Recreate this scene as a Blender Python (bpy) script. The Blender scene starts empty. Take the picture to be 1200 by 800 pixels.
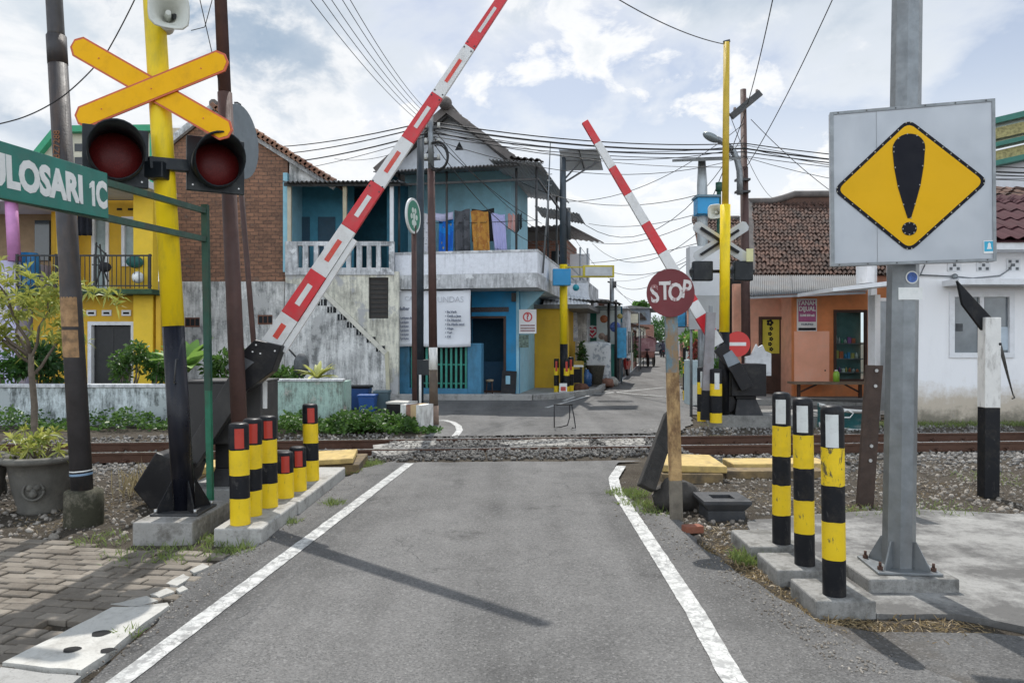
import bpy, math, random
import numpy as np
from mathutils import Vector, Matrix, Quaternion
R = math.radians
random.seed(11)
rng = np.random.default_rng(5)
S = bpy.context.scene
COL = S.collection
# camera model of the photograph, used only to work out real sizes: focal length in pixels, centre, eye height
F, CX, CY, H = 867.0, 600.0, 400.0, 1.6
def X(u, D): return (u - CX) / F * D
def Z(v, D): return H - (v - CY) / F * D
def P(u, v, D): return Vector((X(u, D), D, Z(v, D)))
def G(u, v, z=0.0):
    D = (H - z) * F / (v - CY)
    return Vector((X(u, D), D, z))
def V(*a): return Vector(a)
W = {}                                   # world matrix of every object made
def frame(o, right, up):
    r = Vector(right).normalized(); u = Vector(up).normalized(); n = r.cross(u).normalized(); u = n.cross(r)
    M = Matrix.Identity(4)
    for i in range(3):
        M[i][0] = r[i]; M[i][1] = u[i]; M[i][2] = n[i]; M[i][3] = o[i]
    return M
def tag(o, label=None, cat=None, group=None, kind=None):
    if label and len(label.split()) > 16: print('LONGLABEL', label)
    if label: o['label'] = label
    if cat: o['category'] = cat
    if group: o['group'] = group
    if kind: o['kind'] = kind
    return o
def thing(name, label, cat, loc=(0, 0, 0), rot=0.0, group=None):
    o = bpy.data.objects.new(name, None); COL.objects.link(o)
    o.empty_display_size = .2
    o.location = loc; o.rotation_euler = (0, 0, rot)
    W[o.name] = Matrix.Translation(Vector(loc)) @ Matrix.Rotation(rot, 4, 'Z')
    return tag(o, label, cat, group)
class MB:
    """collects shapes into ONE mesh"""
    def __init__(s): s.v = []; s.f = []; s.m = []; s.sm = []
    def add(s, vs, fs, m=0, smooth=False):
        b = len(s.v)
        s.v.extend([tuple(q) for q in vs])
        for f in fs:
            s.f.append([b + i for i in f]); s.m.append(m); s.sm.append(smooth)
        return s
    def hexa(s, p, m=0):     # 8 points: bottom ring 0-3, top ring 4-7
        return s.add(p, [(3, 2, 1, 0), (4, 5, 6, 7), (0, 1, 5, 4), (1, 2, 6, 5), (2, 3, 7, 6), (3, 0, 4, 7)], m)
    def box(s, x0, x1, y0, y1, z0, z1, m=0):
        return s.hexa([(x0, y0, z0), (x1, y0, z0), (x1, y1, z0), (x0, y1, z0), (x0, y0, z1), (x1, y0, z1), (x1, y1, z1), (x0, y1, z1)], m)
    def mbox(s, M, x0, x1, y0, y1, z0, z1, m=0):
        return s.hexa([M @ Vector(q) for q in [(x0, y0, z0), (x1, y0, z0), (x1, y1, z0), (x0, y1, z0), (x0, y0, z1), (x1, y0, z1), (x1, y1, z1), (x0, y1, z1)]], m)
    def bar(s, p, q, w, d, m=0, side=(0, 1, 0), w1=None, d1=None):   # rectangular bar p->q; d along `side`
        p = Vector(p); q = Vector(q); a = (q - p).normalized(); n = Vector(side); n = (n - a * n.dot(a)).normalized(); t = a.cross(n)
        w1 = w if w1 is None else w1; d1 = d if d1 is None else d1
        pts = []
        for c, ww, dd in ((p, w, d), (q, w1, d1)):
            for sx, sy in ((-1, -1), (1, -1), (1, 1), (-1, 1)):
                pts.append(c + t * (sx * ww / 2) + n * (sy * dd / 2))
        return s.hexa(pts, m)
    def tube(s, pts, r, n=8, m=0, caps=True, smooth=True):
        pts = [Vector(q) for q in pts]; k = len(pts)
        rr = r if isinstance(r, (list, tuple)) else [r] * k
        vs = []; ref = None
        for i, c in enumerate(pts):
            a = (pts[min(i + 1, k - 1)] - pts[max(i - 1, 0)])
            if a.length < 1e-9: a = Vector((0, 0, 1))
            a.normalize()
            if ref is None:
                ref = a.orthogonal().normalized()
                h = Vector((1, 0, 0)) if abs(a.x) < .8 else Vector((0, 1, 0))
                ref = (h - a * h.dot(a)).normalized()
            else: ref = (ref - a * ref.dot(a)).normalized()
            b = a.cross(ref)
            for j in range(n):
                t = 2 * math.pi * j / n + math.pi / n
                vs.append(c + (ref * math.cos(t) + b * math.sin(t)) * rr[i])
        fs = []
        for i in range(k - 1):
            for j in range(n):
                j2 = (j + 1) % n
                fs.append((i * n + j, i * n + j2, (i + 1) * n + j2, (i + 1) * n + j))
        s.add(vs, fs, m, smooth)
        if caps:
            b = len(s.v) - len(vs)
            s.f.append([b + j for j in range(n)][::-1]); s.m.append(m); s.sm.append(False)
            s.f.append([b + (k - 1) * n + j for j in range(n)]); s.m.append(m); s.sm.append(False)
        return s
    def cyl(s, p, q, r0, r1=None, n=16, m=0, smooth=True): return s.tube([p, q], [r0, r0 if r1 is None else r1], n, m, True, smooth)
    def lathe(s, prof, c=(0, 0, 0), n=20, m=0, M=None, smooth=True, mats=None):
        vs = []; c = Vector(c)
        for r, z in prof:
            for j in range(n):
                t = 2 * math.pi * j / n
                q = Vector((r * math.cos(t), r * math.sin(t), z))
                vs.append((M @ q) if M else q + c)
        b = len(s.v); s.v.extend([tuple(q) for q in vs])
        for i in range(len(prof) - 1):
            for j in range(n):
                j2 = (j + 1) % n
                s.f.append([b + i * n + j, b + i * n + j2, b + (i + 1) * n + j2, b + (i + 1) * n + j])
                s.m.append(mats[i] if mats else m); s.sm.append(smooth)
        return s
    def prism(s, poly, M, d0, d1, m=0, mside=None):     # polygon in M's xy-plane (ccw seen from +z), from z=d0 to z=d1
        n = len(poly)
        vs = [M @ Vector((a, b, d0)) for a, b in poly] + [M @ Vector((a, b, d1)) for a, b in poly]
        b = len(s.v); s.v.extend([tuple(q) for q in vs])
        s.f.append([b + i for i in range(n)][::-1]); s.m.append(m); s.sm.append(False)
        s.f.append([b + n + i for i in range(n)]); s.m.append(m); s.sm.append(False)
        for i in range(n):
            j = (i + 1) % n
            s.f.append([b + i, b + j, b + n + j, b + n + i]); s.m.append(m if mside is None else mside); s.sm.append(False)
        return s
    def surf(s, fn, nu, nv, m=0, smooth=False):
        vs = [fn(i / nu, j / nv) for j in range(nv + 1) for i in range(nu + 1)]
        fs = [(j * (nu + 1) + i, j * (nu + 1) + i + 1, (j + 1) * (nu + 1) + i + 1, (j + 1) * (nu + 1) + i) for j in range(nv) for i in range(nu)]
        return s.add(vs, fs, m, smooth)
    def ball(s, c, r, n=12, k=8, m=0, sq=(1, 1, 1)):
        c = Vector(c)
        prof = [(r * math.sin(math.pi * i / k), -r * math.cos(math.pi * i / k)) for i in range(k + 1)]
        b0 = len(s.v); s.lathe([(max(a, 1e-4), z) for a, z in prof], (0, 0, 0), n, m)
        for i in range(b0, len(s.v)):
            q = s.v[i]; s.v[i] = (c.x + q[0] * sq[0], c.y + q[1] * sq[1], c.z + q[2] * sq[2])
        return s
    def build(s, name, mats, parent=None, loc=None, bevel=0, thick=0, seg=2):
        if not isinstance(mats, (list, tuple)): mats = [mats]
        if parent is not None: inv = W[parent.name].inverted(); wm = W[parent.name]
        else:
            loc = Vector(loc) if loc is not None else Vector((0, 0, 0))
            inv = Matrix.Translation(-loc); wm = Matrix.Translation(loc)
        vs = [tuple(inv @ Vector(q)) for q in s.v]
        me = bpy.data.meshes.new(name)
        me.from_pydata(vs, [], s.f)
        for q in mats: me.materials.append(q)
        if len(mats) > 1: me.polygons.foreach_set('material_index', s.m)
        me.polygons.foreach_set('use_smooth', s.sm)
        me.update()
        o = bpy.data.objects.new(name, me); COL.objects.link(o)
        if parent is not None: o.parent = parent
        else: o.location = loc
        W[o.name] = wm.copy()
        if thick:
            md = o.modifiers.new('solid', 'SOLIDIFY'); md.thickness = thick; md.offset = 0
        if bevel:
            md = o.modifiers.new('bevel', 'BEVEL'); md.width = bevel; md.segments = seg; md.limit_method = 'ANGLE'; md.angle_limit = R(40)
        return o
def npmesh(name, verts, faces, mat, parent=None, loc=(0, 0, 0), smooth=False):
    """mesh from arrays, faces all the same size"""
    loc = Vector(loc)
    if parent is not None: loc = W[parent.name].translation.copy()
    verts = np.asarray(verts, dtype=np.float32) - np.array(loc, dtype=np.float32)
    faces = np.asarray(faces, dtype=np.int32); nf, k = faces.shape
    me = bpy.data.meshes.new(name)
    me.vertices.add(len(verts)); me.vertices.foreach_set('co', verts.ravel())
    me.loops.add(nf * k); me.loops.foreach_set('vertex_index', faces.ravel())
    me.polygons.add(nf); me.polygons.foreach_set('loop_start', np.arange(0, nf * k, k, dtype=np.int32))
    me.update(calc_edges=True); me.validate()
    me.materials.append(mat)
    if smooth: me.polygons.foreach_set('use_smooth', [True] * nf)
    o = bpy.data.objects.new(name, me); COL.objects.link(o)
    if parent is not None:
        o.parent = parent; W[o.name] = W[parent.name].copy()
    else:
        o.location = loc; W[o.name] = Matrix.Translation(loc)
    return o
def text(body, M, h, mat, parent, name='lettering', align='CENTER', bold=0.0, sx=1.0, depth=.002, space=1.0):
    """lettering as a mesh part: M's x is the reading direction, y up, z towards the reader; h = cap height"""
    cu = bpy.data.curves.new('t', 'FONT'); cu.body = body; cu.align_x = align; cu.align_y = 'CENTER'
    cu.size = h / .70; cu.offset = bold; cu.extrude = depth; cu.space_character = space; cu.resolution_u = 3
    o = bpy.data.objects.new('t', cu); COL.objects.link(o)
    dg = bpy.context.evaluated_depsgraph_get(); dg.update()
    me = bpy.data.meshes.new_from_object(o.evaluated_get(dg))
    bpy.data.objects.remove(o); bpy.data.curves.remove(cu)
    me.name = name
    T = M @ Matrix.Diagonal((sx, 1, 1, 1))
    if parent is not None: T = W[parent.name].inverted() @ T
    me.transform(T); me.materials.clear(); me.materials.append(mat)
    ob = bpy.data.objects.new(name, me); COL.objects.link(ob)
    ob.parent = parent; W[ob.name] = W[parent.name].copy()
    return ob
def dup(root, loc, rot=0.0, label=None, cat=None, group=None):
    def cp(o, par):
        c = o.copy(); COL.objects.link(c); c.parent = par
        for ch in list(o.children): cp(ch, c)
        return c
    r = cp(root, None); r.location = loc; r.rotation_euler = (0, 0, rot)
    W[r.name] = Matrix.Translation(Vector(loc)) @ Matrix.Rotation(rot, 4, 'Z')
    if label: r['label'] = label
    if group: r['group'] = group
    return r
# ------------------------------------------------------------------ materials
def lin(c):  # sRGB 0..255 -> linear
    return tuple(((x / 255) / 12.92 if x / 255 <= .04045 else ((x / 255 + .055) / 1.055) ** 2.4) for x in c)
class NT:
    def __init__(s, name):
        s.m = bpy.data.materials.new(name); s.m.use_nodes = True; s.t = s.m.node_tree
        s.b = s.t.nodes['Principled BSDF']; s.out = s.t.nodes['Material Output']; s.co = None
    def n(s, typ, **k):
        q = s.t.nodes.new(typ)
        for a, b in k.items(): setattr(q, a, b)
        return q
    def l(s, a, b): s.t.links.new(a, b)
    def coord(s, scale=(1, 1, 1), rot=(0, 0, 0)):
        if s.co is None: s.co = s.n('ShaderNodeTexCoord').outputs['Object']
        if scale == (1, 1, 1) and rot == (0, 0, 0): return s.co
        mp = s.n('ShaderNodeMapping'); mp.inputs['Scale'].default_value = scale; mp.inputs['Rotation'].default_value = rot
        s.l(s.co, mp.inputs['Vector']); return mp.outputs['Vector']
    def noise(s, scale, detail=6, rough=.6, vec=None, dist=0):
        q = s.n('ShaderNodeTexNoise'); q.inputs['Scale'].default_value = scale; q.inputs['Detail'].default_value = detail
        q.inputs['Roughness'].default_value = rough; q.inputs['Distortion'].default_value = dist
        s.l(vec if vec is not None else s.coord(), q.inputs['Vector']); return q.outputs['Fac']
    def ramp(s, x, a, b, ca=0., cb=1.):
        q = s.n('ShaderNodeMapRange'); q.inputs['From Min'].default_value = a; q.inputs['From Max'].default_value = b
        q.inputs['To Min'].default_value = ca; q.inputs['To Max'].default_value = cb
        s.l(x, q.inputs['Value']); return q.outputs['Result']
    def mix(s, fac, a, b, mode='MIX'):
        q = s.n('ShaderNodeMix', data_type='RGBA', blend_type=mode)
        for i, val in ((0, fac), (6, a), (7, b)):
            if isinstance(val, (int, float)): q.inputs[i].default_value = val
            elif isinstance(val, tuple): q.inputs[i].default_value = (*val[:3], 1)
            else: s.l(val, q.inputs[i])
        return q.outputs[2]
    def math(s, op, a, b=0.):
        q = s.n('ShaderNodeMath', operation=op)
        for i, val in enumerate((a, b)):
            if isinstance(val, (int, float)): q.inputs[i].default_value = val
            else: s.l(val, q.inputs[i])
        return q.outputs[0]
    def bump(s, h, strength=.3, dist=.01):
        q = s.n('ShaderNodeBump'); q.inputs['Strength'].default_value = strength; q.inputs['Distance'].default_value = dist
        s.l(h, q.inputs['Height']); s.l(q.outputs['Normal'], s.b.inputs['Normal'])
    def col(s, c):
        if isinstance(c, tuple): s.b.inputs['Base Color'].default_value = (*c[:3], 1)
        else: s.l(c, s.b.inputs['Base Color'])
    def island(s): return s.n('ShaderNodeNewGeometry').outputs['Random Per Island']
def mul(c, k): return tuple(min(1., x * k) for x in c)
MC = {}
def mat(name, c, rough=.6, metal=0., var=.12, vs=5., dirt=None, da=.5, ds=2.5, d0=.5, d1=.7, streak=0, bump=.15, bs=60., island=0., spec=.5, coat=0.):
    if name in MC: return MC[name]
    t = NT(name)
    n1 = t.noise(vs)
    c0 = t.mix(t.ramp(n1, .3, .7), mul(c, 1 - var), mul(c, 1 + var))
    if island:
        c0 = t.mix(1.0, c0, t.n('ShaderNodeCombineColor').outputs[0], 'MULTIPLY') if False else t.mix(t.math('MULTIPLY', t.island(), island), c0, mul(c, .3))
    if dirt:
        vec = t.coord(scale=(1, 1, streak)) if streak else None
        nd = t.noise(ds, 8, .7, vec)
        fac = t.math('MULTIPLY', t.ramp(nd, d0, d1), da)
        c0 = t.mix(fac, c0, dirt)
    t.col(c0)
    rr = t.ramp(t.noise(vs * 3), .3, .7, max(.02, rough - .1), min(1, rough + .1)); t.l(rr, t.b.inputs['Roughness'])
    t.b.inputs['Metallic'].default_value = metal; t.b.inputs['Specular IOR Level'].default_value = spec
    if coat: t.b.inputs['Coat Weight'].default_value = coat
    if bump: t.bump(t.noise(bs, 5), bump, .01)
    MC[name] = t.m
    return t.m
DIRT = (.09, .075, .055)
def M_brick(name, c1, c2, mortar, sx=4.2, axis='XZ', dirt=(.05, .045, .04)):
    t = NT(name)
    sep = t.n('ShaderNodeSeparateXYZ'); t.l(t.coord(), sep.inputs[0])
    cmb = t.n('ShaderNodeCombineXYZ')
    t.l(sep.outputs['Y' if axis == 'YZ' else 'X'], cmb.inputs[0]); t.l(sep.outputs['Z'], cmb.inputs[1])
    # wobble the courses
    br = t.n('ShaderNodeTexBrick'); br.inputs['Scale'].default_value = sx
    br.inputs['Brick Width'].default_value = 1.0; br.inputs['Row Height'].default_value = .44; br.inputs['Mortar Size'].default_value = .05
    br.inputs['Mortar Smooth'].default_value = .25; br.inputs['Bias'].default_value = 0
    br.inputs['Color1'].default_value = (*c1, 1); br.inputs['Color2'].default_value = (*c2, 1); br.inputs['Mortar'].default_value = (*mortar, 1)
    wob = t.n('ShaderNodeVectorMath', operation='ADD'); t.l(cmb.outputs[0], wob.inputs[0])
    nz = t.n('ShaderNodeTexNoise'); nz.inputs['Scale'].default_value = 3.; t.l(t.coord(), nz.inputs['Vector'])
    sc = t.n('ShaderNodeVectorMath', operation='SCALE'); sc.inputs['Scale'].default_value = .09; nz.inputs['Detail'].default_value = 5; t.l(nz.outputs['Color'], sc.inputs[0]); t.l(sc.outputs[0], wob.inputs[1])
    t.l(wob.outputs[0], br.inputs['Vector'])
    c = t.mix(t.ramp(t.noise(1.3, 8, .7), .42, .7), br.outputs['Color'], t.mix(.6, br.outputs['Color'], dirt))
    c = t.mix(t.ramp(t.noise(14, 6, .75), .35, .75), c, t.mix(.45, c, mul(c1, 1.7)))
    c = t.mix(t.ramp(t.noise(2.6, 8, .75), .58, .66, 0, .55), c, (.17, .15, .13))
    t.col(c); t.b.inputs['Roughness'].default_value = .9
    t.bump(t.math('SUBTRACT', t.noise(50, 4), t.math('MULTIPLY', br.outputs['Fac'], 1.5)), .6, .02)
    MC[name] = t.m; return t.m
def M_plaster(name, base, stain, stain2=None, amt=.8, lo=.45, hi=.62, sc=1.6, streak=.45):
    """old rendered wall: broken patches of black mould, run-off streaks, bare patches"""
    t = NT(name)
    big = t.noise(sc, 9, .72)
    st = t.noise(sc * 2.2, 9, .78, t.coord(scale=(3.2, 3.2, streak)))
    c = t.mix(t.ramp(t.noise(9, 5), .3, .7), mul(base, .9), mul(base, 1.06))
    f = t.ramp(t.math('ADD', t.math('MULTIPLY', big, .5), t.math('MULTIPLY', st, .5)), lo, hi)
    c = t.mix(t.math('MULTIPLY', f, amt), c, stain)
    if stain2: c = t.mix(t.ramp(t.noise(sc * .8, 7, .65, t.coord(scale=(1.2, 1.2, 1.1))), .55, .6), c, stain2)
    c = t.mix(t.ramp(t.noise(35, 3), .62, .7, 0, .5), c, mul(stain, .8))
    t.col(c); t.b.inputs['Roughness'].default_value = .92; t.b.inputs['Specular IOR Level'].default_value = .2
    t.bump(t.math('ADD', t.noise(40, 6), big), .35, .015)
    MC[name] = t.m; return t.m
def M_leaf(name, c, c2, rough=.45, tr=.35):
    t = NT(name)
    c0 = t.mix(t.island(), c, c2)
    t.col(c0); t.b.inputs['Roughness'].default_value = rough
    tb = t.n('ShaderNodeBsdfTranslucent'); t.l(t.mix(.5, c0, mul(c2, 1.6)), tb.inputs['Color'])
    ms = t.n('ShaderNodeMixShader'); ms.inputs[0].default_value = tr
    t.l(t.b.outputs[0], ms.inputs[1]); t.l(tb.outputs[0], ms.inputs[2]); t.l(ms.outputs[0], t.out.inputs['Surface'])
    MC[name] = t.m; return t.m
def M_glass(name, c=(.03, .04, .045), rough=.08):
    t = NT(name); t.col(t.mix(t.ramp(t.noise(2.0), .3, .7), c, mul(c, 1.8))); t.b.inputs['Roughness'].default_value = rough; t.b.inputs['Specular IOR Level'].default_value = .7
    MC[name] = t.m; return t.m
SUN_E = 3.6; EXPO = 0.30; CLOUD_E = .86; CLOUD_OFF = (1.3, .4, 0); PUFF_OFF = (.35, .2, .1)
# ------------------------------------------------------------------ camera, light, sky
cam = bpy.data.cameras.new('camera'); camo = bpy.data.objects.new('camera', cam); COL.objects.link(camo)
cam.sensor_width = 36; cam.lens = F / 1200 * 36; cam.clip_start = .05; cam.clip_end = 3000
camo.location = (0, 0, H); camo.rotation_euler = (R(90), 0, 0); S.camera = camo
SUND = Vector((.05, -.635, -1.0)).normalized()          # direction the sunlight travels
sl = bpy.data.lights.new('sun', 'SUN'); sl.energy = SUN_E; sl.angle = R(.55); sl.color = (1., .965, .91)
so = bpy.data.objects.new('sun', sl); COL.objects.link(so); so.rotation_euler = SUND.to_track_quat('-Z', 'Y').to_euler(); so.location = (0, 30, 60)
S.view_settings.view_transform = 'Standard'; S.view_settings.look = 'None'; S.view_settings.exposure = EXPO; S.view_settings.gamma = 1
S.view_settings.use_curve_mapping = False
S.render.engine = 'CYCLES'; S.cycles.use_denoising = True
try: S.cycles.denoiser = 'OPENIMAGEDENOISE'
except Exception: pass
S.cycles.max_bounces = 6; S.cycles.transparent_max_bounces = 8; S.cycles.sample_clamp_indirect = 6
wd = bpy.data.worlds.new('World'); S.world = wd; wd.use_nodes = True
nt = wd.node_tree; nt.nodes.clear()
def wn(t, **k):
    q = nt.nodes.new(t)
    for a, b in k.items(): setattr(q, a, b)
    return q
sky = wn('ShaderNodeTexSky', sky_type='NISHITA'); sky.sun_disc = False
sky.sun_elevation = math.asin(-SUND.z); sky.sun_rotation = math.atan2(-SUND.x, -SUND.y); sky.air_density = 1.0; sky.dust_density = 1.5
bg1 = wn('ShaderNodeBackground'); bg1.inputs['Strength'].default_value = .09; nt.links.new(sky.outputs[0], bg1.inputs['Color'])
tc = wn('ShaderNodeTexCoord'); sp = wn('ShaderNodeSeparateXYZ'); nt.links.new(tc.outputs['Generated'], sp.inputs[0])
def wm_(op, a, b=0.):
    q = wn('ShaderNodeMath', operation=op)
    for i, val in enumerate((a, b)):
        if isinstance(val, (int, float)): q.inputs[i].default_value = val
        else: nt.links.new(val, q.inputs[i])
    return q.outputs[0]
def wr(x, a, b, c=0., d=1., it='SMOOTHSTEP'):
    q = wn('ShaderNodeMapRange', interpolation_type=it)
    for i, val in enumerate((x, a, b, c, d)):
        if isinstance(val, (int, float)): q.inputs[i].default_value = val
        else: nt.links.new(val, q.inputs[i])
    return q.outputs[0]
def wnoise(vec, sc, det, ro=.55, dist=0.):
    q = wn('ShaderNodeTexNoise'); q.inputs['Scale'].default_value = sc; q.inputs['Detail'].default_value = det; q.inputs['Roughness'].default_value = ro
    q.inputs['Distortion'].default_value = dist; nt.links.new(vec, q.inputs['Vector']); return q.outputs['Fac']
def wmix(f, a, b):
    q = wn('ShaderNodeMix', data_type='RGBA')
    for i, val in ((0, f), (6, a), (7, b)):
        if isinstance(val, (int, float)): q.inputs[i].default_value = val
        elif isinstance(val, tuple): q.inputs[i].default_value = (*val, 1)
        else: nt.links.new(val, q.inputs[i])
    return q.outputs[2]
# the cloud deck: direction projected on a flat ceiling far above, so that clouds flatten towards the horizon
den = wm_('ADD', wm_('MAXIMUM', sp.outputs['Z'], 0.), .22)
cm = wn('ShaderNodeCombineXYZ')
nt.links.new(wm_('DIVIDE', sp.outputs['X'], den), cm.inputs[0]); nt.links.new(wm_('DIVIDE', sp.outputs['Y'], den), cm.inputs[1])
mp = wn('ShaderNodeMapping'); nt.links.new(cm.outputs[0], mp.inputs['Vector']); mp.inputs['Location'].default_value = CLOUD_OFF; mp.inputs['Scale'].default_value = (1., .8, 1)
base = wnoise(mp.outputs[0], .62, 7, .5, .3)
fine = wnoise(mp.outputs[0], 2.2, 9, .58, .2)
dens = wm_('ADD', wm_('MULTIPLY', base, .72), wm_('MULTIPLY', fine, .28))
cover = wr(dens, .40, .50)
# puffy cumulus standing near the horizon: noise on the direction itself
mp2 = wn('ShaderNodeMapping'); nt.links.new(tc.outputs['Generated'], mp2.inputs['Vector']); mp2.inputs['Scale'].default_value = (1, 1, 1.5); mp2.inputs['Location'].default_value = PUFF_OFF
puff = wm_('ADD', wm_('MULTIPLY', wnoise(mp2.outputs[0], 3.2, 3, .5), .6), wm_('MULTIPLY', wnoise(mp2.outputs[0], 10, 8, .6, .3), .4))
pm = wr(puff, .475, .555)
ccol = wmix(wr(wm_('ADD', dens, wm_('MULTIPLY', sp.outputs['Z'], .22)), .48, .68), (.96, .98, 1.), (.31, .42, .56))
ccol = wmix(wm_('MULTIPLY', pm, .8), ccol, wmix(wr(puff, .52, .66), (1., 1., 1.), (.66, .73, .80)))
# bright haze low down
ccol = wmix(wr(sp.outputs['Z'], .0, .28, .75, .0), ccol, (.84, .90, .96))
bg2 = wn('ShaderNodeBackground'); nt.links.new(wr(sp.outputs['Y'], .25, -.75, CLOUD_E, CLOUD_E * 2.1), bg2.inputs['Strength']); nt.links.new(ccol, bg2.inputs['Color'])  # clouds behind the camera made brighter, as added fill for shaded fronts
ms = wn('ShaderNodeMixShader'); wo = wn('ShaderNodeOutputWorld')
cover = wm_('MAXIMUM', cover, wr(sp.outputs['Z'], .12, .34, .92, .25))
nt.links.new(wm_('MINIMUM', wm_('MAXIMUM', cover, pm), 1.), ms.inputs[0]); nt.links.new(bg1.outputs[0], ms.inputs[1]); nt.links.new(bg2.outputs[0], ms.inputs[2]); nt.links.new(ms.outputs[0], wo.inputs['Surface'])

# ------------------------------------------------------------------ ground materials
def M_dirt():
    t = NT('dirt')
    c = t.mix(t.ramp(t.noise(1.4, 8, .7), .35, .65), (.068, .057, .044), (.125, .108, .086))
    c = t.mix(t.ramp(t.noise(14, 8, .75), .45, .7), c, (.07, .055, .04))
    c = t.mix(t.ramp(t.noise(70, 4, .7), .58, .72), c, (.30, .28, .25))
    t.col(c); t.b.inputs['Roughness'].default_value = 1.; t.b.inputs['Specular IOR Level'].default_value = .15
    t.bump(t.math('ADD', t.noise(30, 9, .75), t.noise(90, 4, .7)), .9, .03); return t.m
def M_asphalt(name, k=1.0, brown=0.):
    t = NT(name)
    a = (.096 * k, .094 * k, .092 * k); b = (.182 * k, .178 * k, .173 * k)
    c = t.mix(t.ramp(t.noise(.55, 7, .65, t.coord(scale=(1, .55, 1))), .36, .64), a, b)
    c = t.mix(t.ramp(t.noise(2.2, 9, .75), .5, .72, 0, .6), c, mul(a, .62))
    c = t.mix(t.ramp(t.noise(.8, 3, .5, t.coord(scale=(1.9, .16, 1))), .43, .60, 0, .55), c, mul(b, 1.25))
    c = t.mix(t.ramp(t.noise(1.1, 6, .7), .60, .68, 0, .55), c, mul(a, .55))
    if brown: c = t.mix(t.ramp(t.noise(.9, 8, .7), .42, .6, 0, brown), c, (.072, .059, .045))
    vo = t.n('ShaderNodeTexVoronoi'); vo.inputs['Scale'].default_value = 85; t.l(t.coord(), vo.inputs['Vector'])
    sepc = t.n('ShaderNodeSeparateColor'); t.l(vo.outputs['Color'], sepc.inputs[0])
    c = t.mix(t.ramp(sepc.outputs[0], .0, 1., 0., .5), c, mul(a, .5))
    c = t.mix(t.ramp(sepc.outputs[1], .86, .94, 0., .32), c, (.30 * k, .295 * k, .285 * k))
    hole = t.math('MULTIPLY', t.ramp(t.noise(105, 3, .6), .57, .66), t.ramp(t.noise(1.7, 5), .4, .6, .25, 1.))
    c = t.mix(t.math('MULTIPLY', hole, .9), c, (.018, .018, .018))
    # hairline cracks
    cr = t.n('ShaderNodeTexVoronoi', feature='DISTANCE_TO_EDGE'); cr.inputs['Scale'].default_value = .55
    w = t.n('ShaderNodeVectorMath', operation='ADD'); nz = t.n('ShaderNodeTexNoise'); nz.inputs['Scale'].default_value = 2.5; nz.inputs['Detail'].default_value = 6; t.l(t.coord(), nz.inputs['Vector'])
    t.l(t.coord(), w.inputs[0]); sc = t.n('ShaderNodeVectorMath', operation='SCALE'); sc.inputs['Scale'].default_value = .7; t.l(nz.outputs['Color'], sc.inputs[0]); t.l(sc.outputs[0], w.inputs[1]); t.l(w.outputs[0], cr.inputs['Vector'])
    crk = t.math('MULTIPLY', t.ramp(cr.outputs['Distance'], .0, .006, 1., 0.), t.ramp(t.noise(.7, 3), .5, .6))
    c = t.mix(t.math('MULTIPLY', crk, .65), c, (.035, .034, .033))
    t.col(c); t.l(t.ramp(t.noise(3, 5), .3, .7, .72, .92), t.b.inputs['Roughness']); t.b.inputs['Specular IOR Level'].default_value = .3
    h = t.math('SUBTRACT', t.math('SUBTRACT', vo.outputs['Distance'], t.math('MULTIPLY', hole, 1.2)), t.math('MULTIPLY', crk, 2.))
    t.bump(h, .55, .012); return t.m
def M_paint(name, c, wear=.5):
    t = NT(name)
    vo = t.n('ShaderNodeTexVoronoi', feature='DISTANCE_TO_EDGE'); vo.inputs['Scale'].default_value = 11.; 
    w = t.n('ShaderNodeVectorMath', operation='ADD'); nz = t.n('ShaderNodeTexNoise'); nz.inputs['Scale'].default_value = 9; t.l(t.coord(), nz.inputs['Vector'])
    t.l(t.coord(), w.inputs[0]); sc = t.n('ShaderNodeVectorMath', operation='SCALE'); sc.inputs['Scale'].default_value = .12; t.l(nz.outputs['Color'], sc.inputs[0]); t.l(sc.outputs[0], w.inputs[1]); t.l(w.outputs[0], vo.inputs['Vector'])
    crk = t.ramp(vo.outputs['Distance'], .0, .05, 1., 0.)
    a = t.math('MAXIMUM', t.math('MULTIPLY', crk, .8), t.math('MULTIPLY', t.ramp(t.noise(11, 9, .78), .60 - .12 * wear, .66 - .1 * wear), .8))
    a = t.math('MULTIPLY', a, t.ramp(t.noise(1.6, 4), .3, .65, .55, 1.))
    cc = t.mix(t.ramp(t.noise(6), .3, .7), mul(c, .86), c)
    t.col(t.mix(a, cc, (.13, .13, .13))); t.b.inputs['Roughness'].default_value = .75
    t.bump(t.noise(80, 4), .35, .008); return t.m
def M_concrete(name, c=(.36, .355, .34), stain=(.12, .115, .105), sc=2.0, lo=.5, hi=.68):
    t = NT(name)
    k = t.mix(t.ramp(t.noise(sc, 8, .7), .3, .7), mul(c, .82), mul(c, 1.1))
    k = t.mix(t.math('MULTIPLY', t.ramp(t.noise(sc * 1.7, 9, .75), lo, hi), .8), k, stain)
    k = t.mix(t.ramp(t.noise(45, 5, .7), .55, .72, 0, .55), k, mul(stain, .9))
    t.col(k); t.b.inputs['Roughness'].default_value = .9; t.b.inputs['Specular IOR Level'].default_value = .2
    t.bump(t.math('ADD', t.noise(55, 6, .7), t.noise(6, 6)), .45, .012); return t.m
m_dirt = M_dirt(); m_asph = M_asphalt('asphalt', 1.0, .0); m_asph2 = M_asphalt('asphalt_old', .85, .9)
m_white = M_paint('road_paint', (.56, .56, .54), 1.); m_conc = M_concrete('concrete'); m_pale = M_concrete('concrete_pale', (.52, .51, .475), (.26, .245, .22), 1.6, .5, .7)
m_pad = M_concrete('concrete_pad', (.31, .305, .29), (.075, .072, .07), .65, .42, .56)
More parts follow.
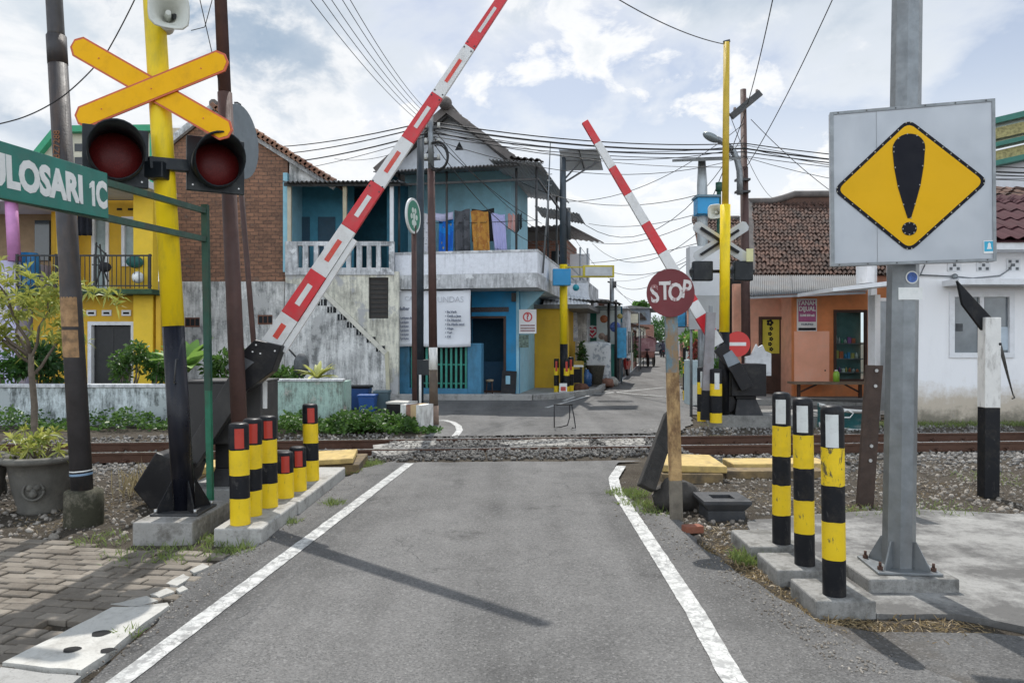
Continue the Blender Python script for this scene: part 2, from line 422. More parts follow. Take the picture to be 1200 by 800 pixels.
m_mossconc = M_concrete('concrete_moss', (.16, .145, .11), (.022, .024, .014), 3.2, .36, .5)

# ------------------------------------------------------------------ terrain: one sheet to the horizon, sunk along the railway
YN = lambda x: 10.97 + .089 * x        # near rail line; the far rail is 1.10 m behind
TRD = Vector((1, .089, 0)).normalized()
def sstep(a, b, x):
    t = max(0., min(1., (x - a) / (b - a))); return t * t * (3 - 2 * t)
def gh(x, y):
    c = abs(y - (YN(x) + .55))
    inx = sstep(2.3, 2.9, x) + sstep(-1.75, -2.3, x) if True else 0
    h = -.025
    h -= .115 * (1 - sstep(1.15, 1.75, c)) * min(1, inx)
    if -14 < x < 14 and 0 < y < 20:
        q = mnoise.noise((x * 1.3, y * 1.3, 0)) * .5 + mnoise.noise((x * 4.1, y * 4.1, 3)) * .3
        h += .035 * q * (1 if (x < -2.4 or x > 2.0) else .2)
    return h
from mathutils import noise as mnoise
def dense(a, b, step, lo, hi):
    r = list(np.arange(a, b + 1e-6, step)); o = []; d = step; x = a
    while x > lo: d *= 1.5; x = max(lo, x - d); o.insert(0, x)
    r = o + r; d = step; x = b
    while x < hi: d *= 1.5; x = min(hi, x + d); r.append(x)
    return r
xs = dense(-9, 9, .14, -900, 900); ys = dense(1, 17, .14, -300, 1500)
tv = [(x, y, gh(x, y)) for y in ys for x in xs]; nx = len(xs)
tf = [(j * nx + i, j * nx + i + 1, (j + 1) * nx + i + 1, (j + 1) * nx + i) for j in range(len(ys) - 1) for i in range(nx - 1)]
g_ = npmesh('ground', tv, tf, m_dirt, smooth=True); tag(g_, kind='structure')
def rag(pts, step=.12, amp=.03, closed=True, skip=()):
    """polygon edges subdivided and roughened"""
    out = []; n = len(pts)
    for i in range(n if closed else n - 1):
        a = Vector(pts[i]); b = Vector(pts[(i + 1) % n]); d = (b - a); k = max(1, int(d.length / step)); nrm = Vector((-d.y, d.x, 0)).normalized() if d.length else Vector((1, 0, 0))
        for j in range(k):
            q = a + d * (j / k)
            if i not in skip: q = q + nrm * amp * mnoise.noise((q.x * 5, q.y * 5, 1.7)) * 2
            out.append(q)
    return out
def sheet(name, pts, z, m, kind='structure', thick=0.0, step=.12, amp=.03, skip=()):
    pp = rag([Vector((p[0], p[1], 0)) for p in pts], step, amp, True, skip)
    mb = MB()
    if thick: mb.prism([(q.x, q.y) for q in pp], Matrix.Identity(4), z - thick, z, 0)
    else: mb.add([(q.x, q.y, z) for q in pp], [list(range(len(pp)))], 0)
    o = mb.build(name, m); tag(o, kind=kind); return o
def xy(*pp): return [tuple(G(*p))[:2] for p in pp]
# approach road
sheet('road', [(2.6, -12), (2.6, 2.0)] + xy((1130, 800), (984, 744), (958, 727), (930, 711), (892, 691), (866, 670), (840, 652), (816, 636), (799, 611), (782, 603), (757, 600), (742, 586), (722, 571), (718, 556), (724, 541)) + [(1.75, 9.95), (-1.55, 9.8)] + xy((470, 538), (424, 548), (398, 562), (350, 597), (300, 640), (268, 652), (240, 668), (218, 690), (196, 714), (140, 764), (96, 800)) + [(-2.15, 2.0), (-2.2, -12)], 0.0, m_asph, amp=.035)
# asphalt and brown soil washed together in the right corner
sheet('road_shoulder', [(2.55, -12), (2.55, 2.2), (1.72, 3.42)] + xy((960, 728), (1030, 742), (1100, 741), (1200, 746)) + [(5.5, 3.95), (9, 3.9), (9, -12)], -.004, m_asph2, amp=.05)
# far side: junction, side street and the lane beyond
def lane(Y, s): return (3.6 + .205 * (Y - 26.7) if s < 0 else 4.95 + .205 * (Y - 21.0))
sheet('side_street', [(-16, 15.1), (-2.6, 15.1), (-1.75, 14.2), (-1.35, 13.3), (-1.55, 12.45), (2.3, 12.9), (3.0, 13.2), (3.55, 14.5), (3.9, 16.2), (9, 16.2), (30, 17), (30, 20.2), (6.0, 20.4), (4.9, 21), (2.75, 22.7), (1.9, 21.2), (.9, 20.2), (-16, 20.2)], 0.0, m_asph, amp=.04)
sheet('lane', [(2.72, 22.65), (4.9, 21)] + [(lane(y, 1), y) for y in (30, 45, 70, 110, 180)] + [(lane(y, -1), y) for y in (180, 110, 70, 45, 30, 26.7)], 0.004, M_asphalt('asphalt_lane', 1.12, .3), amp=.05, step=.5)
# painted lines
def stripe(name, pts, w, z=.005, m=None):
    mb = MB(); L = []; Rr = []
    pts = [Vector((p[0], p[1], 0)) for p in pts]
    fin = []
    for a, b in zip(pts, pts[1:]):
        k = max(1, int((b - a).length / .06))
        fin += [a + (b - a) * (i / k) for i in range(k)]
    fin.append(pts[-1])
    for i, q in enumerate(fin):
        d = fin[min(i + 1, len(fin) - 1)] - fin[max(0, i - 1)]; n = Vector((-d.y, d.x, 0)).normalized()
        a = w / 2 * (1 + .10 * mnoise.noise((q.x * 9, q.y * 9, 5))); b = w / 2 * (1 + .10 * mnoise.noise((q.x * 9, q.y * 9, 9)))
        L.append(q + n * a); Rr.append(q - n * b)
    n = len(fin); mb.add([(q.x, q.y, z) for q in L + Rr], [(i, n + i, n + i + 1, i + 1) for i in range(n - 1)])
    o = mb.build(name, m or m_white); tag(o, kind='structure')
stripe('road_marking', xy((-260, 1100), (480, 543)), .118)
stripe('road_marking', [(1.17, 1.0)] + xy((858, 795), (815, 718), (770, 648), (737, 597), (722, 574), (719, 560), (728, 546)), .118)
stripe('road_marking', [(-2.3, 14.5)] + xy((522, 492.5), (531, 495), (537, 499), (538.5, 504), (536, 508), (532, 512)), .12)
for a, b in (((660, 470), (722, 447)), ((690, 457), (790, 466)), ((680, 464), (778, 454)), ((640, 478), (700, 461))):
    stripe('road_marking', [tuple(G(*a))[:2], tuple(G(*b))[:2]], .11, .009)
stripe('road_marking', [(lane(y, -1) + .12, y) for y in (27, 36, 48, 70)], .12, .009)
# kerb along the blue shop front and the lane
kb = MB()
for a, b in (((-4.6, 20.32), (.55, 20.22)), ((.55, 20.22), (1.75, 21.35)), ((1.75, 21.35), (2.65, 22.85)), ((2.65, 22.85), (3.35, 26.6)), ((3.35, 26.6), (5.8, 38.5))):
    kb.bar((a[0], a[1], .05), (b[0], b[1], .05), .16, .22, 0, (0, 0, 1))
tag(kb.build('kerb', m_conc, bevel=.02), kind='structure')
sheet('pavement', [(.5, 20.3), (1.7, 21.45), (2.6, 22.95), (3.3, 26.6), (5.7, 38.5), (3.8, 38.8), (.7, 25.4), (-.8, 21.3), (-.75, 20.5)], .09, M_concrete('pavement_conc', (.30, .29, .275), (.12, .115, .1), 1.4), thick=.2, amp=.03)
# raised shop pavement and platform beyond the crossing at right
sheet('shop_pavement', [(5.0, 18.6), (9.3, 18.4), (9.3, 21.5), (5.2, 21.5)], .15, m_conc, thick=.3, amp=.01)
sheet('platform', [(3.72, 13.95), (5.3, 13.85), (6.9, 14.0), (6.9, 15.2), (4.0, 15.3)], .2, M_concrete('platform_conc', (.27, .265, .25), (.08, .08, .07), 1.5), thick=.4, amp=.02)
# worn concrete slab under the warning sign
sheet('concrete_pad', xy((876, 613), (940, 604), (1064, 598), (1200, 603)) + [(7.5, 6.6), (7.5, 3.7)] + xy((1200, 733), (1155, 725), (1090, 722), (1028, 721), (935, 690), (905, 660), (878, 634)), .012, m_pad, thick=.15, amp=.05)
# crossing slabs between and beside the rails
for k, pp in enumerate((((436, 521), (505, 513), (512, 520), (470, 533), (440, 533)), ((583, 518), (640, 513.6), (688, 514), (690, 521), (600, 523)), ((700, 514), (752, 513), (756, 521), (712, 522)))):
    sheet('crossing_slab', [tuple(G(*p, .012))[:2] for p in pp], .012, M_concrete('slab%d' % k, (.36, .35, .325), (.16, .15, .135), 2, .42, .6), thick=.06, amp=.03)
m_chip = M_concrete('broken_conc', (.42, .41, .38), (.2, .19, .17), 3, .5, .7)
for pp in (((128, 708), (150, 703), (172, 698), (186, 703), (160, 711)), ((176, 696), (196, 689), (205, 693), (188, 700)), ((196, 683), (214, 672), (222, 676), (206, 686)), ((150, 711), (196, 706), (197, 711), (152, 715)), ((222, 668), (238, 660), (243, 664), (228, 671)), ((207, 690), (216, 686), (219, 690), (211, 694))): sheet('broken_concrete', [tuple(G(*p, .01))[:2] for p in pp][::-1], .012, m_chip, thick=.05, amp=.012, step=.05)
# ------------------------------------------------------------------ block paving at left
def M_paver():
    t = NT('paver')
    c = t.mix(t.island(), (.135, .115, .092), (.25, .218, .178))
    c = t.mix(t.ramp(t.noise(2.0, 8, .7), .45, .7), c, (.085, .068, .05))
    c = t.mix(t.ramp(t.noise(60, 5, .7), .5, .75, 0, .5), c, (.24, .22, .19))
    t.col(c); t.b.inputs['Roughness'].default_value = .92; t.bump(t.noise(55, 7, .75), .5, .012); return t.m
pb = [(x, y) for x, y in xy((255, 650), (222, 682), (196, 712), (129, 714), (0, 783))] + [(-3.0, 2.0), (-9, 2.0), (-9, 6.1)] + xy((0, 628), (80, 634), (160, 642))
def inside(p, poly):
    x, y = p; r = False; j = len(poly) - 1
    for i in range(len(poly)):
        if (poly[i][1] > y) != (poly[j][1] > y) and x < (poly[j][0] - poly[i][0]) * (y - poly[i][1]) / (poly[j][1] - poly[i][1]) + poly[i][0]: r = not r
        j = i
    return r
mb = MB(); a = R(-9); ca, sa = math.cos(a), math.sin(a)
for r in range(-10, 75):
    for c in range(-45, 30):
        lx = c * .215 + (r % 2) * .1075; ly = r * .108
        cx = -3.2 + lx * ca - ly * sa; cy = 2.2 + lx * sa + ly * ca
        if not inside((cx, cy), pb) or random.random() < .012: continue
        w, d = .102 + random.uniform(-.003, .001), .0485 + random.uniform(-.003, .0005); z = .004 + random.uniform(-.009, .009)
        tx, ty = random.uniform(-.02, .02), random.uniform(-.03, .03); an = a + random.uniform(-.03, .03)
        M = Matrix.Translation((cx, cy, z)) @ Matrix.Rotation(an, 4, 'Z') @ Matrix.Rotation(tx, 4, 'Y') @ Matrix.Rotation(ty, 4, 'X')
        e = .007
        p = [M @ Vector(q) for q in [(-w, -d, -.05), (w, -d, -.05), (w, d, -.05), (-w, d, -.05), (-w, -d, -e), (w, -d, -e), (w, d, -e), (-w, d, -e), (-w + e, -d + e, 0), (w - e, -d + e, 0), (w - e, d - e, 0), (-w + e, d - e, 0)]]
        mb.add(p, [(0, 1, 5, 4), (1, 2, 6, 5), (2, 3, 7, 6), (3, 0, 4, 7), (4, 5, 9, 8), (5, 6, 10, 9), (6, 7, 11, 10), (7, 4, 8, 11), (8, 9, 10, 11)])
tag(mb.build('block_paving', M_paver()), kind='structure')
# ------------------------------------------------------------------ stones and plants: shared scatterers
ICO_V = None
def ico():
    p = (1 + 5 ** .5) / 2
    v = np.array([(-1, p, 0), (1, p, 0), (-1, -p, 0), (1, -p, 0), (0, -1, p), (0, 1, p), (0, -1, -p), (0, 1, -p), (p, 0, -1), (p, 0, 1), (-p, 0, -1), (-p, 0, 1)], float)
    v /= np.linalg.norm(v[0])
    f = np.array([(0, 11, 5), (0, 5, 1), (0, 1, 7), (0, 7, 10), (0, 10, 11), (1, 5, 9), (5, 11, 4), (11, 10, 2), (10, 7, 6), (7, 1, 8), (3, 9, 4), (3, 4, 2), (3, 2, 6), (3, 6, 8), (3, 8, 9), (4, 9, 5), (2, 4, 11), (6, 2, 10), (8, 6, 7), (9, 8, 1)])
    return v, f
def rotmats(n):
    q = rng.normal(size=(n, 4)); q /= np.linalg.norm(q, axis=1)[:, None]; w, x, y, z = q.T
    return np.stack([np.stack([1 - 2 * (y * y + z * z), 2 * (x * y - z * w), 2 * (x * z + y * w)], -1), np.stack([2 * (x * y + z * w), 1 - 2 * (x * x + z * z), 2 * (y * z - x * w)], -1), np.stack([2 * (x * z - y * w), 2 * (y * z + x * w), 1 - 2 * (x * x + y * y)], -1)], 1)
def stones(name, pos, size, m, kind='stuff', parent=None):
    v, f = ico(); n = len(pos); pos = np.asarray(pos, float); size = np.asarray(size, float)
    sc = rng.uniform(.55, 1.15, (n, 1, 3)) * size[:, None, None]
    vv = v[None] * rng.uniform(.72, 1.2, (n, 12, 1)) * sc
    vv = np.einsum('nij,nkj->nki', rotmats(n), vv) + pos[:, None]
    ff = f[None] + (np.arange(n) * 12)[:, None, None]
    o = npmesh(name, vv.reshape(-1, 3), ff.reshape(-1, 3), m, parent)
    if kind: tag(o, kind=kind)
    return o
def M_stone(name, c1, c2):
    t = NT(name); c = t.mix(t.island(), c1, c2); c = t.mix(t.ramp(t.noise(40), .5, .7, 0, .5), c, mul(c1, .6)); t.col(c); t.b.inputs['Roughness'].default_value = .9
    t.b.inputs['Specular IOR Level'].default_value = .2; return t.m
m_ballast = M_stone('ballast_stone', (.09, .083, .075), (.31, .295, .275)); m_pebble = M_stone('pebble', (.12, .10, .08), (.36, .33, .29))
ps = []; sz = []
while len(ps) < 4000:      # loose ballast packed over the crossing
    x = rng.uniform(-1.95, 2.55); y = YN(x) + rng.uniform(-.95, 1.75)
    d = y - YN(x)
    if abs(d) < .06 or abs(d - 1.1) < .06: continue
    if d < -.5 and rng.random() < (-.5 - d) * 1.6: continue
    if d > 1.25 and rng.random() < (d - 1.2) * 2.2: continue
    ps.append((x, y, .0)); sz.append(rng.uniform(.014, .034))
tag(stones('crossing_ballast', ps, sz, M_stone('ballast_worn', (.07, .065, .06), (.22, .21, .195))), 'loose grey ballast stones packed between the rails of the crossing', 'gravel')
ps = []; sz = []
while len(ps) < 13500:
    x = rng.uniform(-8.5, 9.5); d = rng.uniform(-2.9, 2.0) if x > 0 else rng.uniform(-2.1, 1.7); y = YN(x) + .55 + d
    if -2.05 < x < 2.35: continue
    if abs(d) > 1.35 and rng.random() < (abs(d) - 1.3) * (.6 if x > 0 else 1.1): continue
    ps.append((x, y, gh(x, y) + .008)); sz.append(rng.uniform(.016, .042))
tag(stones('track_ballast', ps, sz, m_ballast), 'coarse grey ballast stones along both sides of the railway track', 'gravel')
ps = []; sz = []
while len(ps) < 8200:      # rubble in the dirt on both verges
    if rng.random() < .6: x = rng.uniform(1.3, 6.5); y = rng.uniform(5.6, 10.2)
    else: x = rng.uniform(-6.5, -2.3); y = rng.uniform(6.0, 10.2)
    if x > 0 and (x - .2) * 867 / y + 600 < 742 + max(0, (600 - (400 + 1387 / y))) * 0: continue
    if x > 0:
        u = 600 + x / y * 867; v = 400 + 1387 / y
        if u < 745 + max(0, v - 600) * 2.2: continue
        if v > 600 and u > 880: continue
    ps.append((x, y, gh(x, y) + .003)); sz.append(abs(rng.normal(0, .013)) + .005)
for _ in range(900):
    v = rng.uniform(560, 790); f = (v - 560) / 230
    u = (rng.normal(742 + f * 40, 16) + max(0, v - 600) * 1.25) if rng.random() < .6 else rng.normal(405 - (v - 560) * 1.32, 14)
    q = G(u, v); ps.append((q.x, q.y, .002)); sz.append(rng.uniform(.003, .011))
tag(stones('verge_rubble', ps, sz, m_pebble), 'small stones and crumbs of brick strewn in the bare dirt beside the road', 'rubble')
def leafmesh(name, c, d, L, Wd, m, parent=None, droop=.0, kind=None, loc=(0, 0, 0)):
    """one kite-shaped folded leaf per row: c = base point, d = direction it grows in"""
    c = np.asarray(c, float); d = np.asarray(d, float); n = len(c)
    d /= np.linalg.norm(d, axis=1)[:, None] + 1e-9
    r = rng.normal(size=(n, 3)); s = np.cross(d, r); s /= np.linalg.norm(s, axis=1)[:, None] + 1e-9
    up = np.cross(s, d)
    L = np.broadcast_to(np.asarray(L, float), (n,))[:, None]; Wd = np.broadcast_to(np.asarray(Wd, float), (n,))[:, None]
    tip = c + d * L; tip[:, 2] -= droop * L[:, 0]
    mid = c + d * L * .5
    a = mid + s * Wd * .5 + up * Wd * .18; b = mid - s * Wd * .5 + up * Wd * .18
    vv = np.stack([c, a, tip, b, mid], 1).reshape(-1, 3)
    k = (np.arange(n) * 5)[:, None, None]
    ff = (np.array([[0, 4, 1], [4, 2, 1], [0, 3, 4], [4, 3, 2]])[None] + k).reshape(-1, 3)
    o = npmesh(name, vv, ff, m, parent, loc)
    if kind: tag(o, kind=kind)
    return o
m_weed = M_leaf('weed_leaf', (.028, .080, .014), (.085, .165, .032)); m_grass = M_leaf('grass_blade', (.10, .16, .035), (.20, .25, .075)); m_dry = M_leaf('dry_litter', (.20, .14, .07), (.33, .25, .13), tr=.15)
m_bush = M_leaf('bush_leaf', (.035, .10, .02), (.10, .22, .04)); m_yel = M_leaf('croton_leaf', (.13, .20, .03), (.42, .42, .10)); m_dark = M_leaf('dark_leaf', (.018, .055, .015), (.05, .12, .03)); m_banana = M_leaf('banana_leaf', (.12, .25, .04), (.22, .36, .08))
m_bark = mat('bark', (.14, .115, .09), .95, var=.3, vs=12, bump=.8, bs=40)
def carpet(name, label, regions, m, L=(.05, .11), w=.6):
    C_ = []; D_ = []; LL = []
    for (x0, x1, y0, y1, n, hmax) in regions:
        k = 0
        while k < n:
            x = rng.uniform(x0, x1); y = rng.uniform(y0, y1)
            q = mnoise.noise((x * 1.8, y * 1.8, 2)) + .45
            if q < 0.05: k += .2; continue
            k += 1; h = hmax * min(1, q) * rng.random() ** .6
            C_.append((x, y, max(gh(x, y), -.02) + h)); D_.append((rng.normal(), rng.normal(), rng.uniform(-.1, .9))); LL.append(rng.uniform(*L))
    LL = np.array(LL); o = leafmesh(name, C_, D_, LL, LL * w, m, droop=.1, kind='stuff'); tag(o, label, 'weeds'); return o
carpet('weeds', 'leafy green weeds spreading along the foot of the low white wall', [(-9.5, -3.0, 13.3, 14.1, 3600, .42), (-4.1, -2.3, 12.8, 14.0, 2600, .50), (-3.0, -1.75, 12.9, 13.9, 2200, .34), (-1.75, -1.3, 12.95, 13.6, 260, .1)], m_weed)
def grass(name, label, regions, m, L=(.05, .13), wd=.008, up=1.2):
    C_ = []; D_ = []; LL = []
    for (x, y, r, n) in regions:
        for _ in range(n):
            a = rng.uniform(0, 6.283); q = r * math.sqrt(rng.random()); px, py = x + q * math.cos(a), y + q * math.sin(a)
            C_.append((px, py, max(gh(px, py), -.03) - .005)); D_.append((rng.normal() * .7, rng.normal() * .7, up)); LL.append(rng.uniform(*L))
    LL = np.array(LL); o = leafmesh(name, C_, D_, LL, wd, m, droop=.15, kind='stuff'); tag(o, label, 'grass'); return o
def gp(u, v): q = G(u, v); return q.x, q.y
grass('grass_tufts', 'tufts of short green grass at the edges of the road', [(*gp(735, 578), .22, 500), (*gp(745, 590), .18, 260), (*gp(765, 600), .15, 120), (*gp(427, 543), .25, 420), (*gp(405, 552), .2, 200), (*gp(262, 630), .2, 260), (*gp(150, 742), .05, 60), (*gp(275, 645), .14, 160), (*gp(390, 590), .1, 160), (*gp(340, 612), .08, 90), (*gp(215, 650), .25, 160), (*gp(165, 650), .3, 160), (*gp(120, 632), .2, 90), (*gp(885, 652), .2, 320), (*gp(875, 655), .12, 120), (*gp(1030, 600), .35, 160), (*gp(1100, 596), .4, 130), (*gp(880, 545), .5, 160), (*gp(1170, 560), .5, 160), (*gp(835, 497), .3, 60), (*gp(560, 505), .1, 0)], m_grass)
grass('grass_strip', 'strip of grass along the foot of the white house wall', [(6 + .45 * i, 14.0 + .05 * i, .4, 260) for i in range(16)], m_grass, (.05, .16))
grass('dry_litter', 'dry brown leaf litter and dead grass around the bollard bases', [(*gp(905, 672), .22, 420), (*gp(930, 700), .2, 380), (*gp(1000, 733), .2, 520), (*gp(1070, 735), .22, 240), (*gp(880, 660), .3, 260), (*gp(850, 640), .25, 160), (*gp(1000, 595), .3, 200), (*gp(130, 590), .5, 260), (*gp(60, 610), .4, 140), (*gp(850, 620), .3, 300), (*gp(920, 580), .5, 300), (*gp(1080, 570), .6, 260), (*gp(960, 720), .15, 260), (*gp(870, 665), .2, 260), (*gp(1120, 738), .25, 260), (*gp(830, 640), .12, 120)], m_dry, (.03, .09), .007, .25)
# ------------------------------------------------------------------ shared paints
def M_worn(name, c, rough=.4, scr=.5, under=(.05, .05, .05), metal=0, lo=.62, spec=.4):
    """painted steel with scratches, scuffs and grime low down"""
    t = NT(name)
    k = t.mix(t.ramp(t.noise(3, 6), .3, .7), mul(c, .88), mul(c, 1.05))
    s1 = t.ramp(t.noise(16, 8, .75, t.coord(scale=(1, 1, .35)), .6), lo, lo + .04)
    k = t.mix(t.math('MULTIPLY', s1, scr), k, under)
    k = t.mix(t.ramp(t.noise(5, 8, .8), .5, .8, 0, .35), k, (.12, .10, .075))
    t.col(k); t.l(t.ramp(t.noise(12), .3, .7, rough - .1, rough + .2), t.b.inputs['Roughness']); t.b.inputs['Metallic'].default_value = metal; t.b.inputs['Specular IOR Level'].default_value = spec
    t.bump(t.noise(60, 4), .12, .006); MC[name] = t.m; return t.m
YEL = (.80, .55, .008)
m_yel_paint = M_worn('yellow_paint', YEL, .4, .55); m_black_paint = M_worn('black_paint', (.009, .010, .013), .42, .3, (.12, .115, .11), lo=.60, spec=.22)
m_yel_mast = mat('yellow_mast_paint', (.86, .62, .012), .4, spec=.25, var=.05, vs=3, dirt=(.30, .25, .06), da=.5, ds=5, streak=.3, bump=.04)
m_red_refl = mat('red_reflector', (.42, .035, .02), .35, var=.1); m_white_refl = mat('white_reflector', (.62, .64, .62), .35, var=.08, dirt=(.3, .3, .29), da=.5, ds=14)
m_boom_red = mat('boom_red', (.60, .018, .028), .4, var=.12, vs=4, dirt=(.32, .10, .09), da=.5, ds=5, bump=.04); m_boom_white = mat('boom_white', (.70, .70, .69), .42, var=.06, dirt=(.40, .38, .35), da=.6, ds=5, bump=.04)
m_dark_steel = mat('dark_steel', (.040, .041, .043), .5, var=.3, vs=5, dirt=(.10, .085, .07), da=.6, ds=4, bump=.15); m_gal = mat('galvanised', (.215, .232, .243), .42, .55, var=.2, vs=9, dirt=(.20, .19, .18), da=.5, ds=3, streak=.2, bump=.08)
m_rust = mat('rusty_steel', (.085, .042, .028), .75, .2, var=.35, vs=6, dirt=(.045, .03, .024), da=.7, ds=4, streak=.3, bump=.3); m_bolt = mat('bolt', (.45, .45, .44), .4, .8)
m_green_sign = mat('green_sign', (.012, .175, .135), .45, var=.18, vs=3, dirt=(.05, .13, .11), da=.6, ds=4, bump=.05); m_white_letter = mat('white_letter', (.78, .79, .77), .45, var=.06, dirt=(.45, .5, .47), da=.4, ds=20, bump=0)
m_green_post = mat('green_post', (.018, .075, .05), .5, var=.3, dirt=(.06, .045, .03), da=.7, ds=6, streak=.3)
m_cable = mat('cable_black', (.012, .012, .013), .6, bump=0, var=.1); m_pole_dark = mat('pole_dark', (.045, .042, .044), .55, .1, var=.35, vs=4, dirt=(.12, .08, .055), da=.7, ds=3.5, streak=.25, bump=.25)
m_pole_brown = mat('pole_brown', (.075, .038, .032), .65, .1, var=.3, vs=4, dirt=(.035, .025, .022), da=.7, ds=3, streak=.2, bump=.25); m_tan = mat('torn_paper', (.33, .20, .10), .85, var=.4, vs=14, dirt=(.1, .07, .05), da=.7, ds=12)
m_blue_tape = mat('blue_tape', (.18, .28, .40), .5)
m_slab_yel = mat('yellow_slab', (.50, .36, .13), .85, var=.2, vs=5, dirt=(.15, .11, .07), da=.7, ds=4, bump=.35); m_slab_dirty = mat('yellow_slab_dirty', (.22, .155, .075), .9, var=.3, vs=5, dirt=(.06, .05, .04), da=.8, ds=4, d0=.42, d1=.6, bump=.4)

def pole(name, label, cat, base, top, r0, r1, m, n=14, group=None, extra=None):
    b = Vector(base); t = Vector(top)
    e = thing(name, label, cat, b, 0, group)
    mb = MB().tube([b, t], [r0, r1], n)
    mb.build('shaft', m, e)
    return e
def along(base, top, z):
    b = Vector(base); t = Vector(top); return b + (t - b) * ((z - b.z) / (t.z - b.z))
# ------------------------------------------------------------------ far left utility pole
b = V(-3.79, 6.55, 0); t = V(-4.20, 6.55, 7.2)
e = thing('utility_pole', 'dark steel utility pole at far left in a round mossy concrete foot', 'utility pole', b)
MB().tube([b, along(b, t, 4.28)], [.090, .078], 18).build('lower_shaft', m_pole_dark, e)
MB().tube([along(b, t, 4.28), along(b, t, 4.33), t], [.078, .068, .062], 18).build('upper_shaft', m_pole_dark, e)
q = along(b, t, 4.05); MB().tube([q, along(b, t, 4.30)], .081, 18).build('collar', m_pole_dark, e)
mb = MB(); prof = [(.001, .29), (.12, .295), (.155, .28), (.16, .15), (.158, -.05)]; mb.lathe(prof[::-1], b, 22); mb.build('concrete_foot', m_mossconc, e)
def wrap(e, b, t, z0, z1, r, m, name, n=18, arc=None):
    mb = MB(); p0 = along(b, t, z0); p1 = along(b, t, z1)
    if arc is None: mb.tube([p0, p1], r, n, caps=False)
    else:
        a0, a1 = arc; k = 8
        mb.surf(lambda u, v: (p0 + (p1 - p0) * v) + Vector((math.cos(a0 + (a1 - a0) * u), math.sin(a0 + (a1 - a0) * u), 0)) * r, k, 1, smooth=True)
    return mb.build(name, m, e)
wrap(e, b, t, 1.73, 1.99, .0875, m_tan, 'paper_remnant', arc=(R(190), R(330))); wrap(e, b, t, 1.98, 2.05, .0874, m_pole_dark, 'tape'); wrap(e, b, t, 1.46, 1.70, .089, m_tan, 'paper_remnant', arc=(R(190), R(325)))
wrap(e, b, t, .42, .44, .0915, m_blue_tape, 'tape_band'); wrap(e, b, t, .455, .465, .0915, m_white_letter, 'tape_band')
q = along(b, t, 3.32)
text('BZ7288', Matrix.Translation(q + V(.0, -.0835, 0)) @ frame((0, 0, 0), (0, 0, 1), (-1, 0, 0)), .055, mat('orange_stencil', (.25, .11, .05), .8), e, 'stencil_number', bold=0.0)
# brown pole standing in front of the barrier housing
b = V(-2.60, 7.15, 0); t = V(-2.93, 7.15, 7.5)
e = thing('steel_pole', 'tall brown rusty steel pole right in front of the left black barrier housing', 'steel pole', b)
MB().tube([b, along(b, t, 4.0)], [.078, .068], 16).build('lower_shaft', m_pole_brown, e)
MB().tube([along(b, t, 4.0), t], [.060, .055], 16).build('upper_shaft', m_pole_brown, e)
# slim pole with the round plate, behind
b = V(-3.22, 9.6, -.03); t = V(-3.60, 9.6, 4.6)
e = thing('sign_post', 'slim brown post behind the brown pole carrying a round grey plate seen edge-on', 'sign post', b)
MB().tube([b, t], .034, 10).build('shaft', m_pole_brown, e)
M = frame((-3.50, 9.53, 4.17), (.14, .99, 0), (0, 0, 1))
pl = MB().prism([(.47 * math.cos(a), .47 * math.sin(a)) for a in np.linspace(0, 2 * math.pi, 37)[:-1]], M, -.012, .012); pl.build('round_plate', mat('grey_plate', (.17, .20, .22), .5, .2, var=.1), e, bevel=.003)
MB().mbox(M, -.05, .05, -.5, .5, -.06, -.013).build('back_rail', m_dark_steel, e)
# ------------------------------------------------------------------ railway signal mast
b = V(-2.80, 6.32, .155); t = V(-3.165, 6.32, 6.3)
e = thing('crossing_signal', 'near yellow and black mast with yellow crossbuck and twin dark red lamps', 'crossing signal', b)
ms_ = along(b, t, 1.73)
MB().tube([along(b, t, 1.73), along(b, t, 3.4), t], [.090, .087, .083], 22).build('upper_mast', m_yel_mast, e)
MB().tube([b, along(b, t, 1.73)], [.089, .089], 22).build('lower_mast', mat('mast_black', (.008, .009, .015), .32, var=.25, vs=3, spec=.3, dirt=(.02, .02, .024), da=.4, ds=4, bump=.04), e)
mb = MB(); mb.box(-3.0, -2.6, 6.12, 6.52, .155, .172); mb.build('base_plate', m_dark_steel, e, bevel=.004)
for k in range(4):
    a = R(45 + 90 * k); d = V(math.cos(a), math.sin(a), 0); c = V(-2.805, 6.32, .172)
    nrm = V(-d.y, d.x, 0) * .006
    pts = [c + d * .09, c + d * .23, c + d * .21 + V(0, 0, .05), c + d * .10 + V(0, 0, .25)]
    g = MB(); g.add([p - nrm for p in pts] + [p + nrm for p in pts], [(0, 1, 2, 3), (7, 6, 5, 4), (0, 4, 5, 1), (1, 5, 6, 2), (2, 6, 7, 3), (3, 7, 4, 0)]); g.build('gusset', m_black_paint, e)
for sx in (-1, 1):
    for sy in (-1, 1):
        MB().cyl((-2.8 + sx * .165, 6.32 + sy * .165, .17), (-2.8 + sx * .165, 6.32 + sy * .165, .205), .014, n=6).build('bolt', m_bolt, e)
mb = MB(); q = along(b, t, 1.45); mb.tube([q + V(.06, -.082, 0), q + V(.06, -.12, 0), q + V(.045, -.12, -.20), q + V(.045, -.085, -.20)], .006, 6); mb.build('cable_handle', m_dark_steel, e)
mb = MB(); mb.box(-3.04, -2.56, 5.92, 6.76, -.06, .153)
tag(mb.build('concrete_block', M_concrete('block_conc', (.34, .33, .31), (.11, .10, .085), 2.4, .45, .62), loc=(-2.8, 6.34, 0), bevel=.012), 'rough grey concrete block carrying the yellow and black crossing mast', 'concrete block')
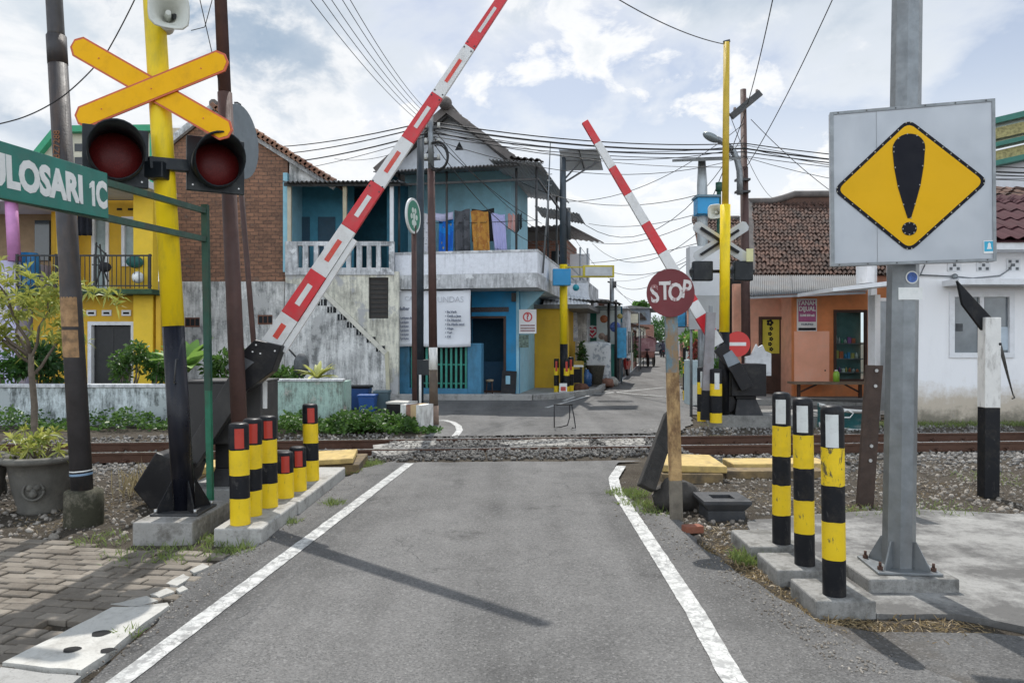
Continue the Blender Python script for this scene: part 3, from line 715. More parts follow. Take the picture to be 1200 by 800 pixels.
# crossbuck
m_cb = mat('crossbuck_yellow', (.88, .46, .004), .45, var=.05, vs=3, dirt=(.6, .28, .01), da=.4, ds=7, bump=.03, spec=.15); m_cbr = mat('crossbuck_red_edge', (.55, .10, .03), .4)
def plank(e, c, ang, L, w, cut, y, name, m, mr, back=None):
    M = frame((c[0], y, c[2]), (math.cos(ang), 0, math.sin(ang)), (-math.sin(ang), 0, math.cos(ang)))
    def oct_(L, w, cut): return [(-L / 2 + cut, -w / 2), (L / 2 - cut, -w / 2), (L / 2, -w / 2 + cut), (L / 2, w / 2 - cut), (L / 2 - cut, w / 2), (-L / 2 + cut, w / 2), (-L / 2, w / 2 - cut), (-L / 2, -w / 2 + cut)]
    q = MB().prism(oct_(L, w, cut), M, -.014, .0).build(name, mr, e)
    MB().prism(oct_(L - .03, w - .03, cut * .92), M, .0, .003).build('face', m, q)
    for x in (-.33, .0, .33): MB().cyl(M @ V(x * L, 0, .003), M @ V(x * L, 0, .007), .006, n=8).build('rivet', m_cbr, q)
    return q
c = V(X(177, 6.2), 0, Z(103.5, 6.2))
plank(e, c, R(-29.8), 1.53, .185, .055, 6.205, 'crossbuck_arm', m_cb, m_cbr)
plank(e, V(X(178.5, 6.2), 0, Z(105, 6.2)), R(22.2), 1.36, .19, .055, 6.185, 'crossbuck_arm', m_cb, m_cbr)
# twin lamps on a cross arm
m_lens = None
tl = NT('lamp_lens'); vo = tl.n('ShaderNodeTexVoronoi'); vo.inputs['Scale'].default_value = 90; tl.l(tl.coord(), vo.inputs['Vector'])
tl.col(tl.mix(tl.ramp(vo.outputs['Distance'], 0, .5), (.20, .018, .016), (.11, .010, .010))); tl.b.inputs['Roughness'].default_value = .4; tl.b.inputs['Specular IOR Level'].default_value = .25; tl.bump(vo.outputs['Distance'], .2, .004); m_lens = tl.m
m_lampbox = mat('lamp_black', (.010, .014, .018), .4, spec=.3, var=.2, dirt=(.06, .065, .06), da=.5, ds=5, bump=.05)
A = V(X(136, 6.0), 6.0, Z(182, 6.0)); B = V(X(254, 6.5), 6.5, Z(192.5, 6.5)); ax = (B - A).normalized()
n_ = V(ax.y, -ax.x, 0).normalized(); n_ = (n_ * .55 + V(.30, -.95, -.03) * .45).normalized()
MB().bar(A + ax * .243 + V(0, 0, -.04), B - ax * .243 + V(0, 0, -.04), .10, .07).build('lamp_arm', m_lampbox, e, bevel=.004)
MB().bar(V(-3.06, 6.26, 3.03), V(-2.90, 6.26, 3.03), .14, .24).build('arm_clamp', m_lampbox, e, bevel=.01)
for c in (A, B):
    right = V(-n_.y, n_.x, 0).normalized(); M = frame(c, right, (0, 0, 1))
    up_n = right.cross(V(0, 0, 1))
    if up_n.dot(n_) < 0: M = frame(c, -right, (0, 0, 1))
    k = .24
    bp = MB().prism([(-k, -k), (k, -k), (k, k), (-k, k)], M, -.09, -.045).build('lamp_housing', m_lampbox, e, bevel=.008)
    mb = MB(); N = 28; ro, ri = .208, .194; vs = []; prof = []
    for j in range(N):
        th = 2 * math.pi * j / N; dep = .05 + .30 * (.5 + .5 * math.sin(th)) ** .8
        cc, ss = math.cos(th), math.sin(th)
        vs += [(ro * cc, ro * ss, -.045), (ro * cc, ro * ss, dep), (ri * cc, ri * ss, dep), (ri * cc, ri * ss, -.045)]
    fs = []
    for j in range(N):
        a = j * 4; d = ((j + 1) % N) * 4
        fs += [(a, d, d + 1, a + 1), (a + 1, d + 1, d + 2, a + 2), (a + 2, d + 2, d + 3, a + 3)]
    mb.add([M @ Vector(p) for p in vs], fs, 0, True); mb.build('visor', m_lampbox, bp)
    mb = MB(); mb.lathe([(.194, -.046), (.17, -.022), (.11, -.005), (.05, .003), (.001, .006)], n=28, M=M); mb.build('lens', m_lens, bp)
    for sx in (-1, 1): MB().cyl(M @ V(sx * .19, -.19, -.045), M @ V(sx * .19, -.19, -.038), .008, n=8).build('screw', m_bolt, bp)
# horn loudspeaker high on the mast
def horn(name, label, c, d, s, m, group=None):
    d = Vector(d).normalized(); right = d.cross(V(0, 0, 1)).normalized() * -1
    Mx = frame(c, V(0, 0, 1).cross(d), (0, 0, 1))
    e = thing(name, label, 'loudspeaker', c, 0, group)
    def sqr(r, z, k=20, p=4.):
        o = []
        for j in range(k):
            a = 2 * math.pi * j / k; f = (abs(math.cos(a)) ** p + abs(math.sin(a)) ** p) ** (-1 / p); o.append((r * f * math.cos(a), r * f * math.sin(a), z))
        return o
    rings = [sqr(.05 * s, -.30 * s, p=2), sqr(.055 * s, -.22 * s, p=2), sqr(.09 * s, -.08 * s, p=2.5), sqr(.15 * s, .0), sqr(.165 * s, .015 * s), sqr(.15 * s, .018 * s), sqr(.085 * s, -.07 * s, p=2.5), sqr(.045 * s, -.19 * s, p=2)]
    vs = [Mx @ Vector(p) for r in rings for p in r]; k = 20
    fs = [(i * k + j, i * k + (j + 1) % k, (i + 1) * k + (j + 1) % k, (i + 1) * k + j) for i in range(len(rings) - 1) for j in range(k)] + [[(len(rings) - 1) * k + j for j in range(k)], [j for j in range(k)][::-1]]
    MB().add(vs, fs, 0, True).build('bell', m, e)
    MB().tube([Mx @ V(0, 0, -.19 * s), Mx @ V(0, 0, -.05 * s)], [.035 * s, .022 * s], 12).build('throat', m, e)
    MB().tube([Mx @ V(0, 0, -.40 * s), Mx @ V(0, 0, -.28 * s)], .07 * s, 14).build('driver', m, e)
    return e, Mx
m_horn = mat('horn_ivory', (.60, .61, .55), .45, var=.06, dirt=(.35, .34, .28), da=.5, ds=6)
q = V(X(201, 6.1), 6.05, Z(12, 6.05)); e2, Mx = horn('horn_loudspeaker', 'ivory horn loudspeaker bolted to the top of the yellow crossing mast at left', q, (.45, -.85, -.12), .95, m_horn)
MB().bar(q + V(-.1, .2, .03), q + V(-.0, .12, .0), .04, .02).build('bracket', m_dark_steel, e2)
# ------------------------------------------------------------------ street name sign
e = thing('street_sign', 'green street name sign with white letters on a dark post frame', 'street sign', (-2.80, 6.82, 0))
p0 = V(-2.785, 6.84, -.02); p1 = V(-2.83, 6.82, 2.86)
pm_ = along(p0, p1, 1.15)
MB().bar(p0, pm_, .05, .05).build('post', mat('green_post_bright', (.02, .16, .09), .5, var=.3, dirt=(.08, .05, .03), da=.8, ds=6, streak=.3), e); MB().bar(pm_, p1, .056, .056).build('post', m_green_post, e)
sx_ = -2.80
MB().bar((-2.87, 3.0, -.02), (-2.87, 3.0, 2.62), .06, .06).build('post', m_green_post, e)
for z0_, z1_ in ((2.80, 2.585), (2.54, 2.36)):
    MB().bar((-2.83, 6.80, z0_), (-2.84, 3.0, z1_), .046, .046, side=(0, 0, 1)).build('bar', m_green_post, e)
SU = V(0, 1, .061); M = frame((sx_, 4.10, 2.543), SU, (0, 0, 1))
bd = MB().prism([(-.98, -.155), (1.015, -.155), (1.015, .155), (-.98, .155)], M, -.012, .008).build('board', m_green_sign, e, bevel=.002)
text('PULOSARI', M @ Matrix.Translation((.715, -.012, .009)), .165, m_white_letter, bd, align='RIGHT', bold=.012, sx=.95)
text('C', M @ Matrix.Translation((.865, -.012, .009)), .165, m_white_letter, bd, align='LEFT', bold=.012, sx=.80)
MB().prism([(.815, -.092), (.847, -.092), (.847, .074), (.825, .074), (.790, .048), (.790, .020), (.815, .034)], M, .008, .012).build('lettering', m_white_letter, bd)
# ------------------------------------------------------------------ bollards
def bollard(label, group, loc, h, r, bands, refl, ry0, ry1, ang=-90, wid=46, lean=(0, 0), cap=.03, ridge=False):
    """bands: list of (z0, z1, material) from the ground up"""
    e = thing('bollard', label, 'bollard', loc, 0, group)
    L = Vector(loc); sl = Vector((lean[0], lean[1], 1))
    for z0, z1, m in bands:
        top = z1 >= h - .001
        mb = MB(); n = 28
        prof = [(r, z0), (r, z1)] if not top else [(r, z0), (r, h - cap), (r * .985, h - cap * .75), (r * .93, h - cap * .42), (r * .75, h - cap * .16), (r * .4, h - .002), (.001, h)]
        rings = []
        for rad, z in prof: rings += [L + sl * (z + (.005 * mnoise.noise((math.cos(2 * math.pi * j / n) * 1.6 + L.y * 3, math.sin(2 * math.pi * j / n) * 1.6, z * 7)) if .01 < z < h - .06 else 0)) + V(rad * math.cos(2 * math.pi * j / n), rad * math.sin(2 * math.pi * j / n), 0) for j in range(n)]
        mb.add(rings, [(i * n + j, i * n + (j + 1) % n, (i + 1) * n + (j + 1) % n, (i + 1) * n + j) for i in range(len(prof) - 1) for j in range(n)], 0, True)
        mb.build('cap' if top else 'band', m, e)
    a0, a1 = R(ang - wid / 2), R(ang + wid / 2); rr = r + .0025
    mb = MB(); mb.surf(lambda u, v: L + sl * (ry0 + (ry1 - ry0) * v) + V(math.cos(a0 + (a1 - a0) * u) * rr, math.sin(a0 + (a1 - a0) * u) * rr, 0), 6, 1, 0, True); mb.build('reflector', refl, e)
    return e
def lb(h): return [(0, .215, m_yel_paint), (.215, .40, m_black_paint), (.40, .605, m_yel_paint), (.605, h, m_black_paint)]
gl = 'yellow and black bollards on the left kerb blocks'
for u, D, xx, h, lab, rr in ((281.5, 6.02, -2.21, .825, 'tall yellow and black bollard with red reflector, nearest on the left kerb blocks', .079), (295.5, 6.33, -2.22, .83, 'tall yellow and black bollard second from the front on the left kerb blocks', .079), (315.5, 6.65, -2.185, .82, 'tall bollard just in front of the two short bollards on the left kerb blocks', .080), (365.5, 7.92, -2.145, .82, 'tall bollard at the far end of the left kerb blocks, behind the short ones', .080)):
    bollard(lab, gl, (xx, D, .118), h, rr, lb(h), m_red_refl, .62, h - .045, -68, 52, (random.uniform(-.03, -.0), 0))
for u, D, xx, lab in ((334, 7.05, -2.16, 'short yellow bollard with black top and red reflector, nearer of the two short ones'), (350, 7.38, -2.13, 'short yellow bollard with black top and red reflector, farther of the two short ones')):
    bollard(lab, gl, (xx, D, .118), .44, .081, [(0, .235, m_yel_paint), (.235, .44, m_black_paint)], m_red_refl, .245, .40, -68, 52, (-.02, 0))
for y0, y1, x0, x1, lab in ((5.87, 6.86, -2.37, -1.99, 'pale concrete kerb block under the two nearest left bollards'), (6.87, 8.75, -2.34, -1.97, 'longer pale concrete kerb block under the short bollards and the far tall one')):
    mb = MB(); mb.box(x0, x1, y0, y1, -.06, .117); tag(mb.build('kerb_block', M_concrete('kerb_conc%d' % int(y0), (.42, .41, .385), (.16, .15, .135), 2.2, .5, .66), loc=((x0 + x1) / 2, (y0 + y1) / 2, 0), bevel=.014), lab, 'kerb block', 'concrete kerb blocks under the left bollards')
# ------------------------------------------------------------------ barrier machines
def boom(e, p0, p1, w0, w1, th, segs, first, insets=True):
    """tapered striped boom in the plane y = const; segs = fractions where the colour changes"""
    p0 = Vector(p0); p1 = Vector(p1); d = (p1 - p0); L = d.length; a = d / L
    M = frame(p0, a, V(0, -1, 0).cross(a)); M = frame(p0, a, (V(0, -1, 0)).cross(a))
    w = lambda f: w0 + (w1 - w0) * f
    mb = MB(); k = first; strips = []
    for f0, f1 in zip(segs, segs[1:]):
        pts = []
        for z in (-th, 0):
            pts += [M @ V(f0 * L, -w(f0) / 2, z), M @ V(f1 * L, -w(f1) / 2, z), M @ V(f1 * L, w(f1) / 2, z), M @ V(f0 * L, w(f0) / 2, z)]
        mb.hexa(pts, k)
        if insets and f1 - f0 > .05:
            c = (f0 + f1) / 2 * L; hl = (f1 - f0) * L * .23; hw = w((f0 + f1) / 2) * .15
            strips.append((MB().hexa([M @ V(c - hl, -hw, .0), M @ V(c + hl, -hw, .0), M @ V(c + hl, hw, .0), M @ V(c - hl, hw, .0), M @ V(c - hl, -hw, .003), M @ V(c + hl, -hw, .003), M @ V(c + hl, hw, .003), M @ V(c - hl, hw, .003)]), 1 - k))
        k = 1 - k
    bo = mb.build('boom', [m_boom_red, m_boom_white], e, bevel=.004)
    mm_ = (mat('strip_red', (.60, .05, .03), .4, dirt=(.5, .2, .15), da=.4, ds=12), mat('strip_white', (.66, .66, .64), .4, dirt=(.5, .45, .44), da=.5, ds=12))
    for q, c in strips: q.build('reflector_strip', mm_[c], bo)
    return bo, M
m_mach = mat('machine_grey', (.034, .033, .033), .5, var=.15, vs=2, dirt=(.11, .10, .09), da=.5, ds=2.5, streak=.4, bump=.06); m_mach_d = mat('machine_black', (.012, .012, .014), .45, spec=.3, var=.25, vs=3, dirt=(.06, .055, .05), da=.6, ds=4, bump=.08)
YB = 7.38
e = thing('crossing_barrier', 'left level crossing barrier with raised red and white boom, black housing and hanging counterweight', 'crossing barrier', (-2.85, 7.75, .12))
MB().box(X(213, 7.5), X(306, 7.5), 7.52, 8.05, Z(521, 7.5), Z(449, 7.5)).build('housing', m_mach, e, bevel=.012)
MB().box(X(212, 7.5), X(307, 7.5), 7.51, 8.06, Z(449, 7.5), Z(446, 7.5)).build('housing_lid', m_mach, e, bevel=.006)
mb = MB(); x0, x1 = X(252, 7.6), X(296, 7.6)
mb.hexa([(x0 - .05, 7.55, .12), (x1 + .06, 7.55, .12), (x1 + .06, 8.0, .12), (x0 - .05, 8.0, .12), (x0, 7.6, .30), (x1, 7.6, .30), (x1, 7.95, .30), (x0, 7.95, .30)]); mb.box(x0, x1, 7.6, 7.95, .30, .56); mb.build('pedestal', m_mach_d, e, bevel=.006)
MB().box(-3.35, -2.44, 7.42, 8.45, -.06, .12).build('footing', m_conc, e, bevel=.012)
# arm: bracket at the boom foot and long counterweight lever
def PB(u, v, y=YB): return P(u, v, y)
foot = PB(316, 405); tip = PB(592, -8)
d = (tip - foot).normalized()
piv = PB(283, 447)
mb = MB(); Mq = frame((0, YB, 0), (1, 0, 0), (0, 0, 1))
def q2(u, v): p = PB(u, v); return (p.x, p.z)
mb.prism([q2(291, 458), q2(268, 430), q2(302, 398), q2(333, 405), q2(322, 435), q2(304, 449)], Mq, -.09, .09); mb.build('boom_bracket', m_mach_d, e, bevel=.008)
mb = MB(); mb.prism([q2(268, 430), q2(283, 415), q2(302, 424), q2(286, 437)], Mq, .092, .10); mb.build('bracket_plate', mat('bare_plate', (.16, .17, .18), .4, .5), e)
mb = MB(); mb.bar(PB(288, 436), PB(216, 552), .22, .10, 0, (0, 1, 0), .17, .10); mb.build('counterweight_lever', m_mach, e, bevel=.006)
mb = MB(); mb.prism([q2(165, 569), q2(191, 527), q2(233, 541), q2(226, 562), q2(190, 598)], Mq, -.22, .16); mb.build('counterweight', m_mach_d, e, bevel=.015)
bo, M = boom(e, foot, tip, .200, .098, .05, [0, .083, .206, .333, .458, .584, .711, .848, 1.0], 1)
for f, s in ((.012, 1), (.03, -1), (.05, 1)): pass
for (a_, b_) in ((300, 404), (311, 400), (305, 414), (322, 411), (296, 412)): MB().cyl(PB(a_, b_, YB - .09), PB(a_, b_, YB - .097), .009, n=8).build('bolt', m_bolt, e)
L_ = (tip - foot).length
for f, w_ in ((.452, .17), (.848, .125), (.711, .14)):
    for sgn in (-1, 1):
        for dx in (-.03, .03): MB().cyl(M @ V(f * L_ + dx, sgn * w_ * .33, 0), M @ V(f * L_ + dx, sgn * w_ * .33, .006), .008, n=8).build('bolt', m_dark_steel, bo)
mb = MB(); mb.hexa([M @ V(.02, -.17, -.05), M @ V(1.35, -.145, -.05), M @ V(1.35, -.085, -.05), M @ V(.02, -.105, -.05), M @ V(.02, -.165, -.02), M @ V(1.35, -.14, -.02), M @ V(1.35, -.085, -.02), M @ V(.02, -.105, -.02)]); mb.build('stiffener', m_boom_white, bo, bevel=.004)
# white tag hanging under the bracket
MB().box(X(306, 7.6), X(315, 7.6), 7.55, 7.553, Z(478, 7.6), Z(446, 7.6)).build('paper_tag', m_white_letter, e)
# ------------------------------------------------------------------ yellow cable-pit slabs, left
def slab(label, x0, x1, y0, y1, z0, z1, m, rot=0, group=None, tilt=0):
    c = V((x0 + x1) / 2, (y0 + y1) / 2, 0); M = Matrix.Translation(c) @ Matrix.Rotation(rot, 4, 'Z') @ Matrix.Rotation(tilt, 4, 'Y')
    mb = MB(); mb.mbox(M, x0 - c.x, x1 - c.x, y0 - c.y, y1 - c.y, z0, z1)
    return tag(mb.build('cover_slab', m, loc=c, bevel=.012), label, 'cover slab', group)
gs = 'yellow painted pit cover slabs beside the track'
slab('dirty yellow lower slab of the pair at the end of the left bollard row', -2.55, -1.90, 9.0, 9.9, -.08, .10, m_slab_dirty, R(4), gs)
slab('bright yellow slab lying skewed on top of the dirty one beyond the left bollards', -2.62, -1.98, 8.95, 9.75, .105, .17, m_slab_yel, R(8), gs, R(-2))
slab('small yellow slab half hidden behind the black foot of the crossing mast', -3.75, -3.1, 8.75, 9.3, .03, .12, m_slab_yel, R(3), gs)
slab('long dirty yellow slab lying low behind the left barrier pedestal', -3.8, -3.05, 8.7, 9.35, -.08, .03, m_slab_dirty, R(3), gs)
# ------------------------------------------------------------------ planters, tree
m_pot = mat('stone_pot', (.105, .10, .088), .9, var=.25, vs=6, dirt=(.20, .19, .16), da=.6, ds=4, bump=.4)
def planter(label, c, s=1.0, relief=True):
    e = thing('planter', label, 'planter', c, 0, 'grey stone planters at far left')
    prof = [(.18, .0), (.20, .02), (.19, .05), (.235, .2), (.265, .38), (.275, .46), (.33, .485), (.355, .50), (.355, .535), (.31, .55), (.275, .52), (.26, .46), (.001, .46)]
    MB().lathe([(r * s, z * s) for r, z in prof], c, 32).build('bowl', m_pot, e)
    if relief:
        for a in (-72, 48, 168):
            a = R(a); n = V(math.cos(a), math.sin(a), 0); Mx = frame(V(*c) + n * .232 * s + V(0, 0, .24 * s), V(0, 0, 1).cross(n), (n * -.12 + V(0, 0, 1)))
            mb = MB()
            for k in range(24):
                pass
            ring = [Mx @ V(.085 * s * math.cos(2 * math.pi * j / 24), .085 * s * math.sin(2 * math.pi * j / 24), .012) for j in range(25)]
            mb.tube(ring, .012 * s, 6)
            for dx, dy, rr in ((-.03, .03, .032), (.03, .03, .032), (0, -.03, .038), (0, .0, .03)): mb.ball(Mx @ V(dx * s, dy * s, .005), rr * s, 10, 6)
            mb.build('relief_rosette', m_pot, e)
    mb = MB(); mb.lathe([(.262 * s, .462 * s), (.15 * s, .475 * s), (.001, .48 * s)], c, 20); mb.build('soil', m_dirt, e)
    return e
pc = (-4.52, 7.1, -.03); planter('big grey stone planter with rosette relief holding a yellow-green bush beside the dark pole', pc)
planter('grey stone planter cut off by the left edge, without a plant in view', (-5.10, 7.0, -.03))
def tufts(n, c, r, k, L):
    """star-shaped rosettes of long leaves at twig ends"""
    Cc = []; Dd = []; LL = []
    for i in range(n):
        p = Vector(c) + Vector((rng.normal() * r[0], rng.normal() * r[1], rng.normal() * r[2])); up = Vector((rng.normal() * .5, rng.normal() * .5, .9)).normalized()
        for j in range(k):
            d = (up * rng.uniform(.1, .9) + Vector(rng.normal(size=3)) * .55).normalized(); Cc.append(tuple(p)); Dd.append(tuple(d)); LL.append(rng.uniform(*L))
    return Cc, Dd, np.array(LL)
e = thing('croton_bush', 'low yellow-green bush growing in the big grey planter', 'bush', (pc[0], pc[1], .46))
C_, D_, LL = tufts(26, (pc[0], pc[1], .62), (.12, .10, .06), 16, (.07, .15)); leafmesh('foliage', C_, D_, LL, LL * .2, m_yel, e, droop=.25)
mb = MB(); 
for k in range(12):
    a = rng.uniform(0, 6.28); mb.tube([(pc[0] + .04 * math.cos(a), pc[1] + .04 * math.sin(a), .45), (pc[0] + .17 * math.cos(a), pc[1] + .15 * math.sin(a), .62)], .008, 5)
mb.build('stem', m_bark, e)
# croton tree
def limbs(mb, base, tip, r0, r1, k=6, wob=.04):
    b = Vector(base); t = Vector(tip); pts = []
    for i in range(k + 1):
        f = i / k; q = b.lerp(t, f)
        if 0 < i < k: q += Vector((rng.normal() * wob, rng.normal() * wob, 0))
        pts.append(q)
    mb.tube(pts, [r0 + (r1 - r0) * i / k for i in range(k + 1)], 8); return pts
tb_ = V(-5.75, 9.0, -.03)
e = thing('croton_tree', 'small thin-trunked tree with rosettes of yellow-green leaves at far left', 'tree', tb_)
mb = MB(); limbs(mb, tb_, (-5.85, 9.0, 1.45), .045, .032, 7, .012); fork = V(-5.85, 9.0, 1.45); ends = []
for tx in ((-6.75, 8.8, 2.35), (-6.35, 9.2, 2.15), (-5.6, 8.9, 2.15), (-6.0, 8.6, 2.3), (-6.3, 8.9, 1.75), (-5.5, 9.2, 1.8), (-6.9, 9.2, 2.0)):
    limbs(mb, fork - V(0, 0, rng.uniform(0, .3)), tx, .022, .009, 5, .03); ends.append(V(*tx))
mb.build('trunk', m_bark, e)
C_ = []; D_ = []; LL = []
for q in ends:
    c2, d2, l2 = tufts(17, q, (.15, .15, .12), 13, (.09, .19)); C_ += c2; D_ += d2; LL += list(l2)
for u, v in ((16, 400), (70, 395), (106, 345), (20, 365), (60, 362), (10, 330), (38, 345), (2, 370)):
    p = P(u, v, 9.0); c2, d2, l2 = tufts(8, p, (.11, .2, .08), 13, (.09, .19)); C_ += c2; D_ += d2; LL += list(l2)
LL = np.array(LL); leafmesh('crown', C_, D_, LL, LL * .2, m_yel, e, droop=.25)
# dry flower stalks between pole and mast
e = thing('dry_plant', 'clump of dry pale flower stalks between the dark pole and the mast', 'plant', (-3.55, 7.6, 0))
C_ = []; D_ = []; LL = []
for k in range(110):
    x = rng.normal(-3.85, .14); y = rng.normal(7.8, .15); C_.append((x, y, -.02)); D_.append((rng.normal() * .3, rng.normal() * .3, 1)); LL.append(rng.uniform(.15, .5))
leafmesh('blades', C_, D_, np.array(LL), .022, M_leaf('straw', (.28, .22, .12), (.40, .34, .20), tr=.2), e, droop=.2)
# drain cover slab
mb = MB(); q = [Vector((*p, 0)) for p in xy((2, 781), (98, 790), (197, 714), (131, 715))]
qq = rag(q, .08, .012)
mb.prism([(p.x, p.y) for p in qq][::1], Matrix.Identity(4), -.05, .022); dc = mb.build('slab', m_pale, tag(thing('drain_cover', 'whitish concrete drain cover with three dark holes beside the paving', 'drain cover', (-2.4, 4.0, 0)), None))
ee = dc.parent
for u, v, r in ((118, 742, .045), (84, 761, .04), (126, 762, .034)):
    c = G(u, v, .022); mb = MB(); mb.add([(c.x + r * (1 + .15 * math.sin(3 * a)) * 1.05 * math.cos(a), c.y + r * math.sin(a), .0245) for a in np.linspace(0, 6.283, 19)[:-1]], [list(range(18))]); mb.build('drain_hole', mat('hole_black', (.006, .006, .006), .95, bump=0), ee)
mb = MB(); q = rag([Vector((*p, 0)) for p in xy((0, 786), (92, 796), (60, 830), (-60, 830))], .08, .012); mb.prism([(p.x, p.y) for p in q], Matrix.Identity(4), -.05, .018); tag(mb.build('kerb_slab', m_conc), kind='structure')
# ------------------------------------------------------------------ right bollards
def rb(): return [(0, .215, m_black_paint), (.215, .44, m_yel_paint), (.44, .655, m_black_paint), (.655, .88, m_yel_paint), (.88, 1.135, m_black_paint)]
gr = 'tall black and yellow bollards with white reflectors at right'
m_yel_scuf2 = M_worn('yellow_scuffed_light', YEL, .42, .8, (.05, .05, .05), lo=.59)
gb = 'square concrete bollard feet at right'
m_yel_scuf = M_worn('yellow_scuffed', YEL, .42, .9, (.04, .04, .04), lo=.545)
for k, (x, y, lab, lb2, bx) in enumerate(((1.93, 4.43, 'black and yellow bollard nearest the camera at right, its upper yellow band badly scuffed', 'square concrete foot of the scuffed bollard nearest the camera', (1.78, 2.13, 4.32, 4.74)), (1.99, 5.03, 'middle one of the three black and yellow bollards at right', 'square concrete foot of the middle right bollard', (1.76, 2.16, 4.90, 5.32)), (2.025, 5.56, 'farthest of the three black and yellow bollards at right', 'square concrete foot of the farthest right bollard', (1.76, 2.14, 5.46, 5.96)))):
    B = rb()
    B[3] = (.655, .88, m_yel_scuf if k == 0 else m_yel_scuf2); B[1] = (.215, .44, m_yel_scuf2)
    bollard(lab, gr, (x, y, .088), 1.135, .0665, B, m_white_refl, .885 if k == 0 else .90, 1.08, -115, 62, (-.012 if k < 2 else .0, 0), cap=.045)
    mb = MB(); mb.box(bx[0], bx[1], bx[2], bx[3], -.05, .087); tag(mb.build('concrete_block', M_concrete('foot_conc%d' % k, (.30, .295, .28), (.10, .097, .088), 3., .44, .6), loc=((bx[0] + bx[1]) / 2, (bx[2] + bx[3]) / 2, 0), bevel=.012), lb2, 'concrete foot', gb)
# ------------------------------------------------------------------ warning sign
b = V(2.575, 4.93, .10); t = V(2.66, 4.93, 5.6)
e = thing('warning_sign', 'big grey warning board with yellow exclamation mark diamond on a thick galvanised pole', 'warning sign', b)
MB().tube([b + V(0, 0, .015), t], [.101, .088], 8, smooth=False).build('pole', m_gal, e)
MB().mbox(Matrix.Translation(b) @ Matrix.Rotation(R(-6), 4, 'Z'), -.2, .2, -.19, .19, .0, .016).build('base_plate', m_gal, e, bevel=.003)
for k in range(4):
    a = R(45 + 90 * k - 6); d = V(math.cos(a), math.sin(a), 0); c = b + V(0, 0, .016); nrm = V(-d.y, d.x, 0) * .005
    pts = [c + d * .09, c + d * .20, c + d * .19 + V(0, 0, .03), c + d * .115 + V(0, 0, .17), c + d * .09 + V(0, 0, .17)]
    g = MB(); n5 = 5; g.add([p - nrm for p in pts] + [p + nrm for p in pts], [(0, 1, 2, 3, 4), (9, 8, 7, 6, 5)] + [(i, 5 + i, 5 + (i + 1) % 5, (i + 1) % 5) for i in range(5)]); g.build('gusset', m_gal, e)
    a = R(90 * k - 6 + 45); d2 = V(math.cos(R(90 * k + 39)), math.sin(R(90 * k + 39)), 0)
for sx in (-1, 1):
    for sy in (-1, 1):
        c = b + Matrix.Rotation(R(-6), 3, 'Z') @ V(sx * .165, sy * .13, .016); g = MB().cyl(c, c + V(0, 0, .022), .017, n=6, smooth=False); g.cyl(c + V(0, 0, .022), c + V(0, 0, .05), .009, n=8); g.build('anchor_bolt', m_rust, e)
mb = MB(); mb.box(2.26, 2.835, 4.68, 5.24, -.05, .098); tag(mb.build('concrete_block', M_concrete('sign_conc', (.30, .295, .28), (.09, .087, .08), 2.4, .44, .6), loc=(2.55, 4.95, 0), bevel=.012), 'grey concrete block at the foot of the warning sign pole', 'concrete block')
BL = V(2.085, 4.845, 2.595); BRt = V(3.0, 4.588, 2.602); rt = (BRt - BL).normalized(); Mb = frame((BL + BRt) / 2, rt, (0, 0, 1)); hw = (BRt - BL).length / 2; hh = .504
m_board = mat('board_grey', (.40, .425, .455), .42, .35, var=.06, vs=2, dirt=(.36, .37, .38), da=.6, ds=1.8, streak=.25, bump=.03)
bd = MB(); bd.mbox(Mb, -hw, hw, -hh, hh, -.06, -.002); bo = bd.build('board', m_board, e, bevel=.004)
mb = MB()
for a_ in ((-hw, -hw + .022, -hh, hh), (hw - .018, hw, -hh, hh)): mb.mbox(Mb, a_[0], a_[1], a_[2], a_[3], -.001, .004)
for a_ in ((-hh, -hh + .018), (hh - .018, hh)): mb.mbox(Mb, -hw + .0225, hw - .0185, a_[0], a_[1], -.001, .004)
mb.mbox(Mb, -.198, -.196, -hh + .02, hh - .02, -.001, .0005); mb.build('edge_trim', m_gal, bo)
for x in np.linspace(-hw + .05, hw - .05, 6):
    for y in (-hh + .009, hh - .009): MB().cyl(Mb @ V(x, y, .004), Mb @ V(x, y, .006), .005, n=8).build('rivet', m_dark_steel, bo)
def rdiamond(w, h, r):
    o = []; cs = [(w, 0), (0, h), (-w, 0), (0, -h)]
    for i in range(4):
        c = Vector((*cs[i], 0)); p = Vector((*cs[i - 1], 0)); n = Vector((*cs[(i + 1) % 4], 0)); a = c + (p - c).normalized() * r; d = c + (n - c).normalized() * r
        for f in np.linspace(0, 1, 6): q = a.lerp(c, f).lerp(c.lerp(d, f), f); o.append((q.x, q.y))
    return o
m_sign_blk = mat('sign_black', (.007, .008, .014), .45, var=.1, bump=.02, spec=.15); m_sign_yel = mat('sign_yellow', (.76, .42, .004), .4, var=.04, vs=2, bump=.02, dirt=(.66, .37, .01), da=.4, ds=3, spec=.15)
Md = Mb @ Matrix.Translation((-.012, -.006, 0))
MB().prism(rdiamond(.450, .428, .06), Md, .0, .004).build('diamond_border', m_sign_blk, bo); MB().prism(rdiamond(.421, .401, .05), Md, .004, .006).build('diamond_face', m_sign_yel, bo)
ex = []
for a in np.linspace(R(-8), R(188), 22): ex.append((.094 * math.cos(a), .235 + .095 * math.sin(a)))
pl_ = ex + [(-.085, .12), (-.066, .0), (-.035, -.12), (-.01, -.208), (.01, -.208), (.035, -.12), (.066, .0), (.085, .12)]
MB().prism(pl_, Md, .0065, .009).build('exclamation_bar', m_sign_blk, bo)
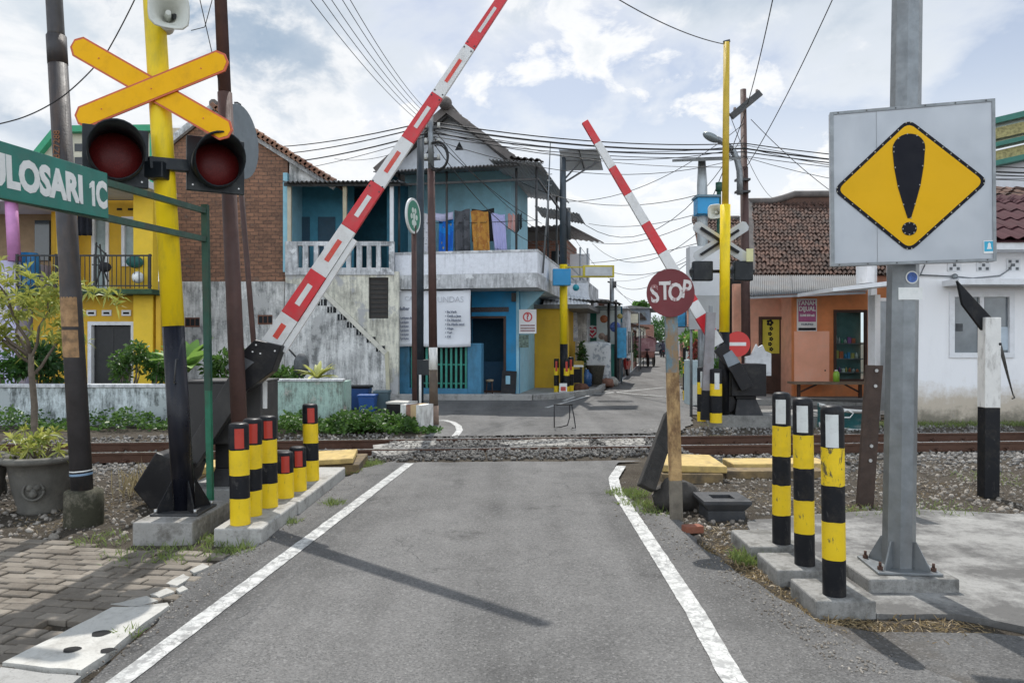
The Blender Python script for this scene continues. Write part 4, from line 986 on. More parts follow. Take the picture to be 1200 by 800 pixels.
MB().prism([(.043 * math.cos(a), -.275 + .043 * math.sin(a)) for a in np.linspace(0, 6.283, 29)[:-1]], Md, .0065, .009).build('exclamation_dot', m_sign_blk, bo)
leds = MB()
for i in range(4):
    cs = [(.435, 0), (0, .414), (-.435, 0), (0, -.414)]; a = cs[i]; c = cs[(i + 1) % 4]
    for f in np.linspace(.03, .97, 10): leds.ball(Md @ V(a[0] + (c[0] - a[0]) * f, a[1] + (c[1] - a[1]) * f, .005), .0048, 6, 4)
for k in (0, 3, 7, 11, 15, 19, 21, 22, 23, 24, 26, 27, 28, 29): q = pl_[k]; leds.ball(Md @ V(q[0] * .93, q[1] * .995, .009), .0048, 6, 4)
for a in np.linspace(0, 6.283, 9)[:-1]: leds.ball(Md @ V(.037 * math.cos(a), -.275 + .037 * math.sin(a), .009), .0048, 6, 4)
leds.build('led_dots', mat('led', (.42, .40, .33), .35), bo)
m_sky = mat('sticker_blue', (.02, .36, .55), .45, bump=0)
st = MB(); st.mbox(Mb, .405, .467, -.455, -.375, .0005, .002); so_ = st.build('sticker', m_white_letter, bo)
MB().mbox(Mb, .409, .463, -.442, -.380, .002, .0028).build('sticker_field', m_sky, so_)
MB().prism([(.423, -.428), (.449, -.428), (.444, -.41), (.444, -.396), (.436, -.387), (.428, -.396), (.428, -.41)], Mb, .0028, .0034).build('sticker_emblem', m_white_letter, so_)
# stickers on the pole
q = along(b, t, Z(325, 4.84)); MB().cyl(q + V(.01, -.093, 0), q + V(.01, -.0955, 0), .042, n=24).build('round_sticker', m_white_letter, e); MB().cyl(q + V(.01, -.0955, 0), q + V(.01, -.097, 0), .034, n=24).build('round_sticker_field', mat('badge_blue', (.05, .12, .38), .5, var=.6, vs=60), e)
q = along(b, t, Z(344, 4.84)); MB().box(q.x - .078, q.x + .078, q.y - .098, q.y - .0955, q.z - .04, q.z + .04).build('paper_label', m_white_letter, e)
# cable loop from the board's foot
# ------------------------------------------------------------------ stop sign
b = V(1.485, 6.68, -.03); t = V(1.430, 6.66, 1.86)
e = thing('stop_sign', 'round faded red STOP sign with worn white letters on a rusty square post', 'stop sign', b)
zs = [-.03, .35, 1.15, 1.30, 1.36, 1.62, 1.85]
mm = [mat('post_grey', (.17, .15, .12), .85, var=.35, vs=9, dirt=(.07, .055, .04), da=.8, ds=6, streak=.4, bump=.4), mat('post_rust', (.44, .29, .135), .9, var=.35, vs=10, dirt=(.12, .062, .032), da=.85, ds=7, streak=.4, d0=.45, d1=.6, bump=.6), mat('post_blue', (.13, .21, .25), .8, var=.3, vs=9, dirt=(.26, .17, .09), da=.95, d0=.46, d1=.58, ds=9, streak=.4, bump=.4)]
for (z0, z1, m) in ((-.03, .35, mm[0]), (.35, 1.32, mm[1]), (1.32, 1.86, mm[2])):
    MB().bar(along(b, t, z0), along(b, t, z1), .108, .06).build('post', m, e)
Ms = frame((X(786.5, 6.58), 6.60, Z(343, 6.58)), (1, 0, -.03), (.03, 0, 1))
sd = MB().lathe([(.001, -.02), (.205, -.02), (.213, -.016), (.215, 0), (.213, .0), (.001, .0)][::1], n=40, M=Ms, smooth=False).build('disc', mat('stop_red', (.15, .020, .025), .55, var=.15, vs=4, dirt=(.13, .035, .035), da=.6, ds=5, bump=.12), e)
m_stopw = mat('stop_white', (.66, .62, .60), .6, var=.1, dirt=(.25, .06, .06), da=.9, ds=11, d0=.53, d1=.58, bump=0)
for ch, x, y, r in (('S', -.142, -.02, 8), ('T', -.052, .01, 3), ('O', .042, .0, -2), ('P', .138, .03, -6)):
    text(ch, Ms @ Matrix.Translation((x, y, .0015)) @ Matrix.Rotation(R(r), 4, 'Z'), .155, m_stopw, sd, bold=.006, sx=.74)
MB().cyl(Ms @ V(-.01, .10, 0), Ms @ V(-.01, .10, .006), .008, n=8).build('rivet', m_bolt, sd)
# leaning black sleeper, rock, socket block, brick
m_sleeper = mat('tarred_wood', (.028, .026, .024), .85, var=.4, vs=8, dirt=(.075, .065, .055), da=.6, ds=6, streak=.3, bump=.7)
mb = MB(); mb.bar(P(757, 572, 7.15), P(787, 486, 7.45), .165, .12, 0, (0, 1, 0), .14, .11); tag(mb.build('timber_post', m_sleeper, loc=P(757, 572, 7.15), bevel=.012), 'thick tarred timber leaning to the right against the rusty STOP post', 'timber')
def rock(label, c, s, m):
    v, f = ico(); vs = []
    mb = MB(); mb.ball((0, 0, 0), 1, 16, 12)
    for i, q in enumerate(mb.v):
        n = 1 + .35 * mnoise.noise((q[0] * 1.4 + c[0], q[1] * 1.4, q[2] * 1.4)) + .12 * mnoise.noise((q[0] * 4, q[1] * 4, q[2] * 4))
        mb.v[i] = (c[0] + q[0] * n * s[0], c[1] + q[1] * n * s[1], c[2] + q[2] * n * s[2])
    return tag(mb.build('rock', m, loc=c), label, 'rock')
rock('dark rough lump of rock behind the foot of the rusty STOP post', (X(796, 7.1), 7.2, .10), (.22, .17, .18), mat('dark_rock', (.050, .046, .042), .95, var=.4, vs=7, bump=1., bs=18))
m_lava = mat('lava_stone', (.040, .042, .046), .8, var=.2, vs=8, dirt=(.08, .075, .07), da=.5, ds=6, bump=.35)
x0, x1 = X(826, 6.7), X(876, 6.7); yc = 6.85; e = thing('stone_socket', 'black square stone socket with a square hole in its top, lying in the dirt', 'stone socket', ((x0 + x1) / 2, yc, 0), R(-6))
cx_ = (x0 + x1) / 2
mb = MB(); mb.box(cx_ - .17, cx_ + .17, yc - .17, yc + .17, -.04, .07); mb.hexa([(cx_ - .165, yc - .165, .07), (cx_ + .165, yc - .165, .07), (cx_ + .165, yc + .165, .07), (cx_ - .165, yc + .165, .07), (cx_ - .215, yc - .215, .135), (cx_ + .215, yc - .215, .135), (cx_ + .215, yc + .215, .135), (cx_ - .215, yc + .215, .135)]); mb.build('pedestal', m_lava, e, bevel=.008)
mb = MB()
for a_ in ((-.215, .215, -.215, -.09), (-.215, .215, .09, .215), (-.215, -.10, -.0895, .0895), (.10, .215, -.0895, .0895)): mb.box(cx_ + a_[0], cx_ + a_[1], yc + a_[2], yc + a_[3], .136, .165)
mb.build('rim', m_lava, e)
mb = MB(); mb.mbox(Matrix.Translation(G(811, 622)) @ Matrix.Rotation(R(12), 4, 'Z'), -.075, .085, -.05, .05, -.01, .05); tag(mb.build('loose_brick', mat('red_brick', (.24, .085, .05), .9, var=.25, bump=.5, dirt=(.12, .08, .06), da=.6), loc=G(811, 622), bevel=.006), 'single loose red brick lying by the STOP post', 'brick')
slab('bright tan slab on top beside the leaning timber at right', X(773, 8.8), X(852, 8.6), 8.55, 9.45, .085, .165, m_slab_yel, R(-2), gs, R(1))
slab('long narrow yellow slab running right from the tan one toward the bollards', X(853, 9.2), X(968, 9.2), 9.0, 9.45, .03, .115, m_slab_yel, R(2), gs)
slab('dirty stone block in front below the tan slab at right', X(775, 8.6), X(845, 8.6), 8.48, 9.4, -.1, .082, m_slab_dirty, R(-1), gs)
slab('dirty stone block in front of the long narrow yellow slab', X(848, 8.8), X(966, 8.8), 8.72, 8.98, -.1, .075, m_slab_dirty, R(1), gs)
# leaning rail post
b = P(1014, 590, 7.3); t = P(1025, 428, 7.3)
e = thing('rail_post', 'old rusty rail stuck upright in the ballast, leaning right, with pale bolts', 'rail post', b)
a = (t - b).normalized(); M = frame(b, (V(0, -1, 0)).cross(a) * -1, a)
rp = [(-.075, -.012), (.075, -.012), (.075, .0), (.012, .012), (.012, .07), (.04, .078), (.04, .11), (-.04, .11), (-.04, .078), (-.012, .07), (-.012, .012), (-.075, .0)]
Mr = frame(b, V(1, 0, 0), (V(0, 1, 0)))
ln = (t - b).length
vs = []; 
for zz in (-.1, ln):
    for q in rp: vs.append(b + a * zz + V(q[0] * 1.05, q[1], 0))
n = len(rp); mb = MB(); mb.add(vs, [list(range(n))[::-1], [n + i for i in range(n)]] + [(i, (i + 1) % n, n + (i + 1) % n, n + i) for i in range(n)]); mb.build('rail', mat('rail_rust_dark', (.055, .036, .028), .75, .2, var=.3, vs=8, dirt=(.10, .06, .04), da=.6, ds=5, bump=.3), e)
for v in (434, 452, 522, 539): 
    f = (590 - v) / 162; c = b + a * ln * f + V(.012, -.013, 0); MB().cyl(c, c + V(0, -.012, 0), .017, n=10).build('bolt', m_bolt, e)
# white and black post with the boom stub
b = V(X(1158, 7.7), 7.7, -.03); t = V(X(1159.5, 7.7), 7.7, Z(372, 7.7))
e = thing('boom_rest_post', 'square post, white above and black below, with a black blade on top', 'post', b)
m_pw = mat('post_white', (.70, .69, .66), .6, var=.08, vs=8, dirt=(.16, .14, .12), da=.75, ds=7, streak=.35, bump=.2)
MB().bar(b, along(b, t, Z(477, 7.7)), .158, .13).build('lower_post', m_black_paint, e, bevel=.006); MB().bar(along(b, t, Z(477, 7.7)), t, .165, .13).build('upper_post', m_pw, e, bevel=.006)
Mq2 = frame((0, 7.70, 0), (1, 0, 0), (0, 0, 1)); pp = [(X(u, 7.7), Z(v, 7.7)) for u, v in ((1150, 387), (1127, 357), (1121, 329), (1161, 372), (1154, 375))]
MB().prism(pp, Mq2, -.02, .02).build('blade', m_black_paint, e, bevel=.003)
mb = MB(); ch = [P(1169, 402, 7.68), P(1171, 402, 7.66), P(1175, 416, 7.64), P(1181, 440, 7.66), P(1187, 462, 7.7)]
mb.tube(ch, [.008, .02, .018, .012, .006], 6); mb.tube([P(1187, 462, 7.7), P(1189, 466, 7.69), P(1186, 467, 7.68)], .008, 5); mb.build('hanging_rope', mat('rope', (.06, .055, .05), .9, var=.6, vs=40), e)
MB().ball(P(1170, 403, 7.66), .03, 10, 6).build('rope_knot', m_black_paint, e)
# old painted signboard tub lying against the kerb across the track
e = thing('tin_board', 'battered teal and white painted tin board bent into a trough lying across the track', 'tin board', P(985, 500, 12.9 + .4))
Dk = 13.45
def tub(u, v): 
    return P(958 + 62 * u, 472 + 8 * u + (28 - 10 * (2 * u - 1) ** 2 * 0) * v + 3 * math.sin(u * 3), Dk + .28 * math.sin(v * 1.4))
mb = MB(); mb.surf(tub, 14, 6, 0, True); tt = mb.build('panel', mat('teal_tin', (.03, .13, .14), .5, var=.3, dirt=(.35, .36, .34), da=.6, ds=4), e, thick=.012)
mb = MB(); mb.surf(lambda u, v: tub(.02 + .96 * u, -.02 + .16 * v) + V(0, -.012, 0), 14, 1, 0, True); mb.build('white_edge', m_white_letter, e, thick=.004)
mb = MB(); mb.surf(lambda u, v: tub(.02 + .96 * u, .78 + .24 * v) + V(0, -.012, 0), 14, 1, 0, True); mb.build('white_edge', mat('white_chipped', (.5, .5, .48), .6, dirt=(.04, .1, .1), da=.9, ds=12), e, thick=.004)
mb = MB(); mb.tube([P(985, 484, Dk), P(993, 480, Dk), P(1000, 484, Dk), P(996, 489, Dk), P(986, 489, Dk), P(985, 484, Dk)], .012, 5); mb.build('emblem', m_white_letter, e)
MB().bar(P(950, 468, Dk + .2), P(1020, 470, Dk + .3), .05, .12).build('wooden_edge', m_sleeper, e)
# ------------------------------------------------------------------ rails
m_rail = mat('rail_steel', (.105, .052, .033), .7, .3, var=.25, vs=3, dirt=(.05, .035, .028), da=.6, ds=3, bump=.2); m_railtop = mat('rail_top', (.42, .41, .40), .28, .9, var=.1)
rp = [(-.055, 0), (.055, 0), (.055, .010), (.008, .022), (.008, .100), (.032, .108), (.032, .136), (-.032, .136), (-.032, .108), (-.008, .100), (-.008, .022), (-.055, .010)]
nrm = V(-TRD.y, TRD.x, 0)
for off, lab in ((0, 'nearer of the two rusty railway rails across the road'), (1.10, 'farther of the two rusty railway rails across the road')):
    o = V(0, YN(0) + off, -.108); e = thing('railway_rail', lab, 'rail', o, 0, 'rails of the single track')
    def rail(name, s0, s1, m, prof):
        vs = []; k = len(prof)
        for s in (s0, s1):
            for q in prof: vs.append(o + TRD * s + nrm * q[0] + V(0, 0, q[1]))
        MB().add(vs, [list(range(k))[::-1], [k + i for i in range(k)]] + [(i, (i + 1) % k, k + (i + 1) % k, k + i) for i in range(k)]).build(name, m, e)
    rail('rail_body', -80, 80, m_rail, rp); rail('running_surface', -80, 80, m_railtop, [(-.027, .1365), (.027, .1365), (.027, .139), (-.027, .139)])
    for k in range(26):
        for sg in (-1, 1):
            s = sg * (2.6 + .58 * (k // 1)) if k < 13 else None
            if s is None: continue
            c = o + TRD * s - nrm * .05; mb = MB(); mb.box(c.x - .04, c.x + .04, c.y - .035, c.y + .035, c.z + .008, c.z + .035); mb.cyl(c + V(0, -.01, .03), c + V(0, -.01, .055), .014, n=6); mb.build('rail_clip', m_rail, e)
# ------------------------------------------------------------------ crossing equipment on the far side
YF = 14.3
e = thing('crossing_barrier', 'far level crossing barrier at right with raised slim red and white boom and black housing', 'crossing barrier', (X(870, YF), YF, .2))
MB().box(X(853, YF), X(893, YF), YF - .25, YF + .35, Z(463, YF), Z(426, YF)).build('housing', m_mach_d, e, bevel=.012)
mb = MB(); x0, x1 = X(858, YF), X(882, YF); mb.hexa([(x0 - .02, YF - .25, .2), (x1 + .12, YF - .25, .2), (x1 + .12, YF + .35, .2), (x0 - .02, YF + .35, .2), (x0 + .05, YF - .15, .5), (x1 + .02, YF - .15, .5), (x1 + .02, YF + .25, .5), (x0 + .05, YF + .25, .5)]); mb.box(x0 + .03, x1 + .02, YF - .15, YF + .25, .5, Z(462, YF)); mb.build('pedestal', m_mach_d, e, bevel=.006)
YB2 = YF - .32
foot = P(842, 404, YB2); tip = P(685.5, 142, YB2)
Mq = frame((0, YB2, 0), (1, 0, 0), (0, 0, 1))
def q3(u, v): return (X(u, YB2), Z(v, YB2))
MB().prism([q3(837, 411), q3(848, 402), q3(866, 424), q3(882, 452), q3(868, 458), q3(856, 436)][::1], Mq, -.07, .07).build('boom_lever', m_mach_d, e, bevel=.006)
MB().prism([q3(846, 416), q3(856, 410), q3(866, 424), q3(852, 430)], Mq, .072, .08).build('lever_plate', mat('lever_plate', (.20, .23, .26), .4, .4), e)
MB().prism([q3(848, 470), q3(862, 462), q3(870, 478), q3(853, 489)], Mq, -.5, -.2).build('counterweight', m_mach_d, e, bevel=.01)
L_ = 1.0
fr = [0, .035, .105, .21, .35, .485, .62, .755, .893, 1.0]
boom(e, foot, tip, .235, .125, .09, [0, .05, .085, .165, .25, .315, .44, .575, .705, .83, .905, 1.0][0:1] + [.055, .13, .19, .295, .415, .545, .675, .795, .905, 1.0], 1, insets=False)
# yellow mast with crossbuck seen from behind
b = V(X(848, 14.15), 14.15, .2); t = V(X(851.5, 14.15), 14.15, Z(50, 14.15)); y_ = 14.15
e = thing('crossing_signal', 'far yellow mast with black foot, crossbuck and twin lamps seen from behind', 'crossing signal', b)
MB().tube([b, along(b, t, Z(389, y_))], .098, 16).build('lower_mast', m_black_paint, e)
MB().tube([along(b, t, Z(389, y_)), along(b, t, Z(240, y_))], .096, 16).build('middle_mast', m_yel_mast, e)
MB().tube([along(b, t, Z(240, y_)), t], [.064, .058], 14).build('upper_mast', mat('yellow_mast_dull', (.52, .36, .03), .5, var=.15), e)
MB().bar(t + V(-.06, 0, .0), t + V(.06, 0, .03), .05, .05).build('top_bracket', m_dark_steel, e)
m_back = mat('sign_back', (.44, .46, .47), .5, .2, var=.08, dirt=(.36, .36, .36), da=.5, ds=3)
yb = 14.35; c = V(X(845, yb), 0, Z(283, yb))
for ang in (33, -33):
    q = plank(e, c, R(ang), 1.22, .21, .05, yb + (.0 if ang > 0 else .02), 'crossbuck_arm', m_back, m_back)
    a = R(ang); dx = V(math.cos(a), 0, math.sin(a)); cc = V(c.x, yb - .03, c.z)
    MB().bar(cc - dx * .48, cc + dx * .40, .05, .04).build('back_batten', m_black_paint, q)
MB().bar(P(808, 318, yb), P(884, 318, yb), .06, .06).build('lamp_arm', m_black_paint, e)
for u0, u1 in ((812, 835), (860, 882)):
    h = MB().box(X(u0, yb), X(u1, yb), yb - .05, yb + .12, Z(329, yb), Z(306, yb)).build('lamp_housing', m_lampbox, e, bevel=.02)
    MB().tube([V((X(u0, yb) + X(u1, yb)) / 2, yb + .12, Z(317, yb)), V((X(u0, yb) + X(u1, yb)) / 2, yb + .38, Z(317, yb))], .17, 18).build('visor', m_lampbox, h)
MB().box(X(873, yb), X(881, yb), yb - .09, yb - .085, Z(307, yb), Z(292, yb)).build('paper_notice', mat('note_yellow', (.62, .60, .33), .8), e)
horn('horn_loudspeaker', 'whitish horn loudspeaker beside the far yellow mast, just right of the blue box', P(838, 248, 14.9), (-.5, -.8, -.1), .9, m_horn)
MB().bar(P(846, 245, 14.7), P(842, 248, 15.0), .04, .04)
# no entry sign behind the mast
e = thing('no_entry_sign', 'round red no-entry sign with white bar half hidden behind the far yellow mast', 'road sign', (X(863, 15.0), 15.0, .2))
MB().cyl((X(863, 15.0), 15.03, .2), (X(863, 15.0), 15.03, Z(388, 15.0)), .03, n=10).build('post', m_gal, e)
Ms = frame((X(864, 15.0), 14.97, Z(403, 15.0)), (1, 0, 0), (0, 0, 1)); q = MB().lathe([(.001, -.008), (.25, -.008), (.255, 0), (.001, .0)], n=32, M=Ms, smooth=False).build('disc', mat('no_entry_red', (.60, .035, .03), .4, var=.05), e)
MB().mbox(Ms, -.17, .17, -.035, .035, .0005, .003).build('white_bar', m_white_letter, q)
# broken white stone sign behind housing
mb = MB(); Mq4 = frame((0, 15.1, 0), (1, 0, 0), (0, 0, 1)); mb.prism([(X(u, 15.1), Z(v, 15.1)) for u, v in ((873, 440), (903, 440), (903, 414), (896, 411), (893, 404), (888, 407), (886, 403), (880, 416), (873, 418))], Mq4, -.04, .04); tag(mb.build('marble_sign', mat('marble', (.55, .56, .57), .5, var=.15, vs=6, dirt=(.25, .25, .26), da=.5, ds=9), loc=(X(888, 15.1), 15.1, .2)), 'broken whitish stone tablet standing behind the far black barrier housing', 'tablet')
# leaning grey steel post with short bollards
b = P(827, 492, 13.75); t = P(833, 366, 13.75)
e = thing('boom_rest', 'grey flat steel boom rest post leaning slightly, its foot between two small bollards', 'steel post', b)
MB().bar(b, along(b, t, b.z + .55), .19, .07).build('lower_post', m_black_paint, e); MB().bar(along(b, t, b.z + .55), t, .19, .07, w1=.17).build('upper_post', mat('post_gal_dull', (.25, .24, .25), .5, .4, var=.2, dirt=(.16, .1, .09), da=.6, ds=4), e)
MB().bar(t, t + V(0, 0, .12), .06, .06).build('pin', m_gal, e)
gf = 'small yellow and black bollards across the track'
def sb(h): return [(0, h * .18, m_yel_paint), (h * .18, h * .5, m_black_paint), (h * .5, h * .72, m_yel_paint), (h * .72, h, m_black_paint)]
def fb(u, v, D, h, lab, r=.085, refl=None, z=0.0):
    b0 = V(X(u, D), D, z); return bollard(lab, gf, b0, h, r, sb(h), refl or m_white_refl, h * .62, h * .92, -95, 46)
fb(839, 490, 13.7, 1.0, 'small yellow and black bollard with white reflector right of the grey boom rest post', .11, z=.1)
fb(822, 490, 13.95, 1.02, 'small yellow and black bollard mostly hidden behind the grey boom rest post', .08, z=.1)
fb(805, 467, 20.3, 1.45, 'yellow and black bollard beside the pale blue planter box on the lane', .11)
fb(833, 466, 19.6, 1.3, 'yellow and black bollard standing behind the boom rest post by the planter box', .10)
fb(652, 462, 22.2, 1.0, 'left one of the three small red-topped bollards round the solar lamp pole', .075, m_red_refl, .09)
fb(664, 464, 21.9, 1.0, 'middle one of the three small red-topped bollards, right in front of the solar lamp pole', .085, m_red_refl, .09)
fb(669, 462, 22.3, 1.05, 'right one of the three small red-topped bollards round the solar lamp pole', .085, m_red_refl, .09)
# white cabinets and control panels on posts
e = thing('control_cabinet', 'tall white control cabinet on a grey pole behind the far crossing lamps', 'cabinet', (X(826, 16.2), 16.2, 0))
MB().box(X(807, 16.2), X(847, 16.2), 16.1, 16.45, Z(352, 16.2), Z(289, 16.2)).build('cabinet_box', mat('cabinet_white', (.62, .64, .66), .45, var=.05, dirt=(.42, .43, .43), da=.5, ds=2), e, bevel=.01)
MB().cyl((X(824, 16.2), 16.3, 0), (X(824, 16.2), 16.3, Z(352, 16.2)), .09, n=12).build('pole', m_gal, e)
e = thing('grey_panel', 'flat grey metal panel on posts below the white control cabinet', 'panel', (X(828, 15.7), 15.7, 0))
MB().box(X(807, 15.7), X(846, 15.7), 15.65, 15.72, Z(386, 15.7), Z(346, 15.7)).build('panel', mat('panel_grey', (.36, .38, .39), .45, .3, var=.08), e, bevel=.005)
for u in (811, 843): MB().cyl((X(u, 15.7), 15.78, 0), (X(u, 15.7), 15.78, Z(348, 15.7)), .03, n=8).build('post', m_gal, e)
# solar lamp pole with blue box (edge-on panel)
b = V(X(825, 17.0), 17.0, 0); t = V(X(822.5, 17.0), 17.0, Z(186, 17.0))
e = thing('solar_pole', 'pale grey pole topped by a thin solar panel seen edge-on, with a bright blue box', 'solar pole', b)
MB().tube([b, along(b, t, 5.2), t], [.13, .115, .08], 14).build('pole', mat('pole_pale', (.42, .46, .48), .45, .3, var=.1), e)
m_blue_box = mat('blue_box', (.01, .27, .55), .4, var=.06)
q = MB().box(X(815, 16.8), X(840, 16.8), 16.6, 17.0, Z(252, 16.8), Z(233, 16.8)).build('battery_box', m_blue_box, e, bevel=.01); MB().box(X(813.5, 16.8), X(841, 16.8), 16.55, 17.05, Z(233, 16.8), Z(230.5, 16.8)).build('box_lid', mat('box_lid', (.12, .2, .25), .5), q)
Mp = Matrix.Translation(P(827, 187, 17.0)) @ Matrix.Rotation(R(-2), 4, 'Y') @ Matrix.Rotation(R(13.2), 4, 'X')
m_pv = mat('solar_cells', (.012, .016, .03), .2, var=.2, coat=.4); m_pvb = mat('solar_back', (.42, .44, .46), .5, var=.08)
q = MB().mbox(Mp, -.66, .66, -.5, .5, -.03, .03).build('solar_panel', m_gal, e); MB().mbox(Mp, -.63, .63, -.47, .47, .031, .034).build('solar_cells', m_pv, q)
# slim dark posts near the far mast
b = V(X(842.5, 16.8), 16.8, 0); e = thing('dark_pole', 'slim dark green pole just left of the far yellow mast', 'pole', b); MB().tube([b, V(X(842.5, 16.8), 16.8, Z(215, 16.8))], [.06, .05], 10).build('shaft', m_green_post, e); MB().cyl(V(X(842.5, 16.8), 16.8, Z(224, 16.8)), V(X(842.5, 16.8), 16.8, Z(214, 16.8)), .075, n=10).build('cap', m_green_post, e)
b = V(X(875, 18.2), 18.2, 0); t = V(X(871, 18.2), 18.2, Z(105, 18.2))
e = thing('utility_pole', 'tall dark brown utility pole with a tilted top crossarm beside the far yellow mast', 'utility pole', b)
MB().tube([b, along(b, t, Z(196, 18.2)), along(b, t, Z(195.9, 18.2)), t], [.115, .095, .078, .07], 12).build('shaft', m_pole_brown, e)
MB().bar(P(857, 137, 18.1), P(891, 109, 18.1), .16, .10).build('crossarm', m_dark_steel, e)
for u, v in ((861, 131), (875, 120), (887, 110)): MB().cyl(P(u, v, 18.1), P(u, v - 5, 18.1), .04, .03, n=8).build('insulator', mat('insulator', (.20, .16, .14), .3), e)
for v in (211, 225): MB().bar(P(862, v, 18.1), P(878, v, 18.1), .05, .22).build('clamp', m_dark_steel, e)
e = thing('street_lamp', 'grey cobra-head street lamp on a curved arm clamped to the brown utility pole', 'street lamp', P(867, 228, 18.1))
mb = MB(); mb.tube([P(u, v, 18.0) for u, v in ((867, 228), (867, 212), (866.5, 200), (864, 188), (859, 177), (851, 169), (843, 164.5), (838, 162))], .075, 10); mb.build('arm', m_gal, e)
mb = MB(); mb.ball((0, 0, 0), 1, 14, 10); d_ = (P(826, 157, 18.0) - P(842, 165, 18.0)); Lh = d_.length; Mx = Matrix.Translation(P(833.5, 161, 18.0)) @ Matrix.Rotation(math.atan2(d_.z, d_.x), 4, 'Y').inverted()
mb.v = [tuple(Mx @ V(q[0] * Lh * .62, q[1] * .12, q[2] * .10)) for q in mb.v]; mb.build('lamp_head', mat('lamp_head', (.20, .23, .24), .4, .3), e)
# planter box with shrubs beside the lane
e = thing('planter_box', 'pale blue-grey planter box full of red-leaved shrubs at the lane corner', 'planter box', (X(828, 18.6), 18.6, 0))
MB().box(X(808, 18.6), X(850, 18.6), 18.4, 19.2, 0, Z(422, 18.6)).build('box', mat('pale_blue', (.40, .50, .53), .6, var=.1, dirt=(.3, .33, .33), da=.6, ds=3, streak=.3), e, bevel=.01)
MB().box(X(809, 18.6), X(822, 18.6), 18.36, 18.396, .02, Z(450, 18.6)).build('white_patch', mat('white_patch', (.6, .6, .55), .7, dirt=(.3, .3, .25), da=.6), e)
def leafball(name, label, cat, c, r, n, L, m, w=.45, group=None, parent=None, droop=.15, trunk=None):
    if parent is None: e = thing(name, label, cat, (c[0], c[1], c[2] - r[2] if trunk is None else trunk), 0, group)
    else: e = parent
    q = rng.normal(size=(n, 3)); q /= np.linalg.norm(q, axis=1)[:, None]; rad = rng.random(n) ** .45
    # lumpy outline: several sub-clumps
    k = max(4, n // 120); cen = rng.normal(size=(k, 3)); cen /= np.linalg.norm(cen, axis=1)[:, None]; cen *= rng.uniform(.35, .8, (k, 1)); idx = rng.integers(0, k, n)
    p = (cen[idx] + q * rad[:, None] * .42) * np.array(r) + np.array(c)
    d = q + rng.normal(size=(n, 3)) * .5; d[:, 2] += .1
    LL = rng.uniform(L[0], L[1], n)
    leafmesh('foliage', p, d, LL, LL * w, m, e, droop=droop)
    mb = MB(); z0 = c[2] - r[2] if trunk is None else trunk
    for j in range(min(k, 7)):
        limbs(mb, (c[0] + rng.normal() * .05, c[1], z0), tuple(np.array(c) + cen[j] * np.array(r) * .9), .05 * max(r), .015 * max(r), 4, .05 * r[0])
    mb.build('trunk' if trunk is not None else 'stem', m_bark, e)
    return e
m_redleaf = M_leaf('red_leaf', (.16, .03, .03), (.28, .07, .05))
leafball('red_shrub', 'dark red leafy shrub growing in the pale blue planter box', 'shrub', P(822, 412, 18.8), (.40, .3, .30), 400, (.08, .16), m_redleaf)
leafball('green_shrub', 'bright yellow-green shrub above the red one in the planter box', 'shrub', P(824, 398, 19.0), (.42, .3, .32), 420, (.1, .2), m_banana)
leafball('green_shrub', 'green leafy shrub left of the far barrier housing, behind the boom rest post', 'shrub', P(843, 437, 15.6), (.26, .25, .42), 420, (.08, .2), m_bush)
leafball('green_shrub', 'small green shrub hanging over the left side of the planter box', 'shrub', P(806, 415, 20.3), (.35, .3, .55), 420, (.08, .2), m_bush)
# ------------------------------------------------------------------ poles at the left far corner of the junction
b = V(X(508.5, 14.3), 14.3, 0); t = V(X(504.5, 14.3), 14.3, Z(135, 14.3)); y_ = 14.3
e = thing('utility_pole', 'brown utility pole with white band and tan foot beside the striped block', 'utility pole', b)
m_tanfoot = mat('tan_foot', (.24, .17, .13), .85, var=.25, vs=6, dirt=(.1, .08, .07), da=.6)
for z0, z1, r0, r1, m in ((0, Z(475, y_), .098, .094, m_tanfoot), (Z(475, y_), Z(433, y_), .085, .083, mat('pole_scorched', (.10, .075, .055), .8, var=.35, vs=5, dirt=(.04, .03, .03), da=.7)), (Z(433, y_), Z(407, y_), .085, .083, m_pw), (Z(407, y_), Z(198, y_), .082, .07, m_pole_brown), (Z(198, y_), Z(135, y_), .06, .05, m_gal)):
    MB().tube([along(b, t, z0), along(b, t, z1)], [r0, r1], 14).build('shaft_section', m, e)
for v in (150, 168, 187):
    MB().bar(P(497, v, y_), P(516, v - 1, y_), .05, .05).build('bracket', m_dark_steel, e)
    for u in (499, 514): MB().cyl(P(u, v, y_ - .03), P(u, v - 6, y_ - .03), .035, .025, n=8).build('insulator', mat('insulator_w', (.45, .45, .42), .3), e)
mb = MB(); ring = [P(512 + 13 * math.cos(a), 183 + 17 * math.sin(a), y_ - .1) for a in np.linspace(R(-120), R(120), 20)]; mb.tube(ring, .022, 6); ring = [P(513 + 11 * math.cos(a), 184 + 14 * math.sin(a), y_ - .14) for a in np.linspace(R(-110), R(150), 18)]; mb.tube(ring, .014, 6); mb.build('cable_loop', m_cable, e)
b = V(X(491, 16.2), 16.2, 0); t = V(X(493, 16.2), 16.2, Z(140, 16.2)); e = thing('steel_pole', 'thin dark blue-black pole with a dark meter box just left of the brown utility pole', 'steel pole', b)
MB().tube([b, t], [.10, .075], 12).build('shaft', mat('pole_blueblack', (.022, .032, .042), .5, .2, var=.3), e)
q = MB().box(X(487, 16.2) - .02, X(503.5, 16.2), 16.0, 16.14, Z(439, 16.2), Z(421, 16.2)).build('meter_box', mat('meter_box', (.02, .025, .03), .5), e, bevel=.008)
MB().cyl((X(492.5, 16.0), 15.98, .0), (X(492.5, 16.0), 15.98, Z(439, 16.0)), .028, n=8).build('conduit', m_white_letter, e)
